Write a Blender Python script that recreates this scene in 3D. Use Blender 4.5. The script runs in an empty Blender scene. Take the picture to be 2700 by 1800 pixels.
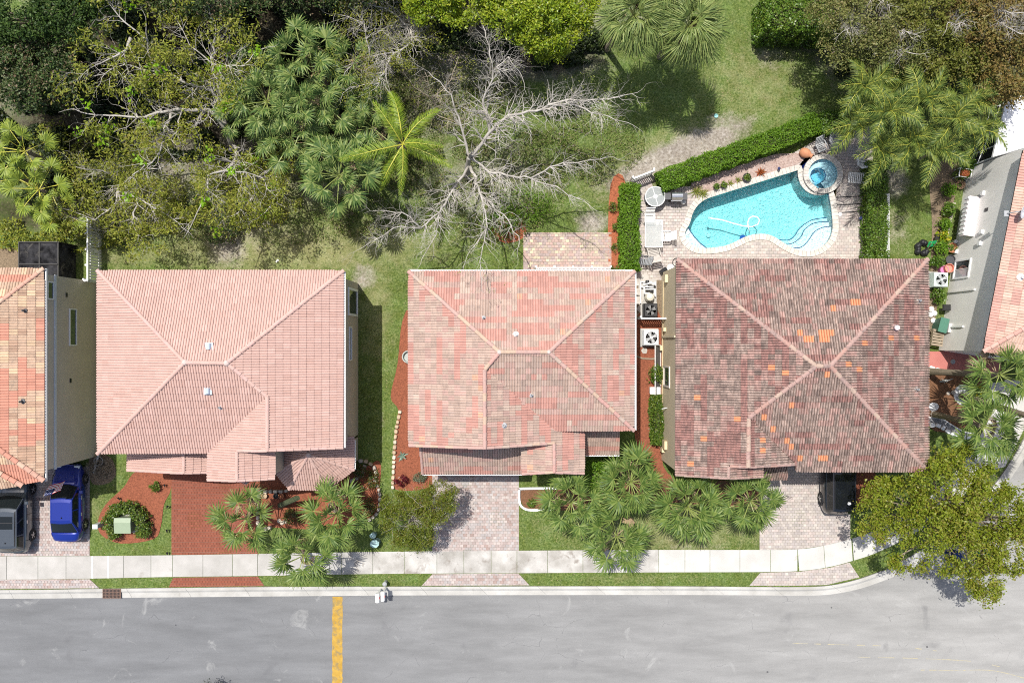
import bpy, bmesh, math, random
import numpy as np
from mathutils import Vector, Matrix, noise
from mathutils.geometry import tessellate_polygon

SC = bpy.context.scene
COL = SC.collection
H, F, G = 48.0, 2064.0, 0.10          # drone height, focal length in photo pixels, ground level

# ------------------------------------------------------------------ camera, sky, sun, exposure
cam = bpy.data.cameras.new('camera')
cam.sensor_width = 36.0
cam.lens = F / 2700.0 * 36.0
cam.clip_start, cam.clip_end = 0.5, 2000.0
camo = bpy.data.objects.new('camera', cam)
camo.location = (0, 0, H)
COL.objects.link(camo)
SC.camera = camo

LIGHT = Vector((1.14, -1.69, -5.5)).normalized()
world = bpy.data.worlds.new('World')
SC.world = world
world.use_nodes = True
wn = world.node_tree
sky = wn.nodes.new('ShaderNodeTexSky')
sky.sky_type = 'NISHITA'
sky.sun_disc = False
sky.dust_density = 3.0
sky.sun_elevation = math.asin(-LIGHT.z)
sky.sun_rotation = math.atan2(-LIGHT.x, -LIGHT.y)
bg = wn.nodes['Background']
bg.inputs[1].default_value = 0.115
wn.links.new(sky.outputs[0], bg.inputs[0])
sl = bpy.data.lights.new('sun', 'SUN')
sl.energy = 4.2
sl.angle = math.radians(0.55)
sl.color = (1.0, 0.965, 0.90)
so = bpy.data.objects.new('sun', sl)
so.rotation_euler = LIGHT.to_track_quat('-Z', 'Y').to_euler()
so.location = (-20, 30, 60)
COL.objects.link(so)
SC.view_settings.view_transform = 'Standard'
SC.view_settings.look = 'None'
SC.view_settings.gamma = 1.0
SC.view_settings.use_curve_mapping = False
SC.view_settings.exposure = 0.46
SC.render.engine = 'CYCLES'
SC.cycles.filter_width = 1.05
SC.cycles.use_denoising = False
SC.cycles.max_bounces = 6
SC.cycles.transparent_max_bounces = 12

# ------------------------------------------------------------------ helpers
R = random.Random(7)


def P(u, v, z=G):
    k = (H - z) / F
    return Vector(((u - 1350.0) * k, (900.0 - v) * k, z))


def tag(o, label=None, cat=None, group=None, kind=None):
    if label: o['label'] = label
    if cat: o['category'] = cat
    if group: o['group'] = group
    if kind: o['kind'] = kind
    return o


def link(o, parent=None):
    COL.objects.link(o)
    if parent is not None: o.parent = parent
    return o


def thing(name, label, cat, loc=(0, 0, 0), rz=0.0, group=None):
    o = bpy.data.objects.new(name, None)
    o.empty_display_size = 0.3
    o.location = loc
    o.rotation_euler = (0, 0, rz)
    link(o)
    return tag(o, label, cat, group)


def ob(name, me, parent=None, loc=None, rot=None, scale=None):
    o = bpy.data.objects.new(name, me)
    link(o, parent)
    if loc is not None: o.location = loc
    if rot is not None: o.rotation_euler = rot
    if scale is not None: o.scale = scale
    return o


def copy_tree(o, parent=None):
    c = o.copy()
    link(c, parent)
    for ch in o.children: copy_tree(ch, c)
    return c


def np_mesh(name, V, Fc, mats, mi=None, smooth=False, tone=None):
    """V (n,3), Fc (m,k) equal-size faces -> mesh"""
    V = np.asarray(V, dtype=np.float32); Fc = np.asarray(Fc, dtype=np.int32)
    me = bpy.data.meshes.new(name)
    me.vertices.add(len(V)); me.vertices.foreach_set('co', V.ravel())
    m, k = Fc.shape
    me.loops.add(m * k); me.loops.foreach_set('vertex_index', Fc.ravel())
    me.polygons.add(m)
    me.polygons.foreach_set('loop_start', np.arange(0, m * k, k, dtype=np.int32))
    me.polygons.foreach_set('loop_total', np.full(m, k, dtype=np.int32))
    if mi is not None: me.polygons.foreach_set('material_index', np.asarray(mi, dtype=np.int32))
    me.polygons.foreach_set('use_smooth', np.full(m, bool(smooth)))
    if tone is not None:
        a = me.attributes.new('tone', 'FLOAT', 'FACE'); a.data.foreach_set('value', np.asarray(tone, dtype=np.float32))
    for q in (mats if isinstance(mats, (list, tuple)) else [mats]): me.materials.append(q)
    me.update(calc_edges=True)
    return me


class MB:
    """collects shapes, links them as ONE mesh object"""
    def __init__(s): s.v, s.f, s.m, s.t = [], [], [], []

    def add(s, vs, fs, m=0, t=0.0):
        n = len(s.v); s.v += [tuple(p) for p in vs]
        for f in fs: s.f.append([n + i for i in f]); s.m.append(m); s.t.append(t)
        return s

    def box(s, x0, x1, y0, y1, z0, z1, m=0, M4=None, t=0.0):
        vs = [Vector((x, y, z)) for z in (z0, z1) for y in (y0, y1) for x in (x0, x1)]
        if M4 is not None: vs = [M4 @ p for p in vs]
        return s.add(vs, [(0, 2, 3, 1), (4, 5, 7, 6), (0, 1, 5, 4), (2, 6, 7, 3), (0, 4, 6, 2), (1, 3, 7, 5)], m, t)

    def bbox(s, x0, x1, y0, y1, z0, z1, b=0.02, m=0, M4=None):
        """box with a chamfered top"""
        vs = [Vector((x, y, z)) for z, i in ((z0, 0), (z1 - b, 0), (z1, b)) for x, y in ((x0 + i, y0 + i), (x1 - i, y0 + i), (x1 - i, y1 - i), (x0 + i, y1 - i))]
        if M4 is not None: vs = [M4 @ p for p in vs]
        fs = [(0, 3, 2, 1), (8, 9, 10, 11)]
        for k in (0, 4):
            for i in range(4): j = (i + 1) % 4; fs.append((k + i, k + j, k + 4 + j, k + 4 + i))
        return s.add(vs, fs, m)

    def prism(s, pts, z0, z1, m=0, b=0.0):
        n = len(pts); pts = [Vector((p[0], p[1])) for p in pts]
        ar = sum(pts[i].x * pts[(i + 1) % n].y - pts[(i + 1) % n].x * pts[i].y for i in range(n))
        if ar < 0: pts = pts[::-1]
        vs = [(p.x, p.y, z0) for p in pts] + [(p.x, p.y, z1) for p in pts]
        fs = [[i, (i + 1) % n, n + (i + 1) % n, n + i] for i in range(n)]
        for tri in tessellate_polygon([[Vector((p.x, p.y, 0)) for p in pts]]):
            a, b_, c = tri
            A, B, C = pts[a], pts[b_], pts[c]
            if (B.x - A.x) * (C.y - A.y) - (C.x - A.x) * (B.y - A.y) < 0: a, c = c, a
            fs.append([n + a, n + b_, n + c])
        return s.add(vs, fs, m)

    def tube(s, pts, r, sides=6, m=0, cap=True, t=0.0):
        pts = [Vector(p) for p in pts]; n = len(pts)
        rs = r if isinstance(r, (list, tuple)) else [r] * n
        base = len(s.v); ref = Vector((0.31, 0.17, 1)).normalized()
        for i, p in enumerate(pts):
            d = (pts[min(i + 1, n - 1)] - pts[max(i - 1, 0)])
            d = d.normalized() if d.length > 1e-6 else Vector((0, 0, 1))
            if abs(d.dot(ref)) > 0.95: ref = Vector((1, 0.2, 0.1)).normalized()
            a = d.cross(ref).normalized(); b = d.cross(a)
            for k in range(sides):
                an = 2 * math.pi * k / sides
                s.v.append(tuple(p + (a * math.cos(an) + b * math.sin(an)) * rs[i]))
        for i in range(n - 1):
            for k in range(sides):
                k2 = (k + 1) % sides; q = base + i * sides
                s.f.append([q + k, q + sides + k, q + sides + k2, q + k2]); s.m.append(m); s.t.append(t)
        if cap:
            s.f.append([base + k for k in range(sides)]); s.m.append(m); s.t.append(t)
            q = base + (n - 1) * sides
            s.f.append([q + sides - 1 - k for k in range(sides)]); s.m.append(m); s.t.append(t)
        return s

    def lathe(s, prof, seg=16, m=0, c=(0, 0, 0), M4=None):
        n = len(prof); base = len(s.v)
        for r, z in prof:
            for k in range(seg):
                a = 2 * math.pi * k / seg
                p = Vector((c[0] + r * math.cos(a), c[1] + r * math.sin(a), c[2] + z))
                s.v.append(tuple(M4 @ p if M4 is not None else p))
        for i in range(n - 1):
            for k in range(seg):
                k2 = (k + 1) % seg
                s.f.append([base + i * seg + k, base + i * seg + k2, base + (i + 1) * seg + k2, base + (i + 1) * seg + k]); s.m.append(m); s.t.append(0)
        for q, rev in ((base, True), (base + (n - 1) * seg, False)):
            s.f.append([q + (seg - 1 - k if rev else k) for k in range(seg)]); s.m.append(m); s.t.append(0)
        return s

    def mesh(s, name, mats, smooth=False, tone=False):
        me = bpy.data.meshes.new(name)
        me.from_pydata([tuple(p) for p in s.v], [], s.f)
        for q in (mats if isinstance(mats, (list, tuple)) else [mats]): me.materials.append(q)
        me.polygons.foreach_set('material_index', s.m)
        if smooth: me.polygons.foreach_set('use_smooth', [True] * len(s.f))
        if tone:
            a = me.attributes.new('tone', 'FLOAT', 'FACE'); a.data.foreach_set('value', s.t)
        me.update(); return me

    def build(s, name, mats, parent=None, smooth=False, tone=False, **k):
        return ob(name, s.mesh(name, mats, smooth, tone), parent, **k)


# ------------------------------------------------------------------ materials
def lin(*c):
    """sRGB 0-255 -> linear"""
    return tuple(((x / 255.0) / 12.92 if x <= 10.3 else ((x / 255.0 + 0.055) / 1.055) ** 2.4) for x in c)


def nodes(m):
    m.use_nodes = True
    nt = m.node_tree
    return nt, nt.nodes, nt.links, nt.nodes['Principled BSDF']


def ramp(N, pts):
    r = N.new('ShaderNodeValToRGB'); e = r.color_ramp.elements
    while len(e) < len(pts): e.new(0.5)
    for el, (p, c) in zip(e, pts): el.position = p; el.color = (*c, 1)
    return r


def noise_node(N, L, vec, scale, detail=4, rough=0.55, dist=0.0):
    t = N.new('ShaderNodeTexNoise'); t.inputs['Scale'].default_value = scale
    t.inputs['Detail'].default_value = detail; t.inputs['Roughness'].default_value = rough; t.inputs['Distortion'].default_value = dist
    if vec is not None: L.new(vec, t.inputs['Vector'])
    return t


def mathn(N, L, op, a, b=None, c=None, clamp=False):
    n = N.new('ShaderNodeMath'); n.operation = op; n.use_clamp = clamp
    for i, x in enumerate((a, b, c)):
        if x is None: continue
        if isinstance(x, (int, float)): n.inputs[i].default_value = x
        else: L.new(x, n.inputs[i])
    return n.outputs[0]


def mixc(N, L, fac, a, b, mode='MIX'):
    n = N.new('ShaderNodeMix'); n.data_type = 'RGBA'; n.blend_type = mode
    if isinstance(fac, (int, float)): n.inputs[0].default_value = fac
    else: L.new(fac, n.inputs[0])
    for i, x in ((6, a), (7, b)):
        if isinstance(x, tuple): n.inputs[i].default_value = (*x, 1)
        else: L.new(x, n.inputs[i])
    return n.outputs[2]


def M(name, c1, c2=None, c3=None, scale=2.0, rough=0.8, fine=0.12, fscale=None, bump=0.0, bscale=30.0, bdist=0.02, spec=0.3, metal=0.0,
      tone=0.0, orand=0.0, island=0.0, translucent=0.0, coat=0.0, aniso=None, detail=5, stain=None):
    """surface of one to three blended colours with fine mottling; tone/orand/island vary it per piece"""
    m = bpy.data.materials.new(name); nt, N, L, B = nodes(m)
    geo = N.new('ShaderNodeNewGeometry'); vec = geo.outputs['Position']
    if aniso:
        mp = N.new('ShaderNodeMapping'); mp.inputs['Scale'].default_value = aniso; L.new(vec, mp.inputs[0]); vec = mp.outputs[0]
    c2 = c2 or c1
    pts = [(0.34, c1), (0.66, c2)] if c3 is None else [(0.30, c1), (0.5, c2), (0.70, c3)]
    col = ramp(N, pts); L.new(noise_node(N, L, vec, scale, detail, 0.6).outputs[0], col.inputs[0]); out = col.outputs[0]
    if stain:
        sc, thr, cs = stain
        nz = noise_node(N, L, vec, sc, 6, 0.65, 0.6)
        mr = N.new('ShaderNodeMapRange'); mr.inputs[1].default_value = thr; mr.inputs[2].default_value = thr + 0.14
        L.new(nz.outputs[0], mr.inputs[0]); out = mixc(N, L, mr.outputs[0], out, cs)
    val = None
    if fine:
        n2 = noise_node(N, L, geo.outputs['Position'], fscale or scale * 14, 3, 0.7)
        val = mathn(N, L, 'MULTIPLY_ADD', n2.outputs[0], 2 * fine, 1 - fine)
    if tone:
        at = N.new('ShaderNodeAttribute'); at.attribute_name = 'tone'
        tv = mathn(N, L, 'MULTIPLY_ADD', at.outputs['Fac'], tone, 1.0)
        val = tv if val is None else mathn(N, L, 'MULTIPLY', val, tv)
    if orand:
        oi = N.new('ShaderNodeObjectInfo')
        tv = mathn(N, L, 'MULTIPLY_ADD', oi.outputs['Random'], 2 * orand, 1 - orand)
        val = tv if val is None else mathn(N, L, 'MULTIPLY', val, tv)
    if island:
        tv = mathn(N, L, 'MULTIPLY_ADD', geo.outputs['Random Per Island'], 2 * island, 1 - island)
        val = tv if val is None else mathn(N, L, 'MULTIPLY', val, tv)
    if val is not None:
        hv = N.new('ShaderNodeHueSaturation'); L.new(out, hv.inputs['Color']); L.new(val, hv.inputs['Value']); out = hv.outputs[0]
    L.new(out, B.inputs['Base Color'])
    B.inputs['Roughness'].default_value = rough
    B.inputs['Metallic'].default_value = metal
    B.inputs['Specular IOR Level'].default_value = spec
    if coat: B.inputs['Coat Weight'].default_value = coat; B.inputs['Coat Roughness'].default_value = 0.04
    if bump:
        bn = noise_node(N, L, geo.outputs['Position'], bscale, 4, 0.65)
        bp = N.new('ShaderNodeBump'); bp.inputs['Strength'].default_value = bump; bp.inputs['Distance'].default_value = bdist
        L.new(bn.outputs[0], bp.inputs['Height']); L.new(bp.outputs[0], B.inputs['Normal'])
    if translucent:
        tr = N.new('ShaderNodeBsdfTranslucent'); ms = N.new('ShaderNodeMixShader'); ms.inputs[0].default_value = translucent
        hs = N.new('ShaderNodeHueSaturation'); hs.inputs['Saturation'].default_value = 1.15; hs.inputs['Value'].default_value = 1.25
        L.new(out, hs.inputs['Color']); L.new(hs.outputs[0], tr.inputs[0])
        L.new(B.outputs[0], ms.inputs[1]); L.new(tr.outputs[0], ms.inputs[2])
        L.new(ms.outputs[0], nt.nodes['Material Output'].inputs[0])
    return m


def leafmat(name, cols, trans=0.28, rough=0.45, spec=0.4, big=0.0, bigscale=0.6):
    """leaf colours picked per leaf"""
    m = bpy.data.materials.new(name); nt, N, L, B = nodes(m)
    geo = N.new('ShaderNodeNewGeometry'); oi = N.new('ShaderNodeObjectInfo')
    f = geo.outputs['Random Per Island']
    f = mathn(N, L, 'FRACT', mathn(N, L, 'ADD', f, mathn(N, L, 'MULTIPLY', oi.outputs['Random'], 7.13)))
    if big:
        nz = noise_node(N, L, geo.outputs['Position'], bigscale, 3)
        f = mathn(N, L, 'ADD', mathn(N, L, 'MULTIPLY', f, 1 - big), mathn(N, L, 'MULTIPLY_ADD', nz.outputs[0], 2.2 * big, -0.6 * big), clamp=True)
    n = len(cols)
    r = ramp(N, [((i + 0.5) / n, c) for i, c in enumerate(cols)]); L.new(f, r.inputs[0])
    L.new(r.outputs[0], B.inputs['Base Color'])
    B.inputs['Roughness'].default_value = rough; B.inputs['Specular IOR Level'].default_value = spec
    tr = N.new('ShaderNodeBsdfTranslucent'); ms = N.new('ShaderNodeMixShader'); ms.inputs[0].default_value = trans
    hs = N.new('ShaderNodeHueSaturation'); hs.inputs['Value'].default_value = 1.3
    L.new(r.outputs[0], hs.inputs['Color']); L.new(hs.outputs[0], tr.inputs[0])
    L.new(B.outputs[0], ms.inputs[1]); L.new(tr.outputs[0], ms.inputs[2])
    L.new(ms.outputs[0], nt.nodes['Material Output'].inputs[0])
    return m


def plain(name, c, rough=0.5, metal=0.0, spec=0.4, fine=0.05, **k):
    return M(name, c, tuple(x * 0.93 for x in c), scale=6, rough=rough, metal=metal, spec=spec, fine=fine, fscale=40, **k)


WHITE = plain('white_paint', (0.78, 0.78, 0.77), 0.45)
BLACK = plain('black_plastic', (0.02, 0.02, 0.022), 0.45)
DARK = plain('dark_metal', (0.06, 0.06, 0.065), 0.4)
STEEL = plain('brushed_steel', (0.55, 0.56, 0.57), 0.28, metal=0.9)
GREY = plain('grey_metal', (0.34, 0.35, 0.36), 0.45)
WOOD = M('weathered_wood', (0.22, 0.17, 0.12), (0.33, 0.27, 0.2), scale=3, aniso=(1, 6, 1), fine=0.2)
GLASSDARK = plain('window_glass', (0.03, 0.04, 0.045), 0.05, spec=0.9, fine=0.0)
TERRA = M('terracotta', (0.42, 0.17, 0.09), (0.5, 0.24, 0.13), scale=5, rough=0.75)
BARK = M('bark', (0.16, 0.125, 0.09), (0.30, 0.25, 0.20), scale=5, rough=0.95, fine=0.25, bump=0.6, bscale=25)
PALEBARK = M('pale_bark', (0.26, 0.24, 0.21), (0.46, 0.43, 0.39), scale=2.5, rough=0.9, fine=0.2, bump=0.4, bscale=30)
TANBARK = M('tan_bark', (0.25, 0.205, 0.15), (0.42, 0.36, 0.28), scale=2.5, rough=0.9, fine=0.2, bump=0.4, bscale=30)
# ------------------------------------------------------------------ ground, road, pavements
def ground_mat():
    """lawn: grass colours, dry patches, bare soil where the attribute 'soil' says"""
    m = bpy.data.materials.new('lawn_grass'); nt, N, L, B = nodes(m)
    geo = N.new('ShaderNodeNewGeometry'); p = geo.outputs['Position']
    g = ramp(N, [(0.32, (0.036, 0.060, 0.013)), (0.5, (0.098, 0.142, 0.030)), (0.68, (0.20, 0.235, 0.07))])
    n1 = noise_node(N, L, p, 9.0, 6, 0.75); L.new(n1.outputs[0], g.inputs[0])
    d = ramp(N, [(0.32, (0.11, 0.115, 0.045)), (0.5, (0.225, 0.225, 0.095)), (0.7, (0.37, 0.34, 0.19))])
    n1b = noise_node(N, L, p, 11.0, 6, 0.75); L.new(n1b.outputs[0], d.inputs[0])
    s = ramp(N, [(0.3, (0.15, 0.125, 0.095)), (0.5, (0.29, 0.255, 0.21)), (0.7, (0.42, 0.385, 0.34))])
    n1c = noise_node(N, L, p, 7.0, 6, 0.7); L.new(n1c.outputs[0], s.inputs[0])
    ad = N.new('ShaderNodeAttribute'); ad.attribute_name = 'dry'
    a_s = N.new('ShaderNodeAttribute'); a_s.attribute_name = 'soil'
    nb = noise_node(N, L, p, 1.3, 6, 0.7)
    def mask(att, gain):
        t = mathn(N, L, 'ADD', att, mathn(N, L, 'MULTIPLY_ADD', nb.outputs[0], gain, -gain * 0.5))
        t = mathn(N, L, 'ADD', t, mathn(N, L, 'MULTIPLY_ADD', n1.outputs[0], 0.9, -0.45))
        mr = N.new('ShaderNodeMapRange'); mr.inputs[1].default_value = 0.28; mr.inputs[2].default_value = 0.78; L.new(t, mr.inputs[0])
        return mr.outputs[0]
    c = mixc(N, L, mask(ad.outputs['Fac'], 1.0), g.outputs[0], d.outputs[0])
    c = mixc(N, L, mask(a_s.outputs['Fac'], 0.9), c, s.outputs[0])
    nv = noise_node(N, L, p, 0.75, 5, 0.65); nw = noise_node(N, L, p, 3.1, 5, 0.7)
    hv = N.new('ShaderNodeHueSaturation'); L.new(c, hv.inputs['Color']); L.new(mathn(N, L, 'MULTIPLY', mathn(N, L, 'MULTIPLY_ADD', nv.outputs[0], 0.7, 0.65), mathn(N, L, 'MULTIPLY_ADD', nw.outputs[0], 0.8, 0.6)), hv.inputs['Value']); L.new(mathn(N, L, 'MULTIPLY_ADD', nv.outputs[0], 0.06, 0.47), hv.inputs['Hue']); L.new(mathn(N, L, 'MULTIPLY_ADD', nw.outputs[0], -0.5, 1.2), hv.inputs['Saturation']); c = hv.outputs[0]
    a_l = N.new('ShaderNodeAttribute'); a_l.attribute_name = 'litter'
    lt = ramp(N, [(0.3, (0.016, 0.014, 0.009)), (0.5, (0.034, 0.029, 0.018)), (0.74, (0.10, 0.08, 0.05))]); L.new(n1c.outputs[0], lt.inputs[0])  # leaf litter tint, darkened to carry the deep shade of the woods
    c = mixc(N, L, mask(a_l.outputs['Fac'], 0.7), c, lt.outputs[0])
    # fallen leaves
    vo = N.new('ShaderNodeTexVoronoi'); vo.inputs['Scale'].default_value = 5.5; L.new(p, vo.inputs['Vector'])
    lf = mathn(N, L, 'LESS_THAN', vo.outputs['Distance'], 0.13)
    lf = mathn(N, L, 'MULTIPLY', lf, mathn(N, L, 'GREATER_THAN', vo.outputs['Color'], 0.55))
    c = mixc(N, L, mathn(N, L, 'MULTIPLY', lf, 0.8), c, (0.34, 0.25, 0.16))
    L.new(c, B.inputs['Base Color']); B.inputs['Roughness'].default_value = 0.95; B.inputs['Specular IOR Level'].default_value = 0.1
    bp = N.new('ShaderNodeBump'); bp.inputs['Strength'].default_value = 0.9; bp.inputs['Distance'].default_value = 0.05
    n3 = noise_node(N, L, p, 22, 5, 0.75); L.new(n3.outputs[0], bp.inputs['Height']); L.new(bp.outputs[0], B.inputs['Normal'])
    return m


LAWN = ground_mat()


def smooth_loop(pts, n=6):
    """Catmull-Rom through closed pixel loop"""
    out = []; k = len(pts)
    for i in range(k):
        p0, p1, p2, p3 = (Vector(pts[(i + j) % k]) for j in (-1, 0, 1, 2))
        for t in range(n):
            t /= n
            out.append(tuple(0.5 * ((2 * p1) + (p2 - p0) * t + (2 * p0 - 5 * p1 + 4 * p2 - p3) * t * t + (3 * p1 - p0 - 3 * p2 + p3) * t ** 3)))
    return out


def smooth_line(pts, n=6):
    out = []; k = len(pts)
    for i in range(k - 1):
        p0, p1, p2, p3 = (Vector(pts[min(max(i + j, 0), k - 1)]) for j in (-1, 0, 1, 2))
        for t in range(n):
            t /= n
            out.append(tuple(0.5 * ((2 * p1) + (p2 - p0) * t + (2 * p0 - 5 * p1 + 4 * p2 - p3) * t * t + (3 * p1 - p0 - 3 * p2 + p3) * t ** 3)))
    out.append(tuple(pts[-1])); return out


def Z1(x, y): return (1600 + x / 3.136, 320 + y / 3.136)


SPA = Z1(1775, 440); SPA_R = 125 / 3.136 * 0.02326; SPA_RO = 163 / 3.136 * 0.02326
pool_left = [Z1(*p) for p in [(1578, 402), (1330, 478), (1080, 556), (900, 612), (810, 645), (745, 695), (705, 760), (690, 810), (676, 855), (648, 895), (640, 940), (658, 988), (700, 1025), (760, 1050), (830, 1052), (905, 1046),
    (985, 1030), (1060, 1000), (1130, 965), (1200, 942), (1275, 935), (1340, 943), (1395, 968), (1450, 1005), (1510, 1040), (1575, 1066), (1650, 1076), (1725, 1066), (1792, 1030), (1842, 975), (1866, 905), (1868, 850), (1862, 770), (1852, 690), (1835, 596)]]
POOL = smooth_line(pool_left, 3) + [Z1(1760, 612), Z1(1690, 600), Z1(1640, 570), Z1(1600, 520), Z1(1582, 460)]
POOLW = [P(u, v).to_2d() for u, v in POOL]


def inpoly(x, y, poly):
    c = False; n = len(poly); j = n - 1
    for i in range(n):
        xi, yi = poly[i][0], poly[i][1]; xj, yj = poly[j][0], poly[j][1]
        if (yi > y) != (yj > y) and x < (xj - xi) * (y - yi) / (yj - yi) + xi: c = not c
        j = i
    return c


def inpoly_np(X, Y, poly):
    c = np.zeros(X.shape, bool); n = len(poly); j = n - 1
    for i in range(n):
        xi, yi = poly[i][0], poly[i][1]; xj, yj = poly[j][0], poly[j][1]
        if yi != yj: c ^= ((yi > Y) != (yj > Y)) & (X < (xj - xi) * (Y - yi) / (yj - yi) + xi)
        j = i
    return c


curb_in = [(-900, 1556), (0, 1553), (250, 1550), (700, 1545), (1110, 1544), (1700, 1543), (2000, 1545), (2100, 1545), (2180, 1542), (2250, 1528), (2310, 1508), (2350, 1492), (2430, 1446), (2510, 1388), (2590, 1312), (2655, 1226), (2710, 1130), (2760, 1000), (2790, 800)]
curb_out = [(-900, 1580), (0, 1577), (250, 1575), (700, 1571), (1110, 1568), (1700, 1567), (2000, 1568), (2105, 1569), (2187, 1566), (2262, 1552), (2325, 1531), (2368, 1513), (2448, 1466), (2530, 1406), (2612, 1328), (2679, 1239), (2736, 1139), (2787, 1004), (2817, 800)]
sw_top = [(-900, 1470), (0, 1466), (250, 1465), (450, 1463), (700, 1459), (1000, 1454), (1360, 1451), (1700, 1449), (2010, 1449), (2110, 1447), (2175, 1437), (2240, 1421), (2290, 1405), (2370, 1367), (2445, 1315), (2515, 1250), (2575, 1165), (2620, 1080), (2650, 1000)]
sw_bot = [(-900, 1531), (0, 1527), (250, 1524), (450, 1520), (700, 1517), (1000, 1512), (1370, 1510), (1700, 1508), (2010, 1507), (2110, 1504), (2185, 1494), (2250, 1477), (2312, 1456), (2404, 1410), (2487, 1352), (2562, 1282), (2626, 1190), (2674, 1098), (2706, 1004)]
CIN, COUT, STOP, SBOT = (smooth_line(q, 5) for q in (curb_in, curb_out, sw_top, sw_bot))

# one sheet to the horizon, cut open only under the pool
bm = bmesh.new()
sp = [P(*SPA).to_2d() + Vector((math.cos(a), math.sin(a))) * SPA_RO for a in np.linspace(0, 2 * math.pi, 24, endpoint=False)]
hull = [P(*Z1(*q)).to_2d() for q in [(1560, 400), (1640, 300), (1775, 262), (1900, 330), (1950, 440), (1900, 560), (1875, 900), (1860, 960), (1800, 1040), (1720, 1075), (1640, 1082), (1560, 1070), (1480, 1035), (1400, 985), (1340, 955), (1270, 945), (1150, 965), (1000, 1032), (850, 1058), (750, 1052), (690, 1030), (645, 980), (632, 920), (680, 800), (730, 690), (800, 640)]]
for loop in ([Vector((x, y)) for x, y in ((-500, -500), (500, -500), (500, 500), (-500, 500))], hull):
    vs = [bm.verts.new((p.x, p.y, 0)) for p in loop]
    for i in range(len(vs)): bm.edges.new((vs[i], vs[(i + 1) % len(vs)]))
bmesh.ops.triangle_fill(bm, use_beauty=True, edges=bm.edges[:])
me = bpy.data.meshes.new('ground'); bm.to_mesh(me); bm.free()
SOIL = M('soil', (0.13, 0.11, 0.06), (0.22, 0.20, 0.10), scale=1.2, rough=0.95, fine=0.25)
me.materials.append(SOIL); tag(ob('ground', me), kind='structure')

# lawn: fine grid with per-vertex wear and painted woodland shade
ROADSIDE = [P(u, v).to_2d() for u, v in CIN] + [Vector((60, 60)), Vector((-60, 60))]
cell = 0.30
xs = np.arange(-46, 46, cell); ys = np.arange(-16.5, 40, cell)
GX, GY = np.meshgrid(xs, ys)
rs_ = np.random.RandomState(3)
JX = GX + rs_.uniform(-0.06, 0.06, GX.shape); JY = GY + rs_.uniform(-0.06, 0.06, GY.shape)
U = 1350 + JX / (H - G) * F; V_ = 900 - JY / (H - G) * F
def blob(spec):
    t = np.zeros(U.shape)
    for u, v, ru, rv, a, ang in spec:
        c, s = math.cos(math.radians(ang)), math.sin(math.radians(ang))
        du, dv = U - u, V_ - v
        e = ((du * c + dv * s) / ru) ** 2 + ((-du * s + dv * c) / rv) ** 2
        t = np.maximum(t, a * np.exp(-0.9 * e ** 1.3))
    return t
soil = blob([(1790, 410, 210, 46, 1.1, -24), (1650, 470, 60, 22, 0.8, -20), (1900, 330, 70, 40, 0.6, -10), (2030, 150, 60, 50, 0.45, 0), (1180, 150, 90, 110, 0.75, 20), (1130, 270, 120, 120, 0.6, 0),
    (600, 650, 60, 60, 0.75, 0), (640, 560, 170, 120, 0.5, 0), (300, 560, 300, 90, 0.55, 0), (1270, 470, 260, 130, 0.5, 0), (1560, 590, 50, 40, 0.75, 0), (900, 500, 100, 80, 0.5, 0),
    (500, 250, 700, 330, 0.75, 0), (1100, 40, 700, 90, 0.8, 0), (1400, 160, 220, 60, 0.75, 0), (960, 730, 40, 40, 0.7, 0), (2440, 100, 330, 190, 0.75, 0), (2360, 480, 40, 50, 0.75, 0), (1850, 1440, 160, 12, 0.35, 0), (1100, 1000, 30, 120, 0.45, 0),
    (2360, 610, 60, 90, 0.38, 10), (1010, 1150, 10, 160, 0.3, 0), (640, 1360, 30, 30, 0.4, 0)])
dry = blob([(760, 650, 460, 90, 0.72, 0), (990, 800, 60, 220, 0.55, 0), (1990, 220, 170, 150, 0.50, 0), (1750, 420, 280, 90, 0.62, -24), (1790, 1400, 260, 70, 0.62, 0), (1560, 1390, 200, 60, 0.48, 0), (380, 670, 260, 50, 0.5, 0),
    (900, 1530, 220, 18, 0.35, 0), (1700, 1526, 260, 14, 0.42, 0), (260, 1360, 50, 70, 0.45, 0), (700, 520, 320, 160, 0.55, 0), (2360, 600, 60, 120, 0.35, 0), (640, 1430, 80, 30, 0.35, 0)])
litter = blob([(520, 190, 520, 230, 1.0, 0), (200, 330, 230, 130, .8, 0), (1000, 30, 500, 80, 1.0, 0), (1420, 150, 180, 60, .8, 0), (1330, 230, 90, 60, .6, 0), (2480, 110, 330, 150, .95, 0), (2080, 110, 120, 22, .8, 0), (820, 330, 220, 150, .9, 0), (60, 560, 120, 60, .7, 0)])  # mask for litter and for shade painted under the trees and tall hedge
ny, nx = GX.shape
zz = np.full(GX.shape, G) + 0.012 * np.sin(JX * 1.7) * np.sin(JY * 1.3)
idx = np.arange(ny * nx).reshape(ny, nx)
Fq = np.stack([idx[:-1, :-1], idx[:-1, 1:], idx[1:, 1:], idx[1:, :-1]], -1).reshape(-1, 4)
cx = (GX[:-1, :-1] + cell / 2).ravel(); cy = (GY[:-1, :-1] + cell / 2).ravel()
keep = np.ones(len(cx), bool); anyin = np.zeros(len(cx), bool)
for dx in (-.5, .5):
    for dy in (-.5, .5):
        anyin |= inpoly_np(cx + dx * cell, cy + dy * cell, ROADSIDE)
        keep &= ~inpoly_np(cx + dx * cell * 1.3, cy + dy * cell * 1.3, hull)
keep &= anyin
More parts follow.
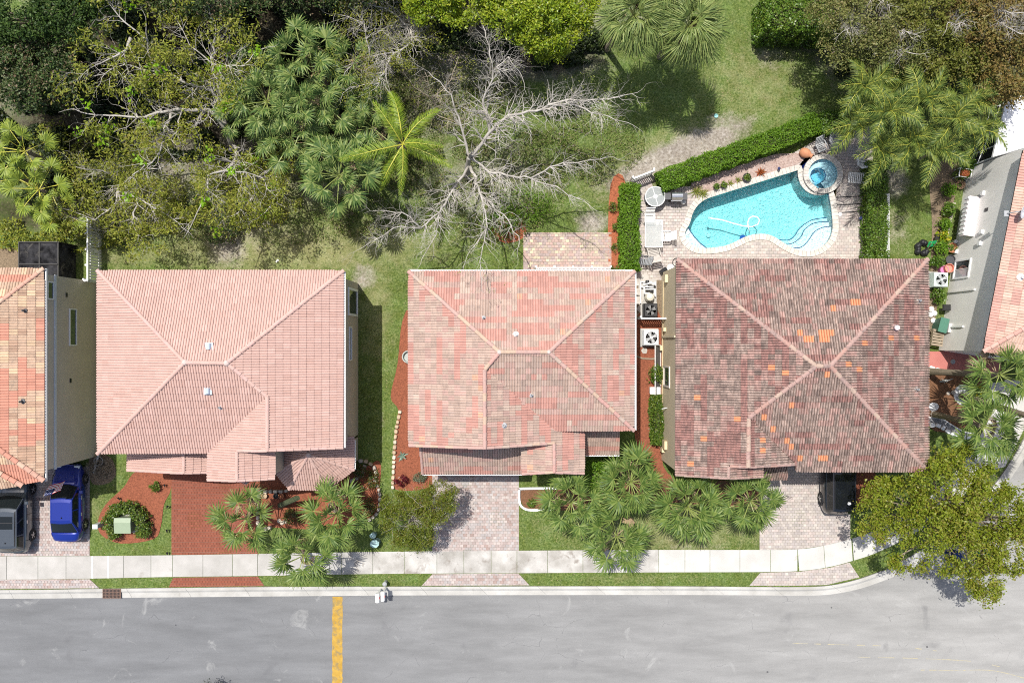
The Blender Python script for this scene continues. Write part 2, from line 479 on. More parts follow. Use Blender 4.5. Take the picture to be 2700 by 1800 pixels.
CB = np.array([(P(u, v).x, P(u, v).y) for a, c in zip(CIN[:-1], CIN[1:]) for t_ in np.linspace(0, 1, 12, endpoint=False) for u, v in [(a[0] + (c[0] - a[0]) * t_, a[1] + (c[1] - a[1]) * t_ + .8)]])
out_ = ~inpoly_np(JX, JY, ROADSIDE)
used = np.zeros(ny * nx, bool); used[Fq[keep].ravel()] = True; used = used.reshape(ny, nx)
for j_, i_ in zip(*np.nonzero(out_ & used)):
    q_ = CB[np.argmin((CB[:, 0] - JX[j_, i_]) ** 2 + (CB[:, 1] - JY[j_, i_]) ** 2)]; JX[j_, i_], JY[j_, i_] = q_
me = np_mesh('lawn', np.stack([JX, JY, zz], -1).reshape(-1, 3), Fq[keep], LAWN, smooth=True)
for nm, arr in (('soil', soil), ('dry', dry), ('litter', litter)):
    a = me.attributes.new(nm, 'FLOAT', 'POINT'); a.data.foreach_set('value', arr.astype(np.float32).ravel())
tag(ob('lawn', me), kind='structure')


def slab(name, px, z0, z1, m, parent=None, kind=None):
    b = MB().prism([P(u, v, z1) for u, v in px], z0, z1)
    o = b.build(name, m, parent)
    return tag(o, kind=kind) if kind else o


# road
def road_mat():
    m = bpy.data.materials.new('aged_asphalt'); nt, N, L, B = nodes(m)
    geo = N.new('ShaderNodeNewGeometry'); p = geo.outputs['Position']
    mp = N.new('ShaderNodeMapping'); mp.inputs['Scale'].default_value = (0.25, 1.3, 1); L.new(p, mp.inputs[0])
    sx = N.new('ShaderNodeSeparateXYZ'); L.new(p, sx.inputs[0])
    w = mathn(N, L, 'MULTIPLY_ADD', sx.outputs[0], 1 / 45.0, 0.36, clamp=True)     # newer dark surface to the west, bleached to the east
    r = mixc(N, L, w, (0.148, 0.151, 0.156), (0.268, 0.264, 0.254))
    n1 = noise_node(N, L, mp.outputs[0], 0.9, 5, 0.6)
    v1 = mathn(N, L, 'MULTIPLY_ADD', n1.outputs[0], 0.85, 0.575)
    n2 = noise_node(N, L, p, 26, 5, 0.85); v2 = mathn(N, L, 'MULTIPLY_ADD', n2.outputs[0], 0.80, 0.60)
    hv = N.new('ShaderNodeHueSaturation'); L.new(r, hv.inputs['Color']); L.new(mathn(N, L, 'MULTIPLY', v1, v2), hv.inputs['Value']); c = hv.outputs[0]
    n3 = noise_node(N, L, p, 0.55, 7, 0.68, 1.2)
    mr = N.new('ShaderNodeMapRange'); mr.inputs[1].default_value = 0.60; mr.inputs[2].default_value = 0.70; L.new(n3.outputs[0], mr.inputs[0])
    c = mixc(N, L, mathn(N, L, 'MULTIPLY', mr.outputs[0], 0.42), c, (0.36, 0.36, 0.35))
    n4 = noise_node(N, L, p, 0.45, 4, 0.5, 0.4)
    mr = N.new('ShaderNodeMapRange'); mr.inputs[1].default_value = 0.64; mr.inputs[2].default_value = 0.73; L.new(n4.outputs[0], mr.inputs[0])
    c = mixc(N, L, mathn(N, L, 'MULTIPLY', mr.outputs[0], 0.4), c, (0.10, 0.10, 0.105))
    vo = N.new('ShaderNodeTexVoronoi'); vo.inputs['Scale'].default_value = 0.75; L.new(p, vo.inputs['Vector'])
    sp_ = mathn(N, L, 'MULTIPLY', mathn(N, L, 'LESS_THAN', vo.outputs['Distance'], 0.055), mathn(N, L, 'GREATER_THAN', vo.outputs['Color'], 0.6))
    c = mixc(N, L, mathn(N, L, 'MULTIPLY', sp_, 0.7), c, (0.05, 0.05, 0.055))
    vo = N.new('ShaderNodeTexVoronoi'); vo.inputs['Scale'].default_value = 0.31; vo.feature = 'DISTANCE_TO_EDGE'
    nd = noise_node(N, L, p, 0.8, 4); L.new(mixc(N, L, 0.75, p, nd.outputs['Color'], 'ADD'), vo.inputs['Vector'])
    ck = mathn(N, L, 'MULTIPLY', mathn(N, L, 'LESS_THAN', vo.outputs['Distance'], 0.0035), mathn(N, L, 'GREATER_THAN', n1.outputs[0], 0.55))
    c = mixc(N, L, mathn(N, L, 'MULTIPLY', ck, 0.35), c, (0.06, 0.06, 0.065))
    L.new(c, B.inputs['Base Color']); B.inputs['Roughness'].default_value = 0.9; B.inputs['Specular IOR Level'].default_value = 0.25
    bp = N.new('ShaderNodeBump'); bp.inputs['Strength'].default_value = 0.5; bp.inputs['Distance'].default_value = 0.01
    L.new(n2.outputs[0], bp.inputs['Height']); L.new(bp.outputs[0], B.inputs['Normal'])
    return m


ROAD = road_mat()
road_px = [(u, v - 3) for u, v in COUT] + [(3600, 800), (3600, 2600), (-900, 2600)]
b = MB().prism([P(u, v, 0.02) for u, v in road_px], 0.005, 0.02)
tag(b.build('road', ROAD), kind='structure')
# short pale scuffs and stains lying in the asphalt come from the material; the painted line is its own thin sheet
YEL = M('road_yellow', (0.33, 0.195, 0.028), (0.43, 0.27, 0.05), scale=3, rough=0.75, fine=0.2, stain=(2.4, 0.50, (0.22, 0.165, 0.075)))
rj = random.Random(5)
L_ = [(876 + rj.uniform(-1, 1), 1572 + i * 9) for i in range(34)]; R_ = [(903 + rj.uniform(-1, 1), 1572 + i * 9) for i in range(34)]
b = MB()
for i in range(33):
    b.add([P(*L_[i], 0.024), P(*R_[i], 0.024), P(*R_[i + 1], 0.024), P(*L_[i + 1], 0.024)], [(0, 3, 2, 1)])
tag(b.build('road_line', YEL), 'worn yellow line painted straight across the grey road', 'road marking')
FADE = M('faded_yellow', (0.37, 0.325, 0.20), (0.29, 0.28, 0.25), scale=5, rough=0.9, fine=0.3, fscale=30)
def faded(pts, label):
    b = MB(); q = smooth_line(pts, 8)
    for i in range(len(q) - 1):
        if rj.random() < 0.42: continue
        (u0, v0), (u1, v1) = q[i], q[i + 1]; w = rj.uniform(0.5, 1.3)
        b.add([P(u0, v0 - w, 0.024), P(u1, v1 - w, 0.024), P(u1, v1 + w, 0.024), P(u0, v0 + w, 0.024)], [(0, 3, 2, 1)])
    tag(b.build('road_line', FADE), label, 'road marking', 'faded yellow lane lines on the road')
faded([(2080, 1694), (2200, 1698), (2360, 1703), (2480, 1716)], 'faded yellow lane line nearest the kerb')
faded([(2250, 1731), (2400, 1734), (2560, 1742), (2650, 1760)], 'faded yellow lane line between the two others')
faded([(2420, 1765), (2520, 1766), (2620, 1767), (2720, 1792)], 'faded yellow lane line nearest the bottom of the photo')

# kerb with gutter, in cast lengths
KERB = M('kerb_concrete', (0.34, 0.33, 0.305), (0.45, 0.44, 0.415), scale=0.7, rough=0.85, fine=0.12, fscale=25, bump=0.2, bscale=60, orand=0.05, stain=(1.1, 0.62, (0.27, 0.25, 0.22)))
kerb = thing('kerb', None, None); kerb['kind'] = 'structure'
def along(poly, u):
    for i in range(len(poly) - 1):
        if poly[i][0] <= u <= poly[i + 1][0]:
            t = (u - poly[i][0]) / max(1e-6, poly[i + 1][0] - poly[i][0]); return poly[i][1] + t * (poly[i + 1][1] - poly[i][1])
    return poly[-1][1]
def arc(poly, step):
    """resample pixel polyline by arc length"""
    out = [Vector(poly[0])]; acc = 0.0
    for i in range(len(poly) - 1):
        a, b_ = Vector(poly[i]), Vector(poly[i + 1]); d = (b_ - a).length; t = step - acc
        while t <= d: out.append(a + (b_ - a) * (t / d)); t += step
        acc = (acc + d) % step if d < step - acc or True else 0
        acc = d - (t - step)
    return out
def strip_pairs(A, B, n):
    """two polylines resampled to n matching points"""
    def rs(poly):
        q = [Vector(p) for p in poly]; d = [0.0]
        for i in range(len(q) - 1): d.append(d[-1] + (q[i + 1] - q[i]).length)
        out = []
        for k in range(n + 1):
            t = d[-1] * k / n; i = max(j for j in range(len(d)) if d[j] <= t + 1e-9); i = min(i, len(q) - 2)
            out.append(q[i] + (q[i + 1] - q[i]) * ((t - d[i]) / max(1e-9, d[i + 1] - d[i])))
        return out
    return rs(A), rs(B)
ins, outs = strip_pairs(CIN, COUT, 240)
step = 9
for k in range(0, 240, step):
    b = MB(); j = min(k + step, 240)
    for i in range(k, j):
        e0 = 0.006 if i == k else 0; e1 = 0.006 if i == j - 1 else 0
        secs = []
        for q, t in ((i, e0), (i + 1, -e1)):
            a, c = ins[q], outs[q]; n2 = min(q + 1, 240) if t >= 0 else q - 1
            a = P(a.x, a.y, 0); c = P(c.x, c.y, 0)
            if t: dr = (P(*ins[n2], 0) - P(*ins[q], 0)).normalized() * abs(t); a = a + dr; c = c + dr
            s_ = [a + (c - a) * f + Vector((0, 0, z)) for f, z in ((0, 0), (0, 0.135), (0.28, 0.13), (0.5, 0.055), (1.0, 0.035), (1.0, 0.0))]
            secs.append(s_)
        b.add(secs[0] + secs[1], [(f, f + 6, f + 7, f + 1) for f in range(5)])
        if e0: b.add(secs[0], [(0, 1, 2, 3, 4, 5)])
        if e1: b.add(secs[1], [(5, 4, 3, 2, 1, 0)])
    b.build('kerb_length', KERB, kerb)

# sidewalk slabs
CONC = M('sidewalk_concrete', (0.33, 0.318, 0.295), (0.415, 0.40, 0.378), scale=0.8, rough=0.85, fine=0.10, fscale=30, bump=0.2, bscale=50, orand=0.05, stain=(0.9, 0.62, (0.27, 0.25, 0.22)))
CONCW = M('bleached_concrete', (0.42, 0.41, 0.385), (0.49, 0.48, 0.455), scale=0.8, rough=0.85, fine=0.10, fscale=30, bump=0.2, bscale=50, orand=0.04, stain=(1.1, 0.63, (0.33, 0.31, 0.275)))
CONCD = M('stained_concrete', (0.29, 0.275, 0.25), (0.475, 0.46, 0.435), scale=0.9, rough=0.9, fine=0.12, fscale=30, bump=0.2, bscale=50, orand=0.04, stain=(1.4, 0.55, (0.235, 0.21, 0.185)), detail=7)
walk = thing('sidewalk', None, None); walk['kind'] = 'structure'
joints = [-900, -70, 17, 100, 174, 243, 285, 326, 398, 455, 535, 613, 679, 755, 828, 900, 983, 1066, 1152, 1223, 1295, 1363, 1444, 1537, 1638, 1737, 1806, 1872, 1951, 2032, 2103, 2172, 2245]
for a, c in zip(joints[:-1], joints[1:]):
    g = 0.55
    n = 4
    us = [a + g + (c - a - 2 * g) * i / n for i in range(n + 1)]
    mt = CONCD if 840 < a < 1640 else (CONCW if a > 1640 else CONC)
    sk = 4 if a > 2090 else 0     # joints lean with the bend
    b = MB().prism([P(u, along(STOP, u), 0.125) for u in us] + [P(u + sk, along(SBOT, u + sk), 0.125) for u in us[::-1]], 0.02, 0.125)
    b.build('slab', mt, walk)
tp, bt = strip_pairs([(2247, along(STOP, 2247))] + [p for p in STOP if p[0] > 2250], [(2251, along(SBOT, 2251))] + [p for p in SBOT if p[0] > 2254], 24)
for i in range(0, 24, 3):
    ff = lambda q, t: [q[i] + (q[i + 1] - q[i]) * 0.03] + [q[k] for k in range(i + 1, i + 3)] + [q[i + 3] - (q[i + 3] - q[i + 2]) * 0.03]
    b = MB().prism([P(*p, 0.125) for p in ff(tp, 0)] + [P(*p, 0.125) for p in ff(bt, 0)[::-1]], 0.02, 0.125)
    b.build('slab', CONCW, walk)
# two raw white patched strips across the walk
for u in (243, 285):
    b = MB().prism([P(u - 1.2, along(STOP, u), .13), P(u + 1.2, along(STOP, u), .13), P(u + 1.2, along(SBOT, u), .13), P(u - 1.2, along(SBOT, u), .13)], 0.03, 0.129)
    b.build('joint_strip', WHITE, walk)

# ------------------------------------------------------------------ pavers
def clip_poly(poly, clip):
    """convex clip, CCW clip loop"""
    out = poly
    for i in range(len(clip)):
        a, c = clip[i], clip[(i + 1) % len(clip)]; inp = out; out = []
        if not inp: break
        ex, ey = c[0] - a[0], c[1] - a[1]
        sd = [ex * (p[1] - a[1]) - ey * (p[0] - a[0]) for p in inp]
        for k in range(len(inp)):
            p, q = inp[k], inp[(k + 1) % len(inp)]; s0, s1 = sd[k], sd[(k + 1) % len(inp)]
            if s0 >= 0: out.append(p)
            if (s0 > 0 and s1 < 0) or (s0 < 0 and s1 > 0):
                t = s0 / (s0 - s1); out.append(tuple(p[j] + (q[j] - p[j]) * t for j in range(len(p))))
    return out


def ccw(pts):
    a = sum(pts[i][0] * pts[(i + 1) % len(pts)][1] - pts[(i + 1) % len(pts)][0] * pts[i][1] for i in range(len(pts)))
    return pts if a > 0 else pts[::-1]


def paving(name, px, mats, weights, w=0.23, d=0.18, hole=None, n_single=300, bond=0.5, ang=0.0, seed=1, border=None, focus=None):
    """bed slab plus every paver as geometry; the n_single nearest the focus are objects of their own"""
    rr = random.Random(seed)
    root = thing(name, None, None); root['kind'] = 'structure'
    poly = ccw([tuple(P(u, v, 0.13).to_2d()) for u, v in px])
    bed = MB()
    tris = []
    loops = [[Vector((*p, 0)) for p in poly]]
    if hole: loops.append([Vector((*p, 0)) for p in hole])
    flat = [p for lp in loops for p in lp]
    for t in tessellate_polygon(loops):
        tr = ccw([tuple(flat[i].to_2d()) for i in t]); tris.append(tr)
        bed.add([(p[0], p[1], 0.108) for p in tr], [(0, 1, 2)])
    o = bed.build('sand_bed', JOINT, root)
    x0, x1 = min(p[0] for p in poly), max(p[0] for p in poly); y0, y1 = min(p[1] for p in poly), max(p[1] for p in poly)
    ca, sa = math.cos(ang), math.sin(ang); cxm, cym = (x0 + x1) / 2, (y0 + y1) / 2; span = max(x1 - x0, y1 - y0) * 0.75 if ang else None
    gx = (x1 - x0) / 2 + w if not ang else span; gy = (y1 - y0) / 2 + d if not ang else span
    whole, cut = [], []
    ph = np.array(hole) if hole else None
    ny_, nx_ = int(gy / d) + 1, int(gx / w) + 1
    for j in range(-ny_, ny_ + 1):
        for i in range(-nx_, nx_ + 1):
            lx, ly = (i + (bond if j % 2 else 0)) * w, j * d
            g = 0.006
            cs = [(lx - w / 2 + g, ly - d / 2 + g), (lx + w / 2 - g, ly - d / 2 + g), (lx + w / 2 - g, ly + d / 2 - g), (lx - w / 2 + g, ly + d / 2 - g)]
            cs = [(cxm + x * ca - y * sa, cym + x * sa + y * ca) for x, y in cs]
            ins_ = [inpoly(x, y, poly) for x, y in cs]
            if not any(ins_): continue
            if hole:
                hin = [inpoly(x, y, hole) for x, y in cs]
                if all(hin): continue
            else: hin = [False]
            mi = rr.choices(range(len(mats)), weights)[0]; tn = rr.uniform(-1, 1); zt = 0.13 + rr.uniform(-0.002, 0.002)
            if all(ins_) and not any(hin): whole.append((cs, mi, tn, zt))
            else: cut.append((cs, mi, tn, zt))
    fx, fy = (P(*focus).to_2d() if focus else Vector((cxm, cym)))
    whole.sort(key=lambda q: (sum(c[0] for c in q[0]) / 4 - fx) ** 2 + (sum(c[1] for c in q[0]) / 4 - fy) ** 2)
    single, rest = whole[:n_single], whole[n_single:]
    cache = {}
    for cs, mi, tn, zt in single:
        k = (mi, round(tn * 2))
        if k not in cache:
            b = MB().bbox(-w / 2 + .006, w / 2 - .006, -d / 2 + .006, d / 2 - .006, -0.03, 0, 0.005)
            b.t = [k[1] / 2] * len(b.f)
            cache[k] = b.mesh('paver', mats[mi], tone=True)
        ob('paver', cache[k], root, loc=(sum(c[0] for c in cs) / 4, sum(c[1] for c in cs) / 4, zt), rot=(0, 0, ang + rr.uniform(-.006, .006)))
    b = MB()
    for cs, mi, tn, zt in rest:
        b.add([(x, y, 0.1) for x, y in cs] + [(x, y, zt) for x, y in cs], [(4, 5, 6, 7), (0, 1, 5, 4), (1, 2, 6, 5), (2, 3, 7, 6), (3, 0, 4, 7)], mi, tn)
    for cs, mi, tn, zt in cut:
        for tr in tris:
            q = clip_poly(list(cs), tr)
            if len(q) >= 3: b.add([(p[0], p[1], zt) for p in q], [tuple(range(len(q)))], mi, tn)
    if b.f: tag(b.build('pavers', mats, root, tone=True), kind='stuff')
    return root


JOINT = M('joint_sand', (0.20, 0.17, 0.14), (0.28, 0.25, 0.21), scale=5, rough=0.95)
def pv(name, c, v=0.85): return M(name, tuple(x * v for x in c), c, scale=2.2, rough=0.85, fine=0.16, fscale=45, tone=0.10, bump=0.25, bscale=70, stain=(0.5, 0.66, tuple(x * 0.72 for x in c)))
PINKP = [pv('paver_rose', (0.385, 0.315, 0.295)), pv('paver_grey', (0.37, 0.335, 0.325)), pv('paver_pale', (0.42, 0.365, 0.34)), pv('paver_clay', (0.335, 0.25, 0.225))]
SANDP = [pv('paver_sand', (0.42, 0.375, 0.34)), pv('paver_stone', (0.385, 0.345, 0.325)), pv('paver_blush', (0.44, 0.375, 0.345)), pv('paver_cream', (0.46, 0.42, 0.38))]
REDP = [pv('paver_red', (0.215, 0.068, 0.040), 0.94), pv('paver_brick', (0.205, 0.063, 0.037), 0.94)]
MIXP = [pv('paver_tan', (0.42, 0.345, 0.28)), pv('paver_salmon', (0.42, 0.30, 0.26)), pv('paver_mauve', (0.38, 0.30, 0.28)), pv('paver_straw', (0.56, 0.48, 0.34))]

paving('driveway', [(-260, 1230), (236, 1230), (236, 1464), (-260, 1467)], PINKP, (5, 3, 3, 1), 0.18, 0.155, n_single=0, seed=2, focus=(190, 1450))
paving('driveway', [(-260, 1529), (236, 1526), (262, 1550), (-260, 1554)], PINKP, (5, 3, 2, 1), 0.18, 0.155, n_single=0, seed=3)
paving('driveway', [(452, 1215), (452, 1462), (681, 1459), (681, 1215)], REDP, (1, 1), 0.19, 0.155, n_single=0, seed=4, focus=(520, 1400))
paving('driveway', [(456, 1522), (680, 1519), (697, 1544), (445, 1547)], REDP, (1, 1), 0.19, 0.155, n_single=0, seed=5)
paving('driveway', [(1140, 1225), (1140, 1453), (1368, 1451), (1368, 1225)], PINKP, (5, 4, 3, 1), 0.215, 0.165, n_single=0, seed=6, focus=(1254, 1370))
paving('driveway', [(1140, 1513), (1367, 1511), (1396, 1542), (1112, 1543)], PINKP, (5, 3, 2, 1), 0.215, 0.165, n_single=0, seed=7)
paving('driveway', [(2060, 1205), (2003, 1330), (2003, 1449), (2110, 1447), (2175, 1437), (2242, 1421), (2242, 1205)], SANDP, (4, 4, 2, 1), 0.215, 0.165, n_single=300, seed=8, focus=(2110, 1360))
paving('driveway', [(2005, 1509), (2110, 1506), (2185, 1496), (2240, 1482), (2266, 1521), (2180, 1541), (2100, 1543), (1976, 1543)], SANDP, (4, 4, 2, 1), 0.215, 0.165, n_single=0, seed=9)
paving('patio', [(1380, 613), (1612, 613), (1612, 745), (1380, 745)], MIXP, (4, 4, 3, 1), 0.22, 0.17, n_single=300, seed=10, focus=(1490, 660))
# ------------------------------------------------------------------ houses
class Plane:
    def __init__(s, a, b, c):
        s.o = P(*a); p, q = P(*b), P(*c)
        n = (p - s.o).cross(q - s.o).normalized()
        s.n = n if n.z > 0 else -n
        g = Vector((0, 0, -1)); s.d = (g - s.n * g.dot(s.n)).normalized()      # down the slope
        s.a = s.n.cross(s.d).normalized(); s.a = -s.a if s.a.cross(s.d).dot(s.n) < 0 else s.a
    def hit(s, u, v):
        e = Vector((0, 0, H)); r = P(u, v, 0) - e
        return e + r * ((s.o - e).dot(s.n) / r.dot(s.n))
    def loc(s, p): r = p - s.o; return r.dot(s.a), r.dot(s.d)


def tile_local(w, L, amp, rolls, th=0.026, seg=6):
    """S-profile tile: head at y=0, nose at y=L (down the slope), nose lifted; vertices, quads"""
    n = rolls * seg; vs = []; fs = []
    prof = []
    ts, zs = (0, .15, .26, .45, .70, .90), (0, 0, .72, 1, 1, .72)
    for i in range(n + 1):
        r, k = divmod(i, 6); prof.append((-w / 2 + w / rolls * (r + ts[k]), amp * zs[k]))
    for x, z in prof: vs.append((x, -0.02, z * 0.92 + 0.004))
    for x, z in prof: vs.append((x, L, z + th))
    for x, z in prof: vs.append((x, L + 0.002, max(z - 0.05, -0.004)))
    m = n + 1
    for k in (0, 1):
        for i in range(n): fs.append((k * m + i, k * m + i + 1, (k + 1) * m + i + 1, (k + 1) * m + i))
    return vs, fs


def tilemat(name, c, dirt=(0.10, 0.085, 0.08), dthr=0.62, damt=0.35, tone=0.11, v=0.87, dscale=(6, 6, 6), fine=0.16):
    g_ = 0.3 * c[0] + 0.6 * c[1] + 0.1 * c[2]; c = tuple(x + (g_ - x) * 0.13 for x in c)
    m = bpy.data.materials.new(name); nt, N, L, B = nodes(m)
    geo = N.new('ShaderNodeNewGeometry'); p = geo.outputs['Position']
    n1 = noise_node(N, L, p, 1.1, 5, 0.6)
    col = mixc(N, L, n1.outputs[0], tuple(x * v for x in c), tuple(min(1, x * (2 - v)) for x in c))
    n2 = noise_node(N, L, p, 18, 4, 0.75)
    at = N.new('ShaderNodeAttribute'); at.attribute_name = 'tone'
    val = mathn(N, L, 'MULTIPLY', mathn(N, L, 'MULTIPLY_ADD', n2.outputs[0], 2 * fine, 1 - fine), mathn(N, L, 'MULTIPLY_ADD', at.outputs['Fac'], tone, 1.0))
    hv = N.new('ShaderNodeHueSaturation'); L.new(col, hv.inputs['Color']); L.new(val, hv.inputs['Value'])
    mp = N.new('ShaderNodeMapping'); mp.inputs['Scale'].default_value = dscale; L.new(p, mp.inputs[0])
    n3 = noise_node(N, L, mp.outputs[0], 1.0, 6, 0.7)
    mr = N.new('ShaderNodeMapRange'); mr.inputs[1].default_value = dthr - 0.1; mr.inputs[2].default_value = dthr + 0.1; L.new(n3.outputs[0], mr.inputs[0])
    out = mixc(N, L, mathn(N, L, 'MULTIPLY', mr.outputs[0], damt), hv.outputs[0], dirt)
    L.new(out, B.inputs['Base Color']); B.inputs['Roughness'].default_value = 0.75; B.inputs['Specular IOR Level'].default_value = 0.25
    bp = N.new('ShaderNodeBump'); bp.inputs['Strength'].default_value = 0.25; bp.inputs['Distance'].default_value = 0.01
    L.new(noise_node(N, L, p, 55, 3, 0.7).outputs[0], bp.inputs['Height']); L.new(bp.outputs[0], B.inputs['Normal'])
    return m


DECK = plain('roof_deck', (0.10, 0.075, 0.065), 0.9)
MORTAR = M('ridge_mortar', (0.47, 0.36, 0.33), (0.54, 0.43, 0.39), scale=6, rough=0.9)


def build_roof(house, faces, caps, mats, capmats, pick, w, L, amp, rolls, seed=1, n_single=300, special=(), capr=0.115, capL=0.42, knots=(), seg=6):
    rr = random.Random(seed)
    # deck: the shaped sheet the tiles lie on
    deck = MB(); planes = []; polys = []
    for fi, (pl, px) in enumerate(faces):
        pl = Plane(*pl); planes.append(pl)
        pts = [pl.hit(u, v) for u, v in px]; polys.append(pts)
        tr = tessellate_polygon([[Vector((*pl.loc(p), 0)) for p in pts]])
        for t in tr:
            q = [pts[i] - pl.n * 0.035 for i in t]
            if (q[1] - q[0]).cross(q[2] - q[0]).dot(pl.n) < 0: q = q[::-1]
            dn = [p - Vector((0, 0, 0.10)) for p in q]
            deck.add(q + dn, [(0, 1, 2), (5, 4, 3)])
        k = len(pts)
        for i in range(k):
            a, c = pts[i] - pl.n * 0.035, pts[(i + 1) % k] - pl.n * 0.035
            deck.add([a, c, c - Vector((0, 0, .10)), a - Vector((0, 0, .10))], [(0, 1, 2, 3)])
    roof = deck.build('roof', DECK, house)
    tv, tf = tile_local(w, L, amp, rolls, seg=seg); ntv = len(tv)
    tva = np.array(tv)
    bigV, bigF, bigM, bigT = [], [], [], []; nb = 0
    cutb = MB()
    cand = []
    for fi, pl in enumerate(planes):
        loc = [pl.loc(p) for p in polys[fi]]
        tris = [ccw([loc[i] for i in t]) for t in tessellate_polygon([[Vector((*p, 0)) for p in loc]])]
        a0, a1 = min(p[0] for p in loc), max(p[0] for p in loc); d0, d1 = min(p[1] for p in loc), max(p[1] for p in loc)
        ni = int((a1 - a0) / w) + 2; nj = int((d1 - d0) / L) + 2
        for j in range(nj):
            dd = d1 + 0.03 - (j + 1) * L            # course head; first course overhangs the eave a little
            off = 0.0
            for i in range(ni):
                aa = a0 + (i + 0.5) * w + off
                cs = [(aa - w / 2, dd), (aa + w / 2, dd), (aa + w / 2, dd + L), (aa - w / 2, dd + L)]
                test = [(x, min(y, d1 - 1e-3)) for x, y in cs]
                ins_ = [inpoly(x, y, loc) for x, y in test]
                mid = inpoly(aa, min(dd + L / 2, d1 - 1e-3), loc)
                if not any(ins_) and not mid: continue
                org = pl.o + pl.a * aa + pl.d * dd
                mi = pick(fi, i, j, org, rr); tn = rr.uniform(-1, 1)
                jl = rr.uniform(-0.004, 0.004)
                if all(ins_): cand.append((org, fi, mi, tn, jl))
                else:
                    for f in tf:
                        poly = [(aa + tv[q][0], dd + tv[q][1], tv[q][2] + jl) for q in f]
                        for t in tris:
                            c = clip_poly([(x, min(y, d1 - 1e-4) if y > d1 else y, z) for x, y, z in poly], t)
                            if len(c) >= 3:
                                cutb.add([pl.o + pl.a * x + pl.d * y + pl.n * z for x, y, z in c], [tuple(range(len(c)))], mi, tn)
    # replaced tiles at the spots where the photograph shows them
    for u, v, mi in special:
        best = None
        for k, c in enumerate(cand):
            ctr = c[0] + planes[c[1]].d * L / 2
            uu = 1350 + ctr.x * F / (H - ctr.z); vv = 900 - ctr.y * F / (H - ctr.z)
            dd = (uu - u) ** 2 + (vv - v) ** 2
            if best is None or dd < best[0]: best = (dd, k)
        if best: c = cand[best[1]]; cand[best[1]] = (c[0] + Vector((0, 0, 500)), c[1], mi, c[3], c[4])
    cand.sort(key=lambda c: -c[0].z)
    cache = {}
    mw = []
    for n, (org, fi, mi, tn, jl) in enumerate(cand):
        pl = planes[fi]
        if org.z > 400: org = org - Vector((0, 0, 500))
        if n < n_single:
            k = (mi, round(tn * 2))
            if k not in cache:
                cache[k] = np_mesh('tile', tva, tf, mats[mi], tone=[k[1] / 2] * len(tf))
            Mx = Matrix((pl.a, pl.d, pl.n)).transposed().to_4x4()
            Mx.translation = org + pl.n * jl
            o = ob('tile', cache[k], roof); o.matrix_local = Mx
        else:
            Bs = np.array([list(pl.a), list(pl.d), list(pl.n)])
            bigV.append((tva + [0, 0, jl]) @ Bs + np.array(org)); bigF.append(np.array(tf) + nb); nb += ntv
            bigM += [mi] * len(tf); bigT += [tn] * len(tf)
    if bigV:
        o = ob('tiles', np_mesh('tiles', np.concatenate(bigV), np.concatenate(bigF), mats, bigM, tone=bigT), roof); tag(o, kind='stuff')
    if cutb.f: tag(cutb.build('cut_tiles', mats, roof, tone=True), kind='stuff')
    # ridge and hip tiles
    for (ua, va, ub, vb, fi, *opt) in caps:
        pl = planes[fi]; a, c = pl.hit(ua, va), pl.hit(ub, vb)
        if a.z > c.z: a, c = c, a                   # lay from the low end up
        ln = (c - a).length; n = max(1, round(ln / capL)); x = (c - a) / n; xl = x.length; xd = x.normalized()
        side = xd.cross(Vector((0, 0, 1))).normalized(); up = side.cross(xd)
        rad = opt[0] if opt else capr
        cm = {}
        for i in range(n):
            mi = rr.choices(range(len(capmats)), [4, 2, 2, 1][:len(capmats)])[0]
            if len(opt) > 1 and opt[1] == i: mi = len(capmats) - 1
            if mi not in cm:
                b = MB()
                for s0, r0, zo in ((-0.01, rad, 0.045), (xl * 1.06, rad * 0.86, 0.02)):
                    for q in range(9):
                        an = math.pi * (q / 8)
                        b.v.append((s0, math.cos(an) * r0, math.sin(an) * r0 * 0.75 + zo - 0.03))
                for q in range(8): b.f.append((q, q + 1, q + 10, q + 9)); b.m.append(0); b.t.append(0)
                b.f.append(tuple(range(8, -1, -1))); b.m.append(0); b.t.append(0)
                cm[mi] = b.mesh('ridge_tile', capmats[mi], smooth=False)
            Mx = Matrix((xd, side, up)).transposed().to_4x4(); Mx.translation = a + x * i + up * 0.035 + side * rr.uniform(-.008, .008)
            o = ob('ridge_tile', cm[mi], roof); o.matrix_local = Mx
    for u, v, fi, r in knots:
        p = planes[fi].hit(u, v); b = MB()
        b.lathe([(r, -0.05), (r * 0.95, 0.06), (r * 0.6, 0.13), (0.02, 0.15)], 9, c=p)
        b.build('ridge_mortar', MORTAR, roof)
    return roof, planes


def vent_pipe(roof, pl, u, v, r=0.05, h=0.28, m=None):
    p = pl.hit(u, v)
    MB().lathe([(r * 2.6, -0.04), (r * 2.4, 0.06), (r * 1.15, 0.09), (r, 0.11), (r, h), (r * 0.7, h), (r * 0.7, h - 0.12)], 10, c=p).build('vent_pipe', m or GREY, roof)


def vent_hood(roof, pl, u, v, m):
    p = pl.hit(u, v); b = MB()
    b.box(-.22, .2, -.2, .2, -.03, .06)
    pts = [(math.cos(a) * .14 - .02, math.sin(a) * .16 + .06) for a in np.linspace(0, math.pi, 7)]
    b.add([(x, -.15, z) for x, z in pts] + [(x, .15, z) for x, z in pts], [(i, i + 1, i + 8, i + 7) for i in range(6)] + [tuple(range(7)), tuple(range(13, 6, -1))])
    b.build('vent_hood', m, roof, loc=p + Vector((0, 0, .03)))


def wall_block(house, px, z, m, name='wall', z0=0.0):
    return MB().prism([P(u, v, z) for u, v in px], z0, z - 0.06).build(name, m, house)


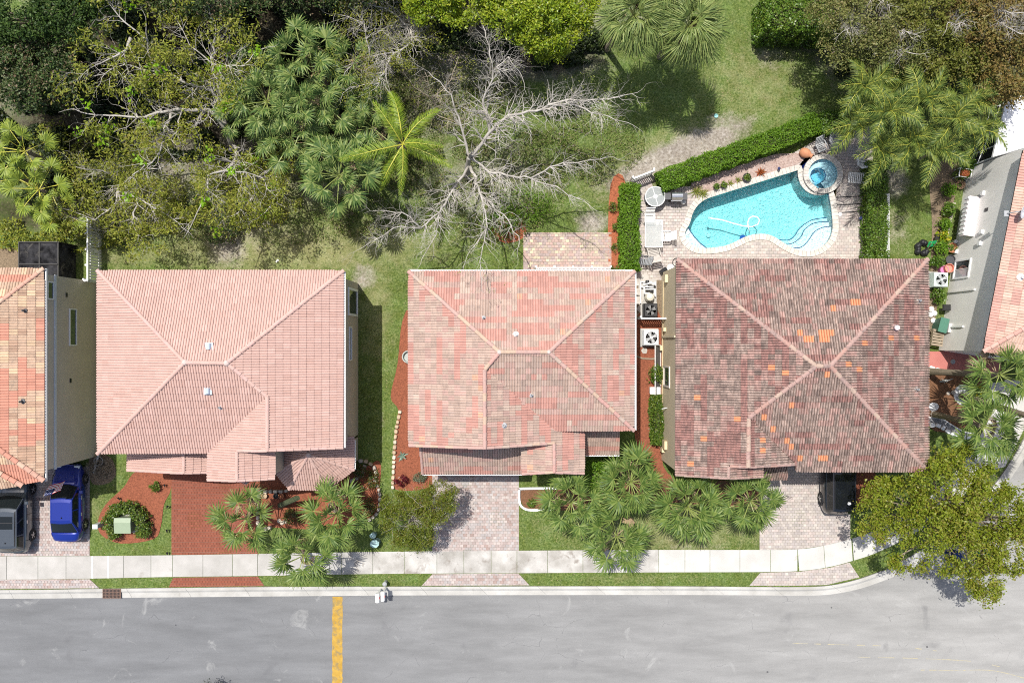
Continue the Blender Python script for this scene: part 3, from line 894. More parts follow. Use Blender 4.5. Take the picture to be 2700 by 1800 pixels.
def windowbox(parent, x, y0, y1, z0, z1, face, wm=None, frame=0.07, name='window', split=1, shape=None):
    """window on a wall facing +x or -x: frame bars proud of the wall, pane behind"""
    s = face; b = MB(); wm = wm or WHITE
    X = lambda a, c: (min(x + s * a, x + s * c), max(x + s * a, x + s * c))
    for (a, c, e, f) in ((y0, y1, z0, z0 + frame), (y0, y1, z1 - frame, z1), (y0, y0 + frame, z0 + frame, z1 - frame), (y1 - frame, y1, z0 + frame, z1 - frame)):
        b.box(*X(0.003, 0.07), a, c, e, f)
    w = b.build(name, wm, parent)
    n = split; st = (y1 - y0 - 2 * frame) / n
    for i in range(n):
        MB().box(*X(0.004, 0.018), y0 + frame + i * st + (0.02 if i else 0), y0 + frame + (i + 1) * st - (0.02 if i < n - 1 else 0), z0 + frame, z1 - frame).build('pane', GLASSDARK, w)
    for i in range(1, n):
        MB().box(*X(0.004, 0.05), y0 + frame + i * st - .02, y0 + frame + i * st + .02, z0 + frame, z1 - frame).build('mullion', wm, w)
    return w


def stucco(name, c): return M(name, tuple(x * 0.9 for x in c), c, scale=0.7, rough=0.92, fine=0.08, fscale=40, bump=0.15, bscale=60, stain=(0.6, 0.66, tuple(x * 0.82 for x in c)))


# ---- pink roofed house
PK = (0.475, 0.30, 0.25)
PINK_T = [tilemat('pink_tile', PK, tone=0.04, v=0.95, damt=0.18), tilemat('pink_tile_light', (0.495, 0.318, 0.268), tone=0.04, v=0.95, damt=0.12), tilemat('pink_tile_deep', (0.455, 0.28, 0.23), tone=0.04, v=0.95, damt=0.18)]
PINK_C = [PINK_T[0], PINK_T[1], tilemat('pink_cap', (0.50, 0.31, 0.27)), ]
hB = thing('house', 'pink tiled hip roof house with small turret roof beside the red driveway', 'house', P(582, 955, 0), group='tiled houses along the street')
ST = stucco('beige_stucco', (0.50, 0.44, 0.35))
Zr = 7.43
facesB = [
    (((258, 714, 5.5), (906, 714, 5.5), (488, 955, Zr)), [(258, 714), (906, 714), (598, 957), (488, 955)]),                                   # 0 N
    (((258, 714, 5.5), (258, 1195, 5.5), (488, 955, Zr)), [(258, 714), (488, 955), (258, 1195)]),                                             # 1 W
    (((906, 714, 5.5), (906, 1180, 5.5), (598, 957, Zr)), [(906, 714), (905, 1180), (705, 1188), (705, 1045), (598, 957)]),                    # 2 E
    (((258, 1195, 5.5), (548, 1195, 5.5), (488, 955, Zr)), [(258, 1195), (488, 955), (598, 957), (705, 1045), (548, 1194)]),                   # 3 S
    (((548, 1195, 5.5), (548, 1260, 5.5), (705, 1100, 6.80)), [(705, 1045), (705, 1188), (625, 1188), (625, 1268), (547, 1266), (548, 1194)]),  # 4 gable W
    (((625, 1188, 6.16), (625, 1260, 6.16), (725, 1200, 5.42)), [(625, 1188), (725, 1187), (725, 1262), (625, 1268)]),                          # 5 porch gable E
    (((337, 1240, 3.3), (337, 1190, 3.3), (485, 1200, 4.4)), [(337, 1172), (485, 1172), (485, 1248), (335, 1240)]),                             # 6 garage gable W
    (((485, 1200, 4.4), (485, 1240, 4.4), (547, 1220, 3.95)), [(485, 1172), (549, 1172), (549, 1246), (485, 1248)]),                            # 7 garage gable E
    (((813, 1198, 4.3), (813, 1150, 4.3), (726, 1244, 3.0)), [(813, 1150), (813, 1198), (726, 1244), (730, 1150)]),                             # 8 turret
    (((813, 1198, 4.3), (726, 1244, 3.0), (763, 1289, 3.0)), [(813, 1198), (726, 1244), (763, 1289)]),
    (((813, 1198, 4.3), (763, 1289, 3.0), (862, 1290, 3.0)), [(813, 1198), (763, 1289), (862, 1290)]),
    (((813, 1198, 4.3), (862, 1290, 3.0), (933, 1238, 3.0)), [(813, 1198), (862, 1290), (933, 1238)]),
    (((813, 1198, 4.3), (813, 1150, 4.3), (933, 1238, 3.0)), [(813, 1150), (813, 1198), (933, 1238), (933, 1150)]),                             # 12
]
capsB = [(258, 714, 488, 955, 0), (906, 714, 598, 957, 0, 0.115, 99), (488, 955, 598, 957, 0), (258, 1195, 488, 955, 3), (598, 957, 705, 1045, 3), (705, 1045, 705, 1188, 2),
         (705, 1187, 904, 1180, 2, 0.085), (625, 1190, 625, 1267, 4, 0.10), (627, 1188, 704, 1188, 4, 0.085), (549, 1265, 624, 1267, 4, 0.08), (626, 1267, 724, 1261, 5, 0.08),
         (485, 1176, 485, 1247, 6, 0.095), (337, 1239, 484, 1247, 6, 0.075), (487, 1247, 547, 1245, 7, 0.075),
         (813, 1198, 726, 1244, 9, 0.085), (813, 1198, 763, 1289, 9, 0.09), (813, 1198, 862, 1290, 11, 0.09), (813, 1198, 933, 1238, 12, 0.09)]
pickB = lambda fi, i, j, o, rr: rr.choices((0, 1, 2), (8, 1.5, .7))[0]
roofB, plB = build_roof(hB, facesB, capsB, PINK_T, PINK_C, pickB, 0.28, 0.40, 0.058, 2, seed=11, knots=[(488, 955, 0, .17), (598, 957, 0, .17), (813, 1198, 9, .15)])
VBLUE = plain('vent_blue_grey', (0.42, 0.48, 0.56), 0.4)
vent_hood(roofB, plB[0], 553, 913, VBLUE); vent_hood(roofB, plB[3], 550, 1030, VBLUE); vent_pipe(roofB, plB[3], 582, 1073)
px = lambda *a: [(a[i], a[i + 1]) for i in range(0, len(a), 2)]
for o_ in (hB,):
    pass
def in_house(h, o):
    """children were built in world space: keep that while the house root sits at its base"""
    o.matrix_parent_inverse = Matrix.Translation(h.location).inverted()
wall_block(hB, px(272, 728, 893, 728, 893, 1176, 272, 1182), 5.5, ST)
wall_block(hB, px(560, 1170, 893, 1170, 893, 1176.5, 720, 1176.5, 720, 1252, 562, 1256), 5.46, ST)
wall_block(hB, px(352, 1176, 556, 1176, 556, 1228, 352, 1226), 3.3, ST)
wall_block(hB, px(742, 1168, 918, 1168, 918, 1232, 856, 1276, 770, 1276, 742, 1240), 2.95, ST)
xB = P(893, 900, 5.5).x
o = windowbox(hB, xB, 1.50, 3.12, 0.5, 3.1, 1, name='porch_opening', frame=0.13); 
windowbox(hB, xB, -1.12, 0.85, 2.2, 2.85, 1)
GUT = plain('white_gutter', (0.74, 0.74, 0.73), 0.4)
b = MB(); pa = P(906, 716, 5.45)
b.box(pa.x + .012, pa.x + .10, P(0, 1180, 5.45).y, P(0, 716, 5.45).y, 5.33, 5.45); b.build('gutter', GUT, hB)
b = MB(); pa = P(933, 1156, 2.95)
b.box(pa.x + .012, pa.x + .10, P(0, 1238, 2.95).y, P(0, 1160, 2.95).y, 2.85, 2.95); b.build('gutter', GUT, hB)
b = MB(); b.tube([P(936, 1200, 2.85), P(936, 1200, 0.3), P(940, 1200, .12)], .04, 6); b.build('downspout', GUT, hB)
MB().box(*sorted((P(560, 0, .1).x, P(712, 0, .1).x)), P(0, 1256, 5.46).y - .05, P(0, 1256, 5.46).y - .004, .14, 2.3).build('garage_door', plain('garage_white', (0.6, 0.58, 0.55)), hB)

# ---- blended roof house in the middle
BL = [tilemat('blend_tan', (0.395, 0.278, 0.22), v=0.86, dthr=0.60, damt=0.42, dscale=(9, 3, 9), tone=0.12), tilemat('blend_pink', (0.41, 0.26, 0.215), v=0.86, damt=0.35, dscale=(9, 3, 9)), tilemat('blend_red', (0.435, 0.215, 0.17), v=0.88, damt=0.22), tilemat('blend_straw', (0.425, 0.32, 0.255), v=0.88, damt=0.3),
      tilemat('blend_grey', (0.37, 0.265, 0.215), v=0.85, damt=0.45), tilemat('blend_orange', (0.50, 0.28, 0.18), damt=0.2)]
BLC = [tilemat('cap_mauve', (0.42, 0.26, 0.22), damt=0.35), tilemat('cap_rose', (0.45, 0.245, 0.205)), tilemat('cap_tan', (0.45, 0.31, 0.22)), tilemat('cap_buff', (0.40, 0.30, 0.24))]
hC = thing('house', 'house with blended tan and red tile roof overhung by bare branches', 'house', P(1375, 928, 0), group='tiled houses along the street')
facesC = [
    (((1078, 716, 5.5), (1673, 716, 5.5), (1317, 928, 7.35)), [(1078, 716), (1673, 716), (1447, 928), (1317, 928)]),
    (((1078, 716, 5.5), (1078, 1174, 5.5), (1317, 928, 7.35)), [(1078, 716), (1317, 928), (1278, 972), (1278, 1182), (1078, 1175)]),
    (((1672, 716, 5.5), (1672, 1134, 5.5), (1447, 928, 7.35)), [(1673, 716), (1671, 1134), (1447, 928)]),
    (((1463, 1134, 5.5), (1671, 1134, 5.5), (1400, 928, 7.35)), [(1317, 928), (1447, 928), (1671, 1134), (1463, 1134), (1280, 972)]),
    (((1278, 1000, 7.00), (1278, 1182, 7.00), (1463, 1134, 5.5)), [(1280, 972), (1463, 1134), (1540, 1134), (1540, 1248), (1461, 1245), (1461, 1168), (1278, 1182)]),
    (((1461, 1168, 5.53), (1461, 1245, 5.53), (1376, 1200, 5.0)), [(1461, 1168), (1461, 1245), (1376, 1250), (1376, 1173)]),
    (((1110, 1250, 3.1), (1376, 1248, 3.1), (1240, 1172, 4.35)), [(1106, 1162), (1378, 1162), (1377, 1248), (1114, 1248)]),
    (((1545, 1197, 2.9), (1634, 1197, 2.9), (1590, 1137, 3.85)), [(1543, 1125), (1634, 1125), (1633, 1197), (1543, 1197)]),
]
capsC = [(1078, 716, 1317, 928, 0), (1673, 716, 1447, 928, 0), (1317, 928, 1447, 928, 0), (1671, 1134, 1447, 928, 2), (1317, 928, 1280, 972, 1), (1278, 974, 1278, 1182, 1),
         (1080, 1174, 1277, 1181, 1, 0.085), (1280, 1181, 1460, 1168, 4, 0.085), (1461, 1169, 1461, 1245, 5, 0.10), (1378, 1249, 1460, 1244, 5, 0.08), (1463, 1245, 1539, 1247, 4, 0.08), (1108, 1168, 1114, 1247, 6, 0.08)]
def pickC(fi, i, j, o, rr):
    tang = o.x if fi in (0, 3, 6, 7) else o.y
    n = noise.noise(Vector((tang * 0.42, j * 3.7, fi * 9.1))) + 0.35 * noise.noise(Vector((o.x * .35, o.y * .35, 3)))
    r = rr.random()
    if r < 0.012: return 5
    if r < 0.035: return 3
    if n > 0.13: return 2
    if r < 0.30: return 1
    if r < 0.45: return 4
    return 0
roofC, plC = build_roof(hC, facesC, capsC, BL, BLC, pickC, 0.28, 0.345, 0.052, 2, seed=21, knots=[(1317, 928, 0, .15), (1447, 928, 0, .13)])
vent_pipe(roofC, plC[0], 1275, 838); vent_pipe(roofC, plC[0], 1360, 882, .07, m=WHITE); vent_pipe(roofC, plC[3], 1401, 1041); vent_pipe(roofC, plC[4], 1328, 1121, .07)
wall_block(hC, px(1092, 730, 1659, 730, 1659, 1122, 1460, 1122, 1420, 1166, 1092, 1166), 5.46, ST)
wall_block(hC, px(1386, 1125, 1530, 1125, 1530, 1236, 1386, 1240), 4.75, ST)
wall_block(hC, px(1124, 1160, 1384, 1160, 1384, 1232, 1124, 1232), 3.1, ST)
wall_block(hC, px(1560, 1118, 1576, 1118, 1576, 1190, 1560, 1190), 2.85, ST, 'porch_column')
b = MB(); pa = P(1673, 716, 5.45)
b.box(pa.x + .012, pa.x + .10, P(0, 1134, 5.45).y, pa.y, 5.34, 5.45); b.build('gutter', GUT, hC)
b = MB(); b.box(P(1080, 0, 5.45).x, P(1673, 0, 5.45).x, pa.y + .012, pa.y + .10, 5.34, 5.45); b.build('gutter', GUT, hC)
pa = P(1114, 1250, 3.05); b = MB(); b.box(pa.x, P(1376, 0, 3.05).x, pa.y - .06, pa.y - .01, 2.96, 3.04); b.build('gutter', GUT, hC)
pa = P(1544, 1198, 2.85); b = MB(); b.box(pa.x, P(1633, 0, 2.85).x, pa.y - .10, pa.y - .01, 2.76, 2.86); b.build('gutter', GUT, hC)
b = MB(); b.tube([P(1632, 1192, 2.8), P(1634, 1196, .2)], .04, 6); b.build('downspout', GUT, hC)
MB().box(P(1140, 0, .1).x, P(1365, 0, .1).x, P(0, 1232, 3.1).y - .05, P(0, 1232, 3.1).y - .004, .14, 2.3).build('garage_door', plain('garage_cream', (0.55, 0.5, 0.44)), hC)

# ---- weathered dark red house
WD = (0.06, 0.048, 0.045)
WT = [tilemat('weather_red', (0.345, 0.168, 0.14), WD, 0.50, 0.62, dscale=(7, 2.2, 7), v=0.82), tilemat('weather_tan', (0.39, 0.275, 0.225), WD, 0.48, 0.62, dscale=(7, 2.2, 7), v=0.82), tilemat('weather_rose', (0.40, 0.24, 0.20), WD, 0.52, 0.55, dscale=(7, 2.2, 7), v=0.84), tilemat('weather_brown', (0.30, 0.205, 0.168), WD, 0.48, 0.64, dscale=(7, 2.2, 7), v=0.82),
      tilemat('new_orange', (0.60, 0.235, 0.10), damt=0.08, tone=0.05)]
WTC = [tilemat('cap_dusk', (0.36, 0.225, 0.19), WD, 0.6, 0.5), tilemat('cap_clay', (0.38, 0.215, 0.17)), tilemat('cap_sand', (0.39, 0.275, 0.21)), tilemat('cap_mud', (0.33, 0.22, 0.19), WD, 0.55, 0.5)]
hD = thing('house', 'weathered dark red tiled house with scattered bright orange replacement tiles', 'house', P(2130, 965, 0), group='tiled houses along the street')
Zd = 7.5
facesD = [
    (((1785, 683, 5.5), (2445, 683, 5.5), (2170, 965, Zd)), [(1783, 683), (2445, 684), (2188, 965), (2152, 965)]),
    (((1782, 683, 5.5), (1782, 1248, 5.5), (2152, 965, Zd)), [(1783, 683), (2152, 965), (1975, 1100), (1972, 1232), (1922, 1226), (1920, 1260), (1780, 1252)]),
    (((2445, 684, 5.5), (2445, 1241, 5.5), (2188, 965, Zd)), [(2445, 684), (2445, 1241), (2188, 965)]),
    (((2098, 1241, 5.5), (2445, 1241, 5.5), (2170, 965, Zd)), [(2152, 965), (2188, 965), (2445, 1241), (2098, 1241), (2095, 1218), (1977, 1100)]),
    (((1973, 1100, 6.50), (1973, 1232, 6.50), (2100, 1222, 5.55)), [(1976, 1100), (2095, 1218), (2100, 1224), (1972, 1232)]),
    (((1920, 1228, 6.25), (1920, 1262, 6.25), (2008, 1245, 5.6)), [(1921, 1230), (1921, 1262), (2010, 1257), (2010, 1233)]),
    (((2008, 1262, 3.2), (2078, 1262, 3.2), (2040, 1225, 3.9)), [(1960, 1222), (2077, 1222), (2076, 1262), (1960, 1264)]),
]
capsD = [(1785, 684, 2152, 965, 0), (2445, 684, 2188, 965, 0), (2152, 965, 2188, 965, 0), (2445, 1241, 2188, 965, 2), (1975, 1100, 2152, 965, 1), (1974, 1102, 1972, 1231, 1), (1973, 1231, 2100, 1223, 4, 0.09), (1921, 1229, 1920, 1261, 1, .10), (1925, 1228, 1971, 1231, 1, .09),
         (1782, 1251, 1919, 1260, 1, .08), (1923, 1261, 2009, 1256, 5, .08)]
def pickD(fi, i, j, o, rr):
    tang = o.x if fi in (0, 3, 6) else o.y
    n = noise.noise(Vector((tang * 0.5, j * 2.9, fi * 5.3))) * 0.8 + 0.5 * noise.noise(Vector((o.x * .28, o.y * .28, 8)))
    r = rr.random()
    if r < 0.12: return 3
    if n > 0.19: return 0
    if n > 0.04: return 2 if r < 0.7 else 0
    return 1 if r < 0.75 else 2
orange = [(2198, 819, 4), (2245, 803, 4), (2259, 803, 4), (2107, 879, 4), (2166, 877, 4), (2180, 877, 4), (2195, 877, 4), (2130, 893, 4), (2145, 893, 4), (2160, 893, 4), (2175, 893, 4), (2349, 887, 4), (2416, 893, 4), (2281, 908, 4), (2239, 954, 4), (2266, 980, 4), (2181, 993, 4), (2036, 974, 4), (2077, 988, 4), (1842, 1046, 4),
          (1938, 1106, 4), (1863, 1153, 4), (1825, 1227, 4), (2086, 1061, 4), (2012, 1104, 4), (2036, 1133, 4), (2076, 1164, 4), (2080, 1177, 4), (2102, 1204, 4), (2160, 1206, 4), (2172, 1206, 4), (2004, 1153, 4), (2004, 1192, 4), (1984, 1240, 4)]
roofD, plD = build_roof(hD, facesD, capsD, WT, WTC, pickD, 0.275, 0.345, 0.105, 2, seed=31, special=orange, capr=0.13)
vent_pipe(roofD, plD[2], 2421, 792, .06); vent_pipe(roofD, plD[2], 2415, 1026, .06)
p = plD[2].hit(2358, 864); b = MB(); b.lathe([(.20, -.05), (.17, .05), (.10, .08), (.09, .26), (.15, .27), (.14, .36), (.03, .4)], 9, c=p); b.build('roof_vent', plain('vent_pale', (0.62, 0.5, 0.5)), roofD)
MB().box(p.x - .3, p.x - .05, p.y - .1, p.y + .22, p.z - .04, p.z + .09).build('vent_flashing', plain('flash_pink', (0.66, 0.42, 0.40)), roofD)
STD = stucco('khaki_stucco', (0.60, 0.51, 0.36))
xD = 9.14
yD0, yD1 = P(0, 1191).y, P(0, 745).y
b = MB(); b.box(xD, P(2432, 0, 5.46).x, P(0, 1228, 5.46).y, P(0, 697, 5.46).y, 0, 5.42); b.build('wall', STD, hD)
b = MB(); b.box(xD + .0, P(1965, 0, 5.46).x, P(0, 1250, 5.46).y, P(0, 1228, 5.46).y - .003, 0, 5.40); b.build('wall', STD, hD)
b = MB(); b.box(P(2012, 0, 3).x, P(2066, 0, 3).x, P(0, 1252, 3).y, P(0, 1229, 5.46).y, 0, 3.1); b.build('wall', STD, hD)
MB().box(P(2085, 0, 2).x, P(2400, 0, 2).x, P(0, 1228, 5.46).y - .06, P(0, 1228, 5.46).y - .004, .14, 2.3).build('garage_door', plain('garage_dark', (0.3, 0.27, 0.22)), hD)
SOFF = plain('soffit_trim', (0.16, 0.15, 0.10), 0.7)
b = MB(); b.box(P(1783, 0, 5.4).x - .02, xD - .003, P(0, 1246, 5.4).y, P(0, 690, 5.4).y, 5.30, 5.38); b.build('soffit', SOFF, hD)
TRIMW = plain('window_trim', (0.60, 0.54, 0.47), 0.7)
windowbox(hD, xD, P(0, 1016).y, P(0, 962).y, 1.0, 2.75, -1, split=1, frame=0.10, wm=TRIMW)
CRM = plain('cream_metal', (0.62, 0.50, 0.31), 0.5)
b = MB()
for v, z0, z1, w in ((1160, 1.2, 1.9, .34), (1178, .5, 1.1, .2), (738, 1.6, 2.1, .3), (868, 1.3, 1.6, .15), (1062, .3, .5, .15), (915, .4, .6, .2)):
    y = P(0, v).y; b.box(xD - .16, xD - .003, y - w, y + w * .5, z0, z1)
b.build('meter_box', CRM, hD)
b = MB(); y = P(0, 888).y
b.box(xD - .09, xD - .003, y - .06, y + .06, .6, 4.3); b.build('downspout', STD, hD)
b = MB(); b.tube([(xD - .05, P(0, 745).y, 1.0), (xD - .05, P(0, 1100).y, .55)], .025, 5); b.build('conduit', CRM, hD)

# ---- house at the left edge
LT = [tilemat('left_tan', (0.45, 0.30, 0.20), v=0.85, dthr=0.58, damt=0.42, dscale=(9, 4, 9)), tilemat('left_orange', (0.48, 0.205, 0.135), v=0.9, damt=0.22), tilemat('left_straw', (0.52, 0.36, 0.22), v=0.88, damt=0.3), tilemat('left_brown', (0.37, 0.23, 0.15), v=0.86, damt=0.45)]
LC = [tilemat('cap_coral', (0.48, 0.26, 0.185)), tilemat('cap_peach', (0.50, 0.33, 0.23)), LT[1]]
hA = thing('house', 'orange and tan tiled house cut off by the left edge', 'house', P(-100, 990, 0), group='tiled houses along the street')
facesA = [
    (((118, 708, 5.5), (118, 1266, 5.5), (-247, 985, 7.5)), [(116, 708), (116, 1266), (-115, 1105), (-247, 985)]),
    (((108, 708, 5.5), (0, 708, 5.5), (-247, 985, 7.5)), [(116, 708), (-247, 985), (-640, 985), (-640, 708)]),
    (((61, 1274, 5.45), (0, 1274, 5.45), (-247, 985, 7.5)), [(116, 1266), (61, 1276), (-640, 1276), (-640, 985), (-247, 985), (-115, 1105)]),
    (((61, 1279, 5.55), (0, 1287, 5.55), (-60, 1215, 6.05)), [(61, 1279), (-70, 1209), (-300, 1215), (-300, 1296), (0, 1288)]),
]
capsA = [(116, 708, -247, 985, 0), (116, 1266, -115, 1105, 0, 0.15), (60, 1279, -68, 1210, 3, 0.15)]
def pickA(fi, i, j, o, rr):
    n = noise.noise(Vector((o.y * 0.7, j * 3.1, fi * 5.3)))
    r = rr.random()
    if n > 0.13: return 1
    return 0 if r < 0.62 else (2 if r < 0.78 else 3)
roofA, plA = build_roof(hA, facesA, capsA, LT, LC, pickA, 0.30, 0.42, 0.046, 2, seed=41)
vent_pipe(roofA, plA[0], 67, 819, .05, m=DARK); vent_pipe(roofA, plA[0], 61, 1058, .06, m=DARK)
xA = -25.42
STA = stucco('olive_stucco', (0.60, 0.53, 0.42))
b = MB(); b.box(-38, xA, -7.02, 3.65, 0, 5.40); b.build('wall', STA, hA)
b = MB(); b.box(-38, P(48, 0, 5).x, -7.5, -7.023, 0, 5.3); b.build('wall', STA, hA)
b = MB(); pa = P(118, 700, 5.45); b.box(pa.x + .012, pa.x + .09, P(0, 1268, 5.45).y, P(0, 708, 5.45).y, 5.34, 5.46); b.build('gutter', GUT, hA)
b = MB(); b.box(xA + .003, xA + .07, -7.1, 3.7, 4.42, 4.55); b.build('wall_band', plain('band_white', (0.62, 0.64, 0.66), 0.5), hA)
windowbox(hA, xA, 2.3, 3.3, 4.62, 5.25, 1); windowbox(hA, xA, -.25, 1.9, 2.35, 3.1, 1)
b = MB()
for v, z in ((2.65, 3.3), (-2.25, 2.9)): b.box(xA + .003, xA + .05, v - .12, v + .12, z, z + .12)
b.build('wall_vent', BLACK, hA)

# ---- house at the right edge, turned a little
EP = [tilemat('rose_tan', (0.48, 0.315, 0.24), tone=0.07, v=0.92, damt=0.2), tilemat('rose_pink', (0.46, 0.245, 0.195), tone=0.07, v=0.92, damt=0.2), tilemat('rose_light', (0.52, 0.355, 0.275), tone=0.06, v=0.92, damt=0.15)]
hE = thing('house', 'pale grey walled house with rose tiled roof at the right edge', 'house', P(2900, 690, 0), group='tiled houses along the street')
e0, e1 = P(2698, 396, 6.0), P(2592, 926, 6.0); ed = (e1 - e0).normalized(); en = Vector((-ed.y, ed.x, 0));
en = en if en.x > 0 else -en
apex_in = (e0 + e1) / 2 + en * 5 + Vector((0, 0, 1.75))
toP = lambda p: (1350 + p.x * F / (H - p.z), 900 - p.y * F / (H - p.z), p.z)
hipE = e1 + (en - ed) * 5.0 + Vector((0, 0, 1.75))
farS = e1 + en * 9
farN = e0 + en * 5 + Vector((0, 0, 1.75))
f2 = lambda p: toP(p)[:2]
facesE = [((toP(e0), toP(e1), toP(apex_in)), [f2(e0), f2(e1), f2(hipE), f2(farN)]),
          ((toP(e1), toP(farS), toP(hipE)), [f2(e1), f2(farS), f2(farS - ed * 5 + Vector((0, 0, 1.75))), f2(hipE)])]
capsE = [(*f2(e1), *f2(hipE), 0, 0.13)]
def pickE(fi, i, j, o, rr):
    n = noise.noise(Vector((o.y * 0.5, j * 3.3, 4.4))); return 1 if n > 0.12 else (2 if rr.random() < 0.3 else 0)
roofE, plE = build_roof(hE, facesE, capsE, EP, [tilemat('cap_salmon', (0.52, 0.30, 0.24)), EP[1]], pickE, 0.30, 0.42, 0.044, 2, seed=51)
vent_pipe(roofE, plE[0], 2690, 731, .08, m=WHITE)
STE = stucco('pale_grey_stucco', (0.80, 0.78, 0.74))
w0, w1 = P(2549, 447, .1), P(2475, 923, .1)
wd = (w1 - w0).normalized(); wnm = Vector((-wd.y, wd.x, 0)); wnm = wnm if wnm.x < 0 else -wnm       # outward normal, facing left
b = MB().prism([w0, w1, w1 - wnm * 12, w0 - wnm * 12], 0, 5.92); b.build('wall', STE, hE)
EW = Matrix((wd, wnm, Vector((0, 0, 1)))).transposed().to_4x4(); EW.translation = Vector((w0.x, w0.y, 0))   # x along wall (southwards), y outwards, z up
def onE(u, v):
    """wall point seen at a pixel: distance along the wall and height"""
    e = Vector((0, 0, H)); r = P(u, v, 0) - e
    t = (Vector((w0.x, w0.y, 0)) - e).dot(wnm) / r.dot(wnm); p = e + r * t
    q = EW.inverted() @ p; return q.x, q.z
def boxE(name, u0, v0, u1, v1, dep, m, parent=None, b=None):
    (a, za), (c, zc) = onE(u0, v0), onE(u1, v1)
    a, c = sorted((a, c)); za, zc = sorted((za, zc)); za = max(za, .1)
    bb = MB().box(a, c, .003, dep, za, zc, M4=EW)
    return bb.build(name, m, parent or hE)
fr = MB(); (a, za), (c, zc) = onE(2513, 738), onE(2563, 680); a, c = sorted((a, c)); za, zc = sorted((za, zc))
for q in ((a, c, za, za + .1), (a, c, zc - .1, zc), (a, a + .1, za + .1, zc - .1), (c - .1, c, za + .1, zc - .1)): fr.box(q[0], q[1], .003, .08, q[2], q[3], M4=EW)
wE = fr.build('window', WHITE, hE)
MB().box(a + .1, (a + c) / 2 - .02, .004, .02, za + .1, zc - .1, M4=EW).build('pane', GLASSDARK, wE)
MB().box((a + c) / 2 + .02, c - .1, .004, .02, za + .1, zc - .1, M4=EW).build('pane', plain('pane_blind', (0.42, 0.43, 0.44), 0.15), wE)
MB().box((a + c) / 2 - .02, (a + c) / 2 + .02, .004, .05, za + .1, zc - .1, M4=EW).build('mullion', WHITE, wE)
# long white slatted shutter awning on the wall
(a, za), (c, zc) = onE(2552, 530), onE(2532, 632)
a, c = min(a, c), max(a, c)
aw = MB(); aw.box(a, c, .003, .62, 1.9, 2.0, M4=EW); aw.box(a, c, .50, .62, 1.55, 1.90, M4=EW); aw = aw.build('awning', plain('awning_white', (0.72, 0.66, 0.68)), hE)
for i in range(9):
    x = a + (c - a) * (i + .2) / 9; MB().box(x, x + .12, .625, .66, 1.5, 1.95, M4=EW).build('slat', WHITE, aw)
for u, v in ((2594, 510), (2586, 642), (2523, 663), (2591, 612)):
    x, z = onE(u, v); MB().box(x - .12, x + .12, .003, .15, z - .12, z + .12, M4=EW).build('wall_box', WHITE, hE)
x, z = onE(2601, 553); MB().box(x - .1, x + .1, .003, .03, z - .15, z + .15, M4=EW).build('wall_vent', BLACK, hE)
for (u, v) in ((2572, 763), (2542, 861)):
    x, z = onE(u, v); b = MB(); b.box(x - .05, x + .05, .003, .1, .3, z, M4=EW); b.build('downspout', STE if v < 800 else WHITE, hE)
x, z = onE(2497, 866); MB().box(x - .3, x + .25, .003, .18, max(z - .3, .6), z + .5, M4=EW).build('meter_box', plain('meter_grey', (0.5, 0.5, 0.48)), hE)
# screened patio with its white insulated roof
lan = thing('screen_enclosure', 'dark screened patio cage with white frame and solid white roof', 'screened patio', P(2610, 350, 0))
rp = [P(2657, 247, 3.6), P(2618, 414, 3.3), P(2760, 372, 3.6), P(2790, 250, 3.9)]
b = MB(); b.add(rp + [p - Vector((0, 0, .15)) for p in rp], [(0, 1, 2, 3), (7, 6, 5, 4), (0, 4, 5, 1), (1, 5, 6, 2), (2, 6, 7, 3), (3, 7, 4, 0)])
b.build('roof_panel', M('white_roof_panel', (0.80, 0.80, 0.80), (0.72, 0.73, 0.75), scale=0.8, rough=0.5, stain=(1.2, 0.62, (0.42, 0.43, 0.46)), fine=0.05), lan)
base = [P(2562, 432, .12), P(2553, 415, .12), P(2600, 312, .12), P(2640, 270, .12), P(2720, 270, .12)]
top = [P(2632, 408, 3.2), P(2615, 414, 3.2), P(2660, 262, 3.2)]
SCR = plain('screen_mesh', (0.018, 0.02, 0.022), 0.6)
pa, pb, pc = P(2553, 440, .12), P(2575, 385, .12), P(2612, 290, .12)
line = [pa, P(2566, 408, .12), P(2583, 366, .12), P(2612, 290, .12)]
fr = MB()
up = lambda p, z: Vector((p.x, p.y, z))
for p in line: fr.tube([up(p, .12), up(p, 3.1)], .045, 4)
for z in (.2, 1.1, 3.1):
    fr.tube([up(p, z) for p in line], .045, 4)
fr.tube([up(line[0], 3.1), up(line[0], 3.1) + Vector((2.6, .7, 0))], .045, 4); fr.tube([up(line[3], 3.1), up(line[3], 3.1) + Vector((2.6, .3, 0))], .045, 4)
fr.build('frame', WHITE, lan)
for i in range(3):
    p, q = line[i], line[i + 1]; n_ = Vector(((q - p).y, -(q - p).x, 0)).normalized() * .004
    MB().add([up(p, .2) + n_, up(q, .2) + n_, up(q, 3.1) + n_, up(p, 3.1) + n_, up(p, .2) - n_, up(q, .2) - n_, up(q, 3.1) - n_, up(p, 3.1) - n_], [(0, 1, 2, 3), (7, 6, 5, 4)]).build('screen', SCR, lan)
MB().prism([up(line[0], 0), up(line[3], 0), up(line[3], 0) + Vector((6, .5, 0)), up(line[0], 0) + Vector((6, .5, 0))], .105, .125).build('floor', plain('patio_dark', (0.12, 0.11, 0.10)), lan)

def rebase(h):
    """parts were modelled in world space: shift them under the house's own base point"""
    for c in h.children: c.location = c.location - h.location
for h in (hA, hB, hC, hD, hE, lan): rebase(h)
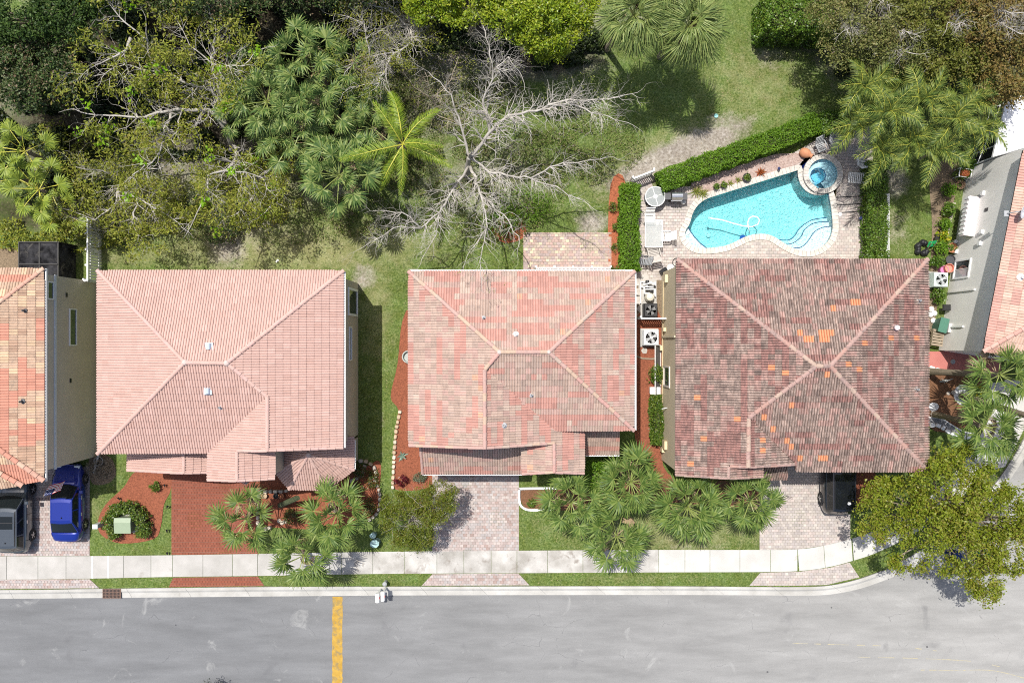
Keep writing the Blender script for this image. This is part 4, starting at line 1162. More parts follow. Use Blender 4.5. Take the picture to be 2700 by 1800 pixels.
# ------------------------------------------------------------------ pool, spa and patio
px = lambda *a: [(a[i], a[i + 1]) for i in range(0, len(a), 2)]
zz1 = lambda *a: [Z1(a[i], a[i + 1]) for i in range(0, len(a), 2)]
paving('patio', [(1676, 468), (1712, 468), (1722, 492), (1815, 492), (1900, 470), (2080, 410), (2150, 370), (2300, 330), (2304, 700), (1786, 700), (1786, 738), (1676, 738)], SANDP, (4, 3, 4, 2), 0.23, 0.18,
       hole=[tuple(p) for p in hull], n_single=300, seed=12, focus=(1760, 640))
GRAVEL = M('pink_gravel', (0.30, 0.21, 0.18), (0.46, 0.36, 0.32), scale=9, rough=0.95, fine=0.45, fscale=24, bump=0.9, bscale=30, bdist=0.05)
slab('gravel_bed', zz1(700, 560, 830, 612, 1080, 528, 1330, 450, 1510, 385, 1625, 325, 1605, 262, 1400, 270, 1200, 330, 900, 430, 700, 500), .10, .155, GRAVEL, kind='structure')

PLASTER = M('pool_plaster', (0.66, 0.74, 0.75), (0.74, 0.80, 0.80), scale=2.5, rough=0.7, fine=0.12, fscale=14)
BLUET = M('pool_tile_blue', (0.012, 0.03, 0.19), (0.02, 0.06, 0.30), scale=12, rough=0.25, fine=0.2, fscale=30)
COPE = M('coping_stone', (0.43, 0.40, 0.36), (0.54, 0.51, 0.465), scale=3, rough=0.8, fine=0.12, orand=0.06)
pool = thing('swimming_pool', 'kidney shaped turquoise swimming pool with raised round spa and pale stone coping', 'swimming pool', P(1950, 560, 0))
W = POOLW; 
if sum(W[i].x * W[(i + 1) % len(W)].y - W[(i + 1) % len(W)].x * W[i].y for i in range(len(W))) < 0: Wc = W[::-1]
else: Wc = W
DEEP = -1.35
b = MB(); n = len(Wc)
for z0, z1, m in ((-0.12, 0.12, 1), (DEEP - .05, -0.12, 0)):
    for i in range(n):
        a, c = Wc[i], Wc[(i + 1) % n]
        b.add([(a.x, a.y, z0), (c.x, c.y, z0), (c.x, c.y, z1), (a.x, a.y, z1)], [(3, 2, 1, 0)], m)
b.build('pool_wall', [PLASTER, BLUET], pool)
x0, x1 = min(p.x for p in Wc), max(p.x for p in Wc); y0, y1 = min(p.y for p in Wc), max(p.y for p in Wc)
gx, gy = 24, 12
fl = MB()
dz = lambda x: DEEP + 0.35 * max(0, (x - (x0 + x1) / 2) / (x1 - x0))
fl.add([(x0 - .3 + (x1 - x0 + .6) * i / gx, y0 - .3 + (y1 - y0 + .6) * j / gy, dz(x0 + (x1 - x0) * i / gx)) for j in range(gy + 1) for i in range(gx + 1)],
       [(j * (gx + 1) + i, j * (gx + 1) + i + 1, (j + 1) * (gx + 1) + i + 1, (j + 1) * (gx + 1) + i) for j in range(gy) for i in range(gx)])
fl.build('pool_floor', PLASTER, pool, smooth=True)
c1 = smooth_line(zz1(1400, 972, 1450, 982, 1510, 978, 1555, 945, 1590, 890, 1650, 840, 1730, 806, 1890, 794), 4)
c2 = smooth_line(zz1(1440, 1014, 1500, 1016, 1550, 1000, 1605, 955, 1640, 890, 1710, 843, 1790, 830, 1890, 830), 4)
c3 = smooth_line(zz1(1520, 1046, 1580, 1046, 1630, 1025, 1675, 975, 1715, 915, 1775, 880, 1830, 870, 1890, 870), 4)
tail = zz1(1895, 1000, 1800, 1070, 1640, 1100, 1480, 1050)
LINE = plain('step_edge_blue', (0.015, 0.07, 0.20), 0.3)
for cv, z in ((c1, -0.75), (c2, -0.47), (c3, -0.20)):
    MB().prism([P(u, v, z) for u, v in cv + tail], DEEP - .05, z).build('pool_step', PLASTER, pool)
    MB().tube([P(u, v, z + .004) for u, v in cv], .028, 5).build('step_edge', LINE, pool)
sh = zz1(672, 878, 720, 950, 770, 1005, 836, 1056, 760, 1080, 660, 1040, 615, 960, 620, 880)
MB().prism([P(u, v, -.22) for u, v in sh], DEEP - .05, -.22).build('pool_step', PLASTER, pool)
MB().tube([P(u, v, -.21) for u, v in sh[:4]], .028, 5).build('step_edge', LINE, pool)


def water_mat(name, k, ripple=1.0):
    m = bpy.data.materials.new(name); nt, N, L, B = nodes(m); N.remove(B); out = N['Material Output']
    geo = N.new('ShaderNodeNewGeometry')
    w1 = noise_node(N, L, geo.outputs['Position'], 4.2, 3, 0.55, 1.6); w2 = noise_node(N, L, geo.outputs['Position'], 9.5, 2, 0.5, 0.8)
    h = mathn(N, L, 'ADD', w1.outputs[0], mathn(N, L, 'MULTIPLY', w2.outputs[0], 0.55))
    bp = N.new('ShaderNodeBump'); bp.inputs['Strength'].default_value = 1.0; bp.inputs['Distance'].default_value = 0.115 * ripple; L.new(h, bp.inputs['Height'])
    tr = N.new('ShaderNodeBsdfTransparent'); tr.inputs[0].default_value = (0.97, 0.99, 0.99, 1)
    gl = N.new('ShaderNodeBsdfGlossy'); gl.inputs['Roughness'].default_value = 0.21; L.new(bp.outputs[0], gl.inputs['Normal'])
    fr = N.new('ShaderNodeFresnel'); fr.inputs[0].default_value = 1.33; L.new(bp.outputs[0], fr.inputs['Normal'])
    mx = N.new('ShaderNodeMixShader'); L.new(fr.outputs[0], mx.inputs[0]); L.new(tr.outputs[0], mx.inputs[1]); L.new(gl.outputs[0], mx.inputs[2])
    L.new(mx.outputs[0], out.inputs['Surface'])
    va = N.new('ShaderNodeVolumeAbsorption'); va.inputs['Density'].default_value = 1.0; va.inputs['Color'].default_value = (1 - k[0], 1 - k[1], 1 - k[2], 1)
    L.new(va.outputs[0], out.inputs['Volume'])
    return m


WATER = water_mat('pool_water', (0.42, 0.082, 0.062))
WSPA = water_mat('spa_water', (0.95, 0.30, 0.12), 0.5)
MB().prism([(p.x, p.y) for p in Wc], DEEP - .15, 0.045).build('water', WATER, pool)
# coping stones, each a block
arcl = [0.0]
for i in range(n): arcl.append(arcl[-1] + (Wc[(i + 1) % n] - Wc[i]).length)
tot = arcl[-1]
def onring(t):
    t %= tot; i = max(k for k in range(n) if arcl[k] <= t); f = (t - arcl[i]) / max(1e-6, arcl[i + 1] - arcl[i])
    a, c = Wc[i], Wc[(i + 1) % n]; p = a + (c - a) * f
    t0, t1 = (Wc[i] - Wc[i - 1]).normalized(), (Wc[(i + 1) % n] - Wc[i]).normalized(); t2 = (Wc[(i + 2) % n] - Wc[(i + 1) % n]).normalized()
    d = ((t0 + t1) * (1 - f) + (t1 + t2) * f).normalized()
    return p, Vector((d.y, -d.x))
spw = P(*SPA).to_2d()
ns = int(tot / 0.24)
for k in range(ns):
    t0, t1 = (k + .03) * tot / ns, (k + .97) * tot / ns
    (a, na), (c, nc) = onring(t0), onring(t1)
    if ((a + c) / 2 - spw).length < SPA_RO + .02: continue
    w_ = .33
    MB().prism([a - na * .03, c - nc * .03, c + nc * w_, a + na * w_], .10, .185 + R.uniform(-.003, .003)).build('coping_stone', COPE, pool)
# spa
b = MB(); sg = 40; cx_, cy_ = spw
ringp = lambda r: [(cx_ + r * math.cos(2 * math.pi * i / sg), cy_ + r * math.sin(2 * math.pi * i / sg)) for i in range(sg)]
for r, z0, z1, m, fl_ in ((SPA_R, -.6, .36, 0, True), (SPA_RO - .03, DEEP, .34, 1, False)):
    q = ringp(r)
    for i in range(sg):
        a, c = q[i], q[(i + 1) % sg]; f = (3, 2, 1, 0) if fl_ else (0, 1, 2, 3)
        b.add([(*a, z0), (*c, z0), (*c, z1), (*a, z1)], [f], m)
b.build('spa_wall', [PLASTER, BLUET], pool)
b = MB(); b.prism(ringp(SPA_R), -.62, -.6); b.build('spa_floor', PLASTER, pool)
wl = Vector(P(*Z1(1752, 445)).to_2d()); wr = 62 / 3.136 * .02326
q = [(wl.x + wr * math.cos(a), wl.y + wr * math.sin(a)) for a in np.linspace(-.6, 1.35 * math.pi, 22)]
benchpts = MB()
ring = ringp(SPA_R - .002)
ang = lambda p: math.atan2(p[1] - cy_, p[0] - cx_)
inner = [(wl.x + wr * math.cos(2 * math.pi * i / sg), wl.y + wr * math.sin(2 * math.pi * i / sg)) for i in range(sg)]
for i in range(sg):
    if 27 <= i <= 31: continue                     # the way in to the seat well
    j = (i + 1) % sg
    benchpts.add([(*ring[i], .0), (*ring[j], .0), (*inner[j], .0), (*inner[i], .0), (*inner[j], -.6), (*inner[i], -.6)], [(0, 1, 2, 3), (3, 2, 4, 5)])
benchpts.build('spa_bench', PLASTER, pool)
MB().tube([(*inner[i % sg], .005) for i in range(32, 67)], .022, 5).build('step_edge', LINE, pool)
MB().prism(ringp(SPA_R - .001), -.58, .28).build('spa_water', WSPA, pool)
for i in range(34):
    a0, a1 = 2 * math.pi * (i + .03) / 34, 2 * math.pi * (i + .97) / 34
    if i == 23: continue                            # the spillway gap
    MB().prism([(cx_ + r * math.cos(a), cy_ + r * math.sin(a)) for r, a in ((SPA_R - .03, a0), (SPA_R - .03, a1), (SPA_RO, a1), (SPA_RO, a0))], .26, .38 + R.uniform(-.003, .003)).build('coping_stone', COPE, pool)
a = 2 * math.pi * 23.5 / 34
MB().prism([(cx_ + r * math.cos(a + d), cy_ + r * math.sin(a + d)) for r, d in ((SPA_R, -.07), (SPA_R, .07), (SPA_RO + .03, .07), (SPA_RO + .03, -.07))], .18, .285).build('spillway', COPE, pool)
for u, v in ((1868, 850), ):
    p = P(*Z1(1868, 830)); 
for (x, y, r) in ((840, 940, .14), (1752, 425, .12)):
    p = P(*Z1(x, y), -1.2 if x < 1000 else -.55); MB().lathe([(r, -.15), (r, .02), (r * .4, .05)], 12, c=p).build('drain_cover', WHITE, pool)

rebase(pool)
# pool cleaner with its floating hose
cl = thing('pool_cleaner', 'white hose looping on the pool water down to a blue pool cleaner', 'pool cleaner', P(*Z1(1170, 940), 0))
o_ = cl.location
hz = [(850, 800), (950, 815), (1050, 845), (1130, 866), (1200, 872), (1248, 852), (1263, 818), (1242, 790), (1205, 784), (1176, 804), (1164, 840), (1172, 880)]
hp = [P(*Z1(*p), .065) for p in hz] + [P(*Z1(1178, 915), -.3), P(*Z1(1176, 935), -1.0)]
MB().tube([Vector((*q, p.z)) - o_ for q, p in zip([Vector((a.x, a.y)) for a in hp], hp)], .035, 7).build('hose', plain('hose_white', (.82, .84, .84)), cl, smooth=True)
b = MB(); b.lathe([(.05, -1.25), (.17, -1.22), (.19, -1.15), (.10, -1.05), (.03, -1.0)], 10); b.build('cleaner_body', plain('cleaner_blue', (.03, .12, .5)), cl)
p = P(*Z1(845, 800), .05) - o_; MB().lathe([(.09, -.05), (.09, .03), (.03, .06)], 10, c=p).build('skimmer_float', plain('float_teal', (.25, .6, .62)), cl)

for i, ((a, b_), (c, d)) in enumerate((((2197, 521), (2280, 517)), ((2197, 542), (2278, 537)), ((2196, 562), (2277, 557)))):
    q = MB(); p0, p1 = P(a, b_), P(c, d); q.prism([(p0.x, p0.y - .03), (p1.x, p1.y - .03), (p1.x, p1.y + .03), (p0.x, p0.y + .03)], .12, .136)
    tag(q.build('deck_drain', BLACK), ('topmost', 'middle', 'lowest')[i] + ' of three thin black slots across the pool paving', 'deck drain', 'black slots in the pool paving')
b = MB(); b.lathe([(.12, 0), (.12, .012), (.10, .02)], 18, c=P(2215, 565, .133)); tag(b.build('skimmer_lid', WHITE), 'round white lid set in the paving right of the pool', 'lid')

# ------------------------------------------------------------------ garden furniture
FRAMEW = plain('frame_white', (.70, .70, .68), .4); STRAP = plain('strap_white', (.74, .73, .70), .6)
GREYW = M('grey_teak', (.36, .33, .30), (.48, .45, .41), scale=4, aniso=(1, 5, 1), fine=.2)


def patio_chair(label, u, v, deg, fm=FRAMEW, sm=STRAP, w=.58, back=.55, seat=.50, h=.42, lean=.32, group='patio chairs around the pool', name='patio_chair', nslat=5):
    t = thing(name, label, 'chair', P(u, v, .132), math.radians(deg), group)
    f = MB(); hw = w / 2
    for s in (-1, 1):
        f.tube([(s * hw, seat / 2, 0), (s * hw, seat / 2, .62), (s * hw, -seat / 2 - .05, .62), (s * hw, -seat / 2 - .12, 0)], .018, 5)
        f.tube([(s * (hw - .03), seat / 2, h), (s * (hw - .03), -seat / 2, h - .03), (s * (hw - .03), -seat / 2 - lean, h + back)], .018, 5)
    f.tube([(-hw, seat / 2, h), (hw, seat / 2, h)], .018, 5); f.tube([(-hw, -seat / 2 - lean, h + back), (hw, -seat / 2 - lean, h + back)], .018, 5)
    f.build('frame', fm, t)
    for k in range(nslat):
        y = seat / 2 - .05 - (seat - .08) * k / (nslat - 1); MB().box(-hw + .02, hw - .02, y - .032, y + .032, h - .005, h + .018).build('seat_slat', sm, t)
    for k in range(nslat):
        q = (k + .7) / nslat; y, z = -seat / 2 - lean * q, h - .03 + (back + .03) * q
        MB().box(-hw + .02, hw - .02, y - .028, y + .028, z - .03, z + .03).build('back_slat', sm, t)
    for s in (-1, 1): MB().box(s * hw - .03, s * hw + .03, -seat / 2 - .03, seat / 2 + .02, .62, .645).build('armrest', fm, t)
    return t


patio_chair('white strap chair at the top end of the rectangular glass table', 1709, 579, 180)
patio_chair('white strap chair at the pool side of the rectangular glass table', 1750, 625, 90)
patio_chair('slatted grey wooden armchair tilted below the rectangular glass table', 1719, 664, 12, GREYW, GREYW, .70, .62, .62, .38, .42, nslat=7)
patio_chair('dark folding chair by the lower end of the left pool hedge', 1689, 688, 80, DARK, plain('sling_grey', (.22, .23, .24)), .56)
patio_chair('grey slatted chair in the shade just right of the fallen clay urn', 2157, 393, 205, GREY, GREY, .58)
patio_chair('grey slatted lounge chair half under the drooping palm fronds', 2196, 383, 200, GREY, GREY, .62, .75, .60, .35, .5, nslat=7)
patio_chair('white plastic chair beside the round wire table', 2262, 428, 10, WHITE, WHITE, .52, .5, .44)
# chaise lounge
t = thing('lounge_chair', 'white strap lounge chair on the paving right of the spa', 'lounge chair', P(2258, 473, .132), math.radians(84))
f = MB()
for s in (-1, 1):
    f.tube([(s * .31, .62, .33), (s * .31, -.2, .36), (s * .31, -.75, .62)], .02, 6)
    for y in (.5, -.35): f.tube([(s * .31, y, .34), (s * .33, y, 0)], .02, 5)
f.tube([(-.31, .62, .33), (.31, .62, .33)], .02, 5); f.tube([(-.31, -.75, .62), (.31, -.75, .62)], .02, 5); f.build('frame', FRAMEW, t)
for k in range(11):
    y = .55 - k * .115; z = .345 if y > -.2 else .36 + (-.2 - y) * .47
    MB().box(-.29, .29, y - .035, y + .035, z, z + .02).build('strap', STRAP, t)
TGL = bpy.data.materials.new('table_glass'); nt, N, L, B = nodes(TGL); B.inputs['Base Color'].default_value = (.62, .66, .65, 1); B.inputs['Roughness'].default_value = .15; B.inputs['Alpha'].default_value = .30
t = thing('round_table', 'round white framed glass table beside the barbecue grill', 'table', P(1722, 524, .132))
b = MB(); b.lathe([(.60, .72), (.615, .73), (.615, .75), (.57, .75), (.57, .72)], 32); b.build('rim', FRAMEW, t)
MB().lathe([(.57, .733), (.57, .742)], 32).build('table_top', TGL, t)
for a in (0.3, 1.87, 3.44, 5.01):
    MB().tube([(.1 * math.cos(a), .1 * math.sin(a), .745), (.58 * math.cos(a), .58 * math.sin(a), .745)], .022, 4).build('spoke', FRAMEW, t)
    MB().tube([(.5 * math.cos(a + .6), .5 * math.sin(a + .6), .72), (.56 * math.cos(a + .6), .56 * math.sin(a + .6), 0)], .022, 5).build('leg', FRAMEW, t)
MB().lathe([(.13, .745), (.13, .757), (.05, .757), (.05, .79), (.02, .79)], 14).build('umbrella_ring', FRAMEW, t)
MB().lathe([(.55, .05), (.57, .06), (.55, .07)], 24).build('foot_ring', DARK, t)
t = thing('glass_table', 'long rectangular glass patio table beside the left pool hedge', 'table', P(1718, 620, .132))
MB().box(-.50, .50, -.80, .80, .725, .735).build('table_top', TGL, t)
f = MB()
for q in ((-.53, -.50, -.82, .82), (.50, .53, -.82, .82), (-.5, .5, -.83, -.80), (-.5, .5, .80, .83)): f.box(*q, .715, .745)
f.build('rim', FRAMEW, t)
for sx in (-.45, .45):
    for sy in (-.72, .72): MB().tube([(sx, sy, .715), (sx, sy, 0)], .025, 6).build('leg', FRAMEW, t)
# grill
t = thing('barbecue_grill', 'black barbecue grill with polished steel lid beside the round table', 'barbecue grill', P(1777, 524, .132))
MB().bbox(-.34, .36, -.24, .22, .12, .82).build('cabinet', BLACK, t)
b = MB(); pts = [(math.cos(a) * .25 - .01, math.sin(a) * .26 + .84) for a in np.linspace(0, math.pi, 9)]
b.add([(-.32, y, z) for y, z in pts] + [(.32, y, z) for y, z in pts], [(i + 1, i, i + 9 + 0, i + 10) for i in range(8)] + [tuple(range(9)), tuple(range(17, 8, -1))]); b.build('lid', STEEL, t)
MB().tube([(-.25, -.30, .92), (.25, -.30, .92)], .018, 6).build('handle', STEEL, t)
MB().box(-.70, -.37, -.20, .20, .80, .84).build('side_shelf', DARK, t); MB().box(.38, .64, -.20, .20, .80, .84).build('side_shelf', DARK, t)
MB().box(-.33, .33, -.30, -.245, .68, .80).build('control_panel', STEEL, t)
for i in range(4): MB().lathe([(.03, 0), (.03, .03)], 8, M4=Matrix.Translation((-.22 + i * .15, -.30, .74)) @ Matrix.Rotation(math.pi / 2, 4, 'X')).build('knob', BLACK, t)
for s in (-.3, .32): MB().lathe([(.09, -.03), (.09, .03)], 12, M4=Matrix.Translation((s, .1, .09)) @ Matrix.Rotation(math.pi / 2, 4, 'Y')).build('wheel', BLACK, t)
MB().lathe([(.12, .02), (.15, .1), (.15, .3), (.08, .38)], 12, c=(.52, -.25, 0)).build('gas_bottle', plain('gas_grey', (.5, .5, .5)), t)
# wire table
t = thing('wire_table', 'small round wire table in the shade beside the spa', 'table', P(2238, 406, .132))
b = MB()
for r in (.36, .24, .12): b.tube([(r * math.cos(a), r * math.sin(a), .68) for a in np.linspace(0, 2 * math.pi, 21)], .014, 4, cap=False)
for a in np.linspace(0, math.pi, 5)[:-1]: b.tube([(.36 * math.cos(a), .36 * math.sin(a), .68), (-.36 * math.cos(a), -.36 * math.sin(a), .68)], .01, 4)
b.build('table_top', GREY, t)
for a in (.5, 2.6, 4.7): MB().tube([(.2 * math.cos(a), .2 * math.sin(a), .68), (.34 * math.cos(a), .34 * math.sin(a), 0)], .014, 4).build('leg', GREY, t)
# fallen urn
t = thing('clay_urn', 'large terracotta urn lying on its side at the end of the pool hedge', 'urn', P(2122, 408, .15))
Mx = Matrix.Translation((0, 0, .28)) @ Matrix.Rotation(math.radians(-32), 4, 'Z') @ Matrix.Rotation(math.radians(72), 4, 'Y')
MB().lathe([(.12, -.42), (.22, -.36), (.30, -.15), (.28, .05), (.15, .24), (.11, .30), (.16, .36), (.16, .39), (.12, .39), (.09, .30)], 18, M4=Mx).build('urn_body', TERRA, t, smooth=True)
MB().lathe([(.085, .30), (.09, .385)], 14, M4=Mx).build('urn_mouth', plain('urn_inside', (.03, .015, .01)), t)
for u, v, lab in ((2050, 447, 'small blue solar light in the gravel above the pool'), (2264, 577, 'small dark solar light on the paving by the right hedge')):
    b = MB(); b.tube([(0, 0, 0), (0, 0, .25)], .02, 5); b.lathe([(.05, .25), (.10, .30), (.02, .36)], 8); o = b.build('garden_light', plain('light_blue_dark', (.03, .04, .12)), loc=P(u, v, .14)); tag(o, lab, 'garden light')
# hose, reel pot and box by the house corner
b = MB(); b.tube([(.26 * math.cos(a), .26 * math.sin(a), .03 + .004 * i) for i, a in enumerate(np.linspace(.6, 6.9, 22))], .02, 5); tag(b.build('garden_hose', BLACK, loc=P(1784, 692, .132)), 'black garden hose loop at the corner of the weathered roof', 'hose')
b = MB(); b.lathe([(.20, 0), (.24, .30), (.22, .32), (.20, .30), (.06, .30), (.06, .36), (.01, .36)], 18); tag(b.build('hose_pot', WHITE, loc=P(1766, 708, .132)), 'round white hose pot at the corner of the weathered roof', 'pot')
b = MB(); Mx = Matrix.Rotation(.6, 4, 'Z'); b.box(-.2, .2, -.15, .15, 0, .4, M4=Mx); b.add([Mx @ Vector(p) for p in ((-.22, -.17, .4), (.22, -.17, .4), (.22, .17, .4), (-.22, .17, .4), (-.22, 0, .52), (.22, 0, .52))], [(0, 1, 5, 4), (2, 3, 4, 5), (1, 2, 5), (3, 0, 4)])
tag(b.build('storage_box', BLACK, loc=P(1747, 716, .132)), 'small black gabled box beside the white hose pot', 'box')

# ------------------------------------------------------------------ fences
def picket_fence(label, a, c, n, h=1.45, pw=.09, m=WHITE, rails=(.25, 1.2), posts=2, cap=True, group=None):
    """a, c are ground points in pixels"""
    p0, p1 = P(*a), P(*c); d = (p1 - p0); ln = d.length; rz = math.atan2(d.y, d.x)
    t = thing('picket_fence', label, 'fence', p0, rz, group)
    pm = MB().box(-pw / 2, pw / 2, -.012, .012, .05, h).mesh('picket', m)
    for i in range(n): ob('picket', pm, t, loc=((i + .5) * ln / n, 0, 0))
    for z in rails: MB().box(0, ln, .014, .06, z - .04, z + .04).build('rail', m, t)
    for i in range(posts):
        x = ln * i / max(1, posts - 1); b = MB(); b.box(x - .05, x + .05, .062, .16, 0, h + .06); b.build('post', m, t)
    if cap: MB().box(0, ln, -.03, .06, h + .002, h + .04).build('top_rail', m, t)
    return t
picket_fence('white picket fence across the side passage between two air conditioners', (1679, 842), (1754, 842), 14, 1.5, .07)
picket_fence('short white picket fence bridging the gap between the two pool hedges', (1662, 483), (1716, 462), 12, 1.3, .06)
picket_fence('tall white slat fence between the left house and the pink roofed house', (268, 745), (268, 585), 22, 1.55, .12, posts=5)
picket_fence('short white fence piece joining the left house to the tall fence', (256, 746), (267, 746), 3, 1.5, .1)
t = picket_fence('white picket fence with maroon infill along the middle house patio', (1411, 712), (1604, 712), 19, 1.15, .10, posts=5)
for i in range(18): MB().box((i + .82) * (193 * .02326) / 19, (i + 1.18) * (193 * .02326) / 19, -.05, -.02, .3, 1.15).build('infill', plain('maroon', (.22, .03, .05)) if i == 0 else bpy.data.materials['maroon'], t)
picket_fence('low white fence barely showing behind the right pool hedge', (2320, 702), (2320, 520), 26, 1.0, .07, posts=6)

# ------------------------------------------------------------------ air conditioners and pool equipment
def air_con(label, u, v, body, top, w=.78, h=.80, rz=0.0, group='air conditioner units beside the houses', blade=None):
    t = thing('air_conditioner', label, 'air conditioner', P(u, v, .10), rz, group); hw = w / 2
    MB().box(-hw - .1, hw + .1, -hw - .1, hw + .1, 0, .09).build('pad', CONC, t)
    b = MB(); b.bbox(-hw, hw, -hw, hw, .10, h, .05); b.build('cabinet', body, t)
    for k in range(5): MB().box(-hw - .006, hw + .006, -hw - .006, hw + .006, .2 + k * .11, .23 + k * .11).build('louver', body, t)
    b = MB(); b.lathe([(hw * .82, h + .002), (hw * .82, h + .03), (hw * .76, h + .03), (hw * .76, h + .002)], 24); b.build('fan_guard_ring', top, t)
    MB().lathe([(hw * .76, h + .003), (0.001, h + .003)], 24).build('fan_well', BLACK, t)
    for k in range(4):
        a = k * math.pi / 2 + .5; c, s = math.cos(a), math.sin(a)
        q = MB(); q.add([(c * .08 - s * .05, s * .08 + c * .05, h + .008), (c * .08 + s * .05, s * .08 - c * .05, h + .02), (c * hw * .7 + s * .12, s * hw * .7 - c * .12, h + .022), (c * hw * .7 - s * .10, s * hw * .7 + c * .10, h + .008)], [(0, 1, 2, 3)]); q.build('fan_blade', blade or GREY, t)
    MB().lathe([(.08, h + .02), (.08, h + .05), (.02, h + .06)], 12).build('fan_hub', top, t)
    for k in range(8):
        a = k * math.pi / 8; MB().tube([(hw * .8 * math.cos(a), hw * .8 * math.sin(a), h + .035), (-hw * .8 * math.cos(a), -hw * .8 * math.sin(a), h + .035)], .004, 3).build('guard_wire', top, t)
    return t
LG = plain('ac_light_grey', (.58, .59, .60), .4)
air_con('light grey air conditioner on the red mulch between two houses', 1711, 890, LG, LG, .92, .85)
air_con('black air conditioner just behind the side passage fence', 1710, 819, BLACK, BLACK, .80, .85, blade=plain('blade_dark', (.16, .16, .16)))
air_con('pale green air conditioner against the pale grey right house', 2462, 740, plain('ac_pale_green', (.50, .56, .54)), plain('ac_pale_green_top', (.50, .56, .54)), .86, .85, -.02)
t = thing('pool_pump', 'pool pump and filter set with white pipes behind the black air conditioner', 'pool pump', P(1707, 770, .10))
MB().box(-.55, .55, -.75, .75, 0, .06).build('pad', CONC, t)
MB().lathe([(.26, .06), (.28, .5), (.22, .72), (.10, .8), (.02, .82)], 16, c=(.05, -.35, 0)).build('filter_tank', plain('filter_cream', (.62, .58, .48)), t)
MB().lathe([(.10, -.35), (.12, -.3), (.12, .2), (.06, .3)], 12, M4=Matrix.Translation((-.05, .35, .28)) @ Matrix.Rotation(math.pi / 2, 4, 'X')).build('pump_motor', BLACK, t)
MB().lathe([(.11, 0), (.11, .25), (.13, .27), (.02, .3)], 12, c=(.2, .1, .1)).build('strainer', BLACK, t)
for q in ([(-.45, -.7, .2), (-.45, .6, .2), (-.2, .6, .3)], [(-.45, .3, .35), (.35, .3, .35), (.35, -.2, .4)], [(-.3, .45, .5), (-.1, .45, .5), (.1, .55, .5), (.35, .45, .5)], [(.0, -.12, .6), (-.3, -.12, .6), (-.3, .3, .6)], [(.42, .6, .3), (.42, -.3, .3)], [(-.2, .15, .45), (.3, .15, .45)]):
    MB().tube(q, .045, 7).build('pipe', WHITE, t)
for q in ((-.3, .45), (.1, .55), (.35, .3), (-.1, .3)): MB().lathe([(.07, .47), (.07, .56), (.03, .6)], 10, c=(*q, 0)).build('valve', WHITE if q[0] < .2 else BLACK, t)
FLAG_ = M('flagstone', (.34, .31, .27), (.47, .44, .40), scale=3, rough=.9, fine=.2)
for i, (u, v, s) in enumerate(((1681, 770, .30), (1683, 790, .34), (1678, 745, .26), (1700, 735, .3), (1690, 815, .26), (1699, 924, .2))):
    pts = [(math.cos(a) * s * R.uniform(.8, 1.1), math.sin(a) * s * R.uniform(.7, 1.1)) for a in np.linspace(0, 2 * math.pi, 7)[:-1]]
    tag(MB().prism(pts, 0, .07).build('flagstone', FLAG_, loc=P(u, v, .11)), 'loose grey flagstone lying ' + ('beside the pool filter tank', 'left of the black air conditioner', 'nearest the pool patio', 'between the pump and the patio', 'closest to the passage fence', 'on red mulch below the light grey air conditioner')[i], 'flagstone', 'loose flagstones in the side passage')
b = MB(); b.bbox(-.27, .27, -.19, .19, 0, .5, .03); b.box(-.29, .29, -.21, .21, .502, .54); tag(b.build('cooler_box', WHITE, loc=P(1723, 1028, .11)), 'white lidded box between the two clipped shrubs', 'box')
t = thing('leaning_screen', 'long white framed insect screen leaning on the khaki wall', 'screen', P(1728, 975, .11))
b = MB(); Mx = Matrix.Rotation(math.radians(58), 4, 'Y')
b.box(-.9, 0, -1.55, -1.49, -.02, .02, M4=Matrix.Translation((.32, 0, 0)) @ Mx); b.box(-.9, 0, 1.49, 1.55, -.02, .02, M4=Matrix.Translation((.32, 0, 0)) @ Mx); b.box(-.05, 0, -1.49, 1.49, -.02, .02, M4=Matrix.Translation((.32, 0, 0)) @ Mx); b.box(-.9, -.85, -1.49, 1.49, -.02, .02, M4=Matrix.Translation((.32, 0, 0)) @ Mx)
b.build('frame', WHITE, t); MB().box(-.85, -.05, -1.49, 1.49, -.004, .004, M4=Matrix.Translation((.32, 0, 0)) @ Mx).build('mesh_panel', plain('screen_dark', (.12, .12, .12)), t)
MB().tube([P(1676, 938, .14), P(1695, 945, .14), P(1715, 946, .14), P(1738, 945, .14)], .05, 6); 
b = MB(); b.tube([P(1676, 938, .14), P(1695, 945, .14), P(1715, 946, .14), P(1738, 945, .14)], .06, 6); tag(b.build('border_log', WOOD), 'pale log edging across the red mulch passage', 'log')
# ------------------------------------------------------------------ mulch beds
def mulch(name, c): return M(name, tuple(x * .62 for x in c), c, tuple(min(1, x * 1.25) for x in c), scale=11, rough=.95, fine=.4, fscale=30, bump=1.0, bscale=28, bdist=.05, stain=(.8, .68, tuple(x * .55 for x in c)))
RMULCH = mulch('red_mulch', (.25, .083, .045)); BMULCH = mulch('brown_mulch', (.17, .085, .045)); OMULCH = mulch('orange_mulch', (.33, .105, .05)); CHIP = mulch('brown_chips', (.20, .15, .10))
def bed(pts, m, z=.125, n=4):
    q = smooth_loop(pts, n); o = MB().prism([P(u, v, z) for u, v in q], .04, z).build('mulch_bed', m); return tag(o, kind='structure')
bed(px(362, 1240, 448, 1235, 450, 1290, 432, 1330, 424, 1385, 405, 1420, 320, 1432, 268, 1410, 258, 1375, 278, 1330, 325, 1285), RMULCH)
bed(px(688, 1262, 930, 1240, 1000, 1215, 1000, 1290, 998, 1340, 972, 1368, 900, 1392, 760, 1392, 688, 1372), RMULCH, .126)
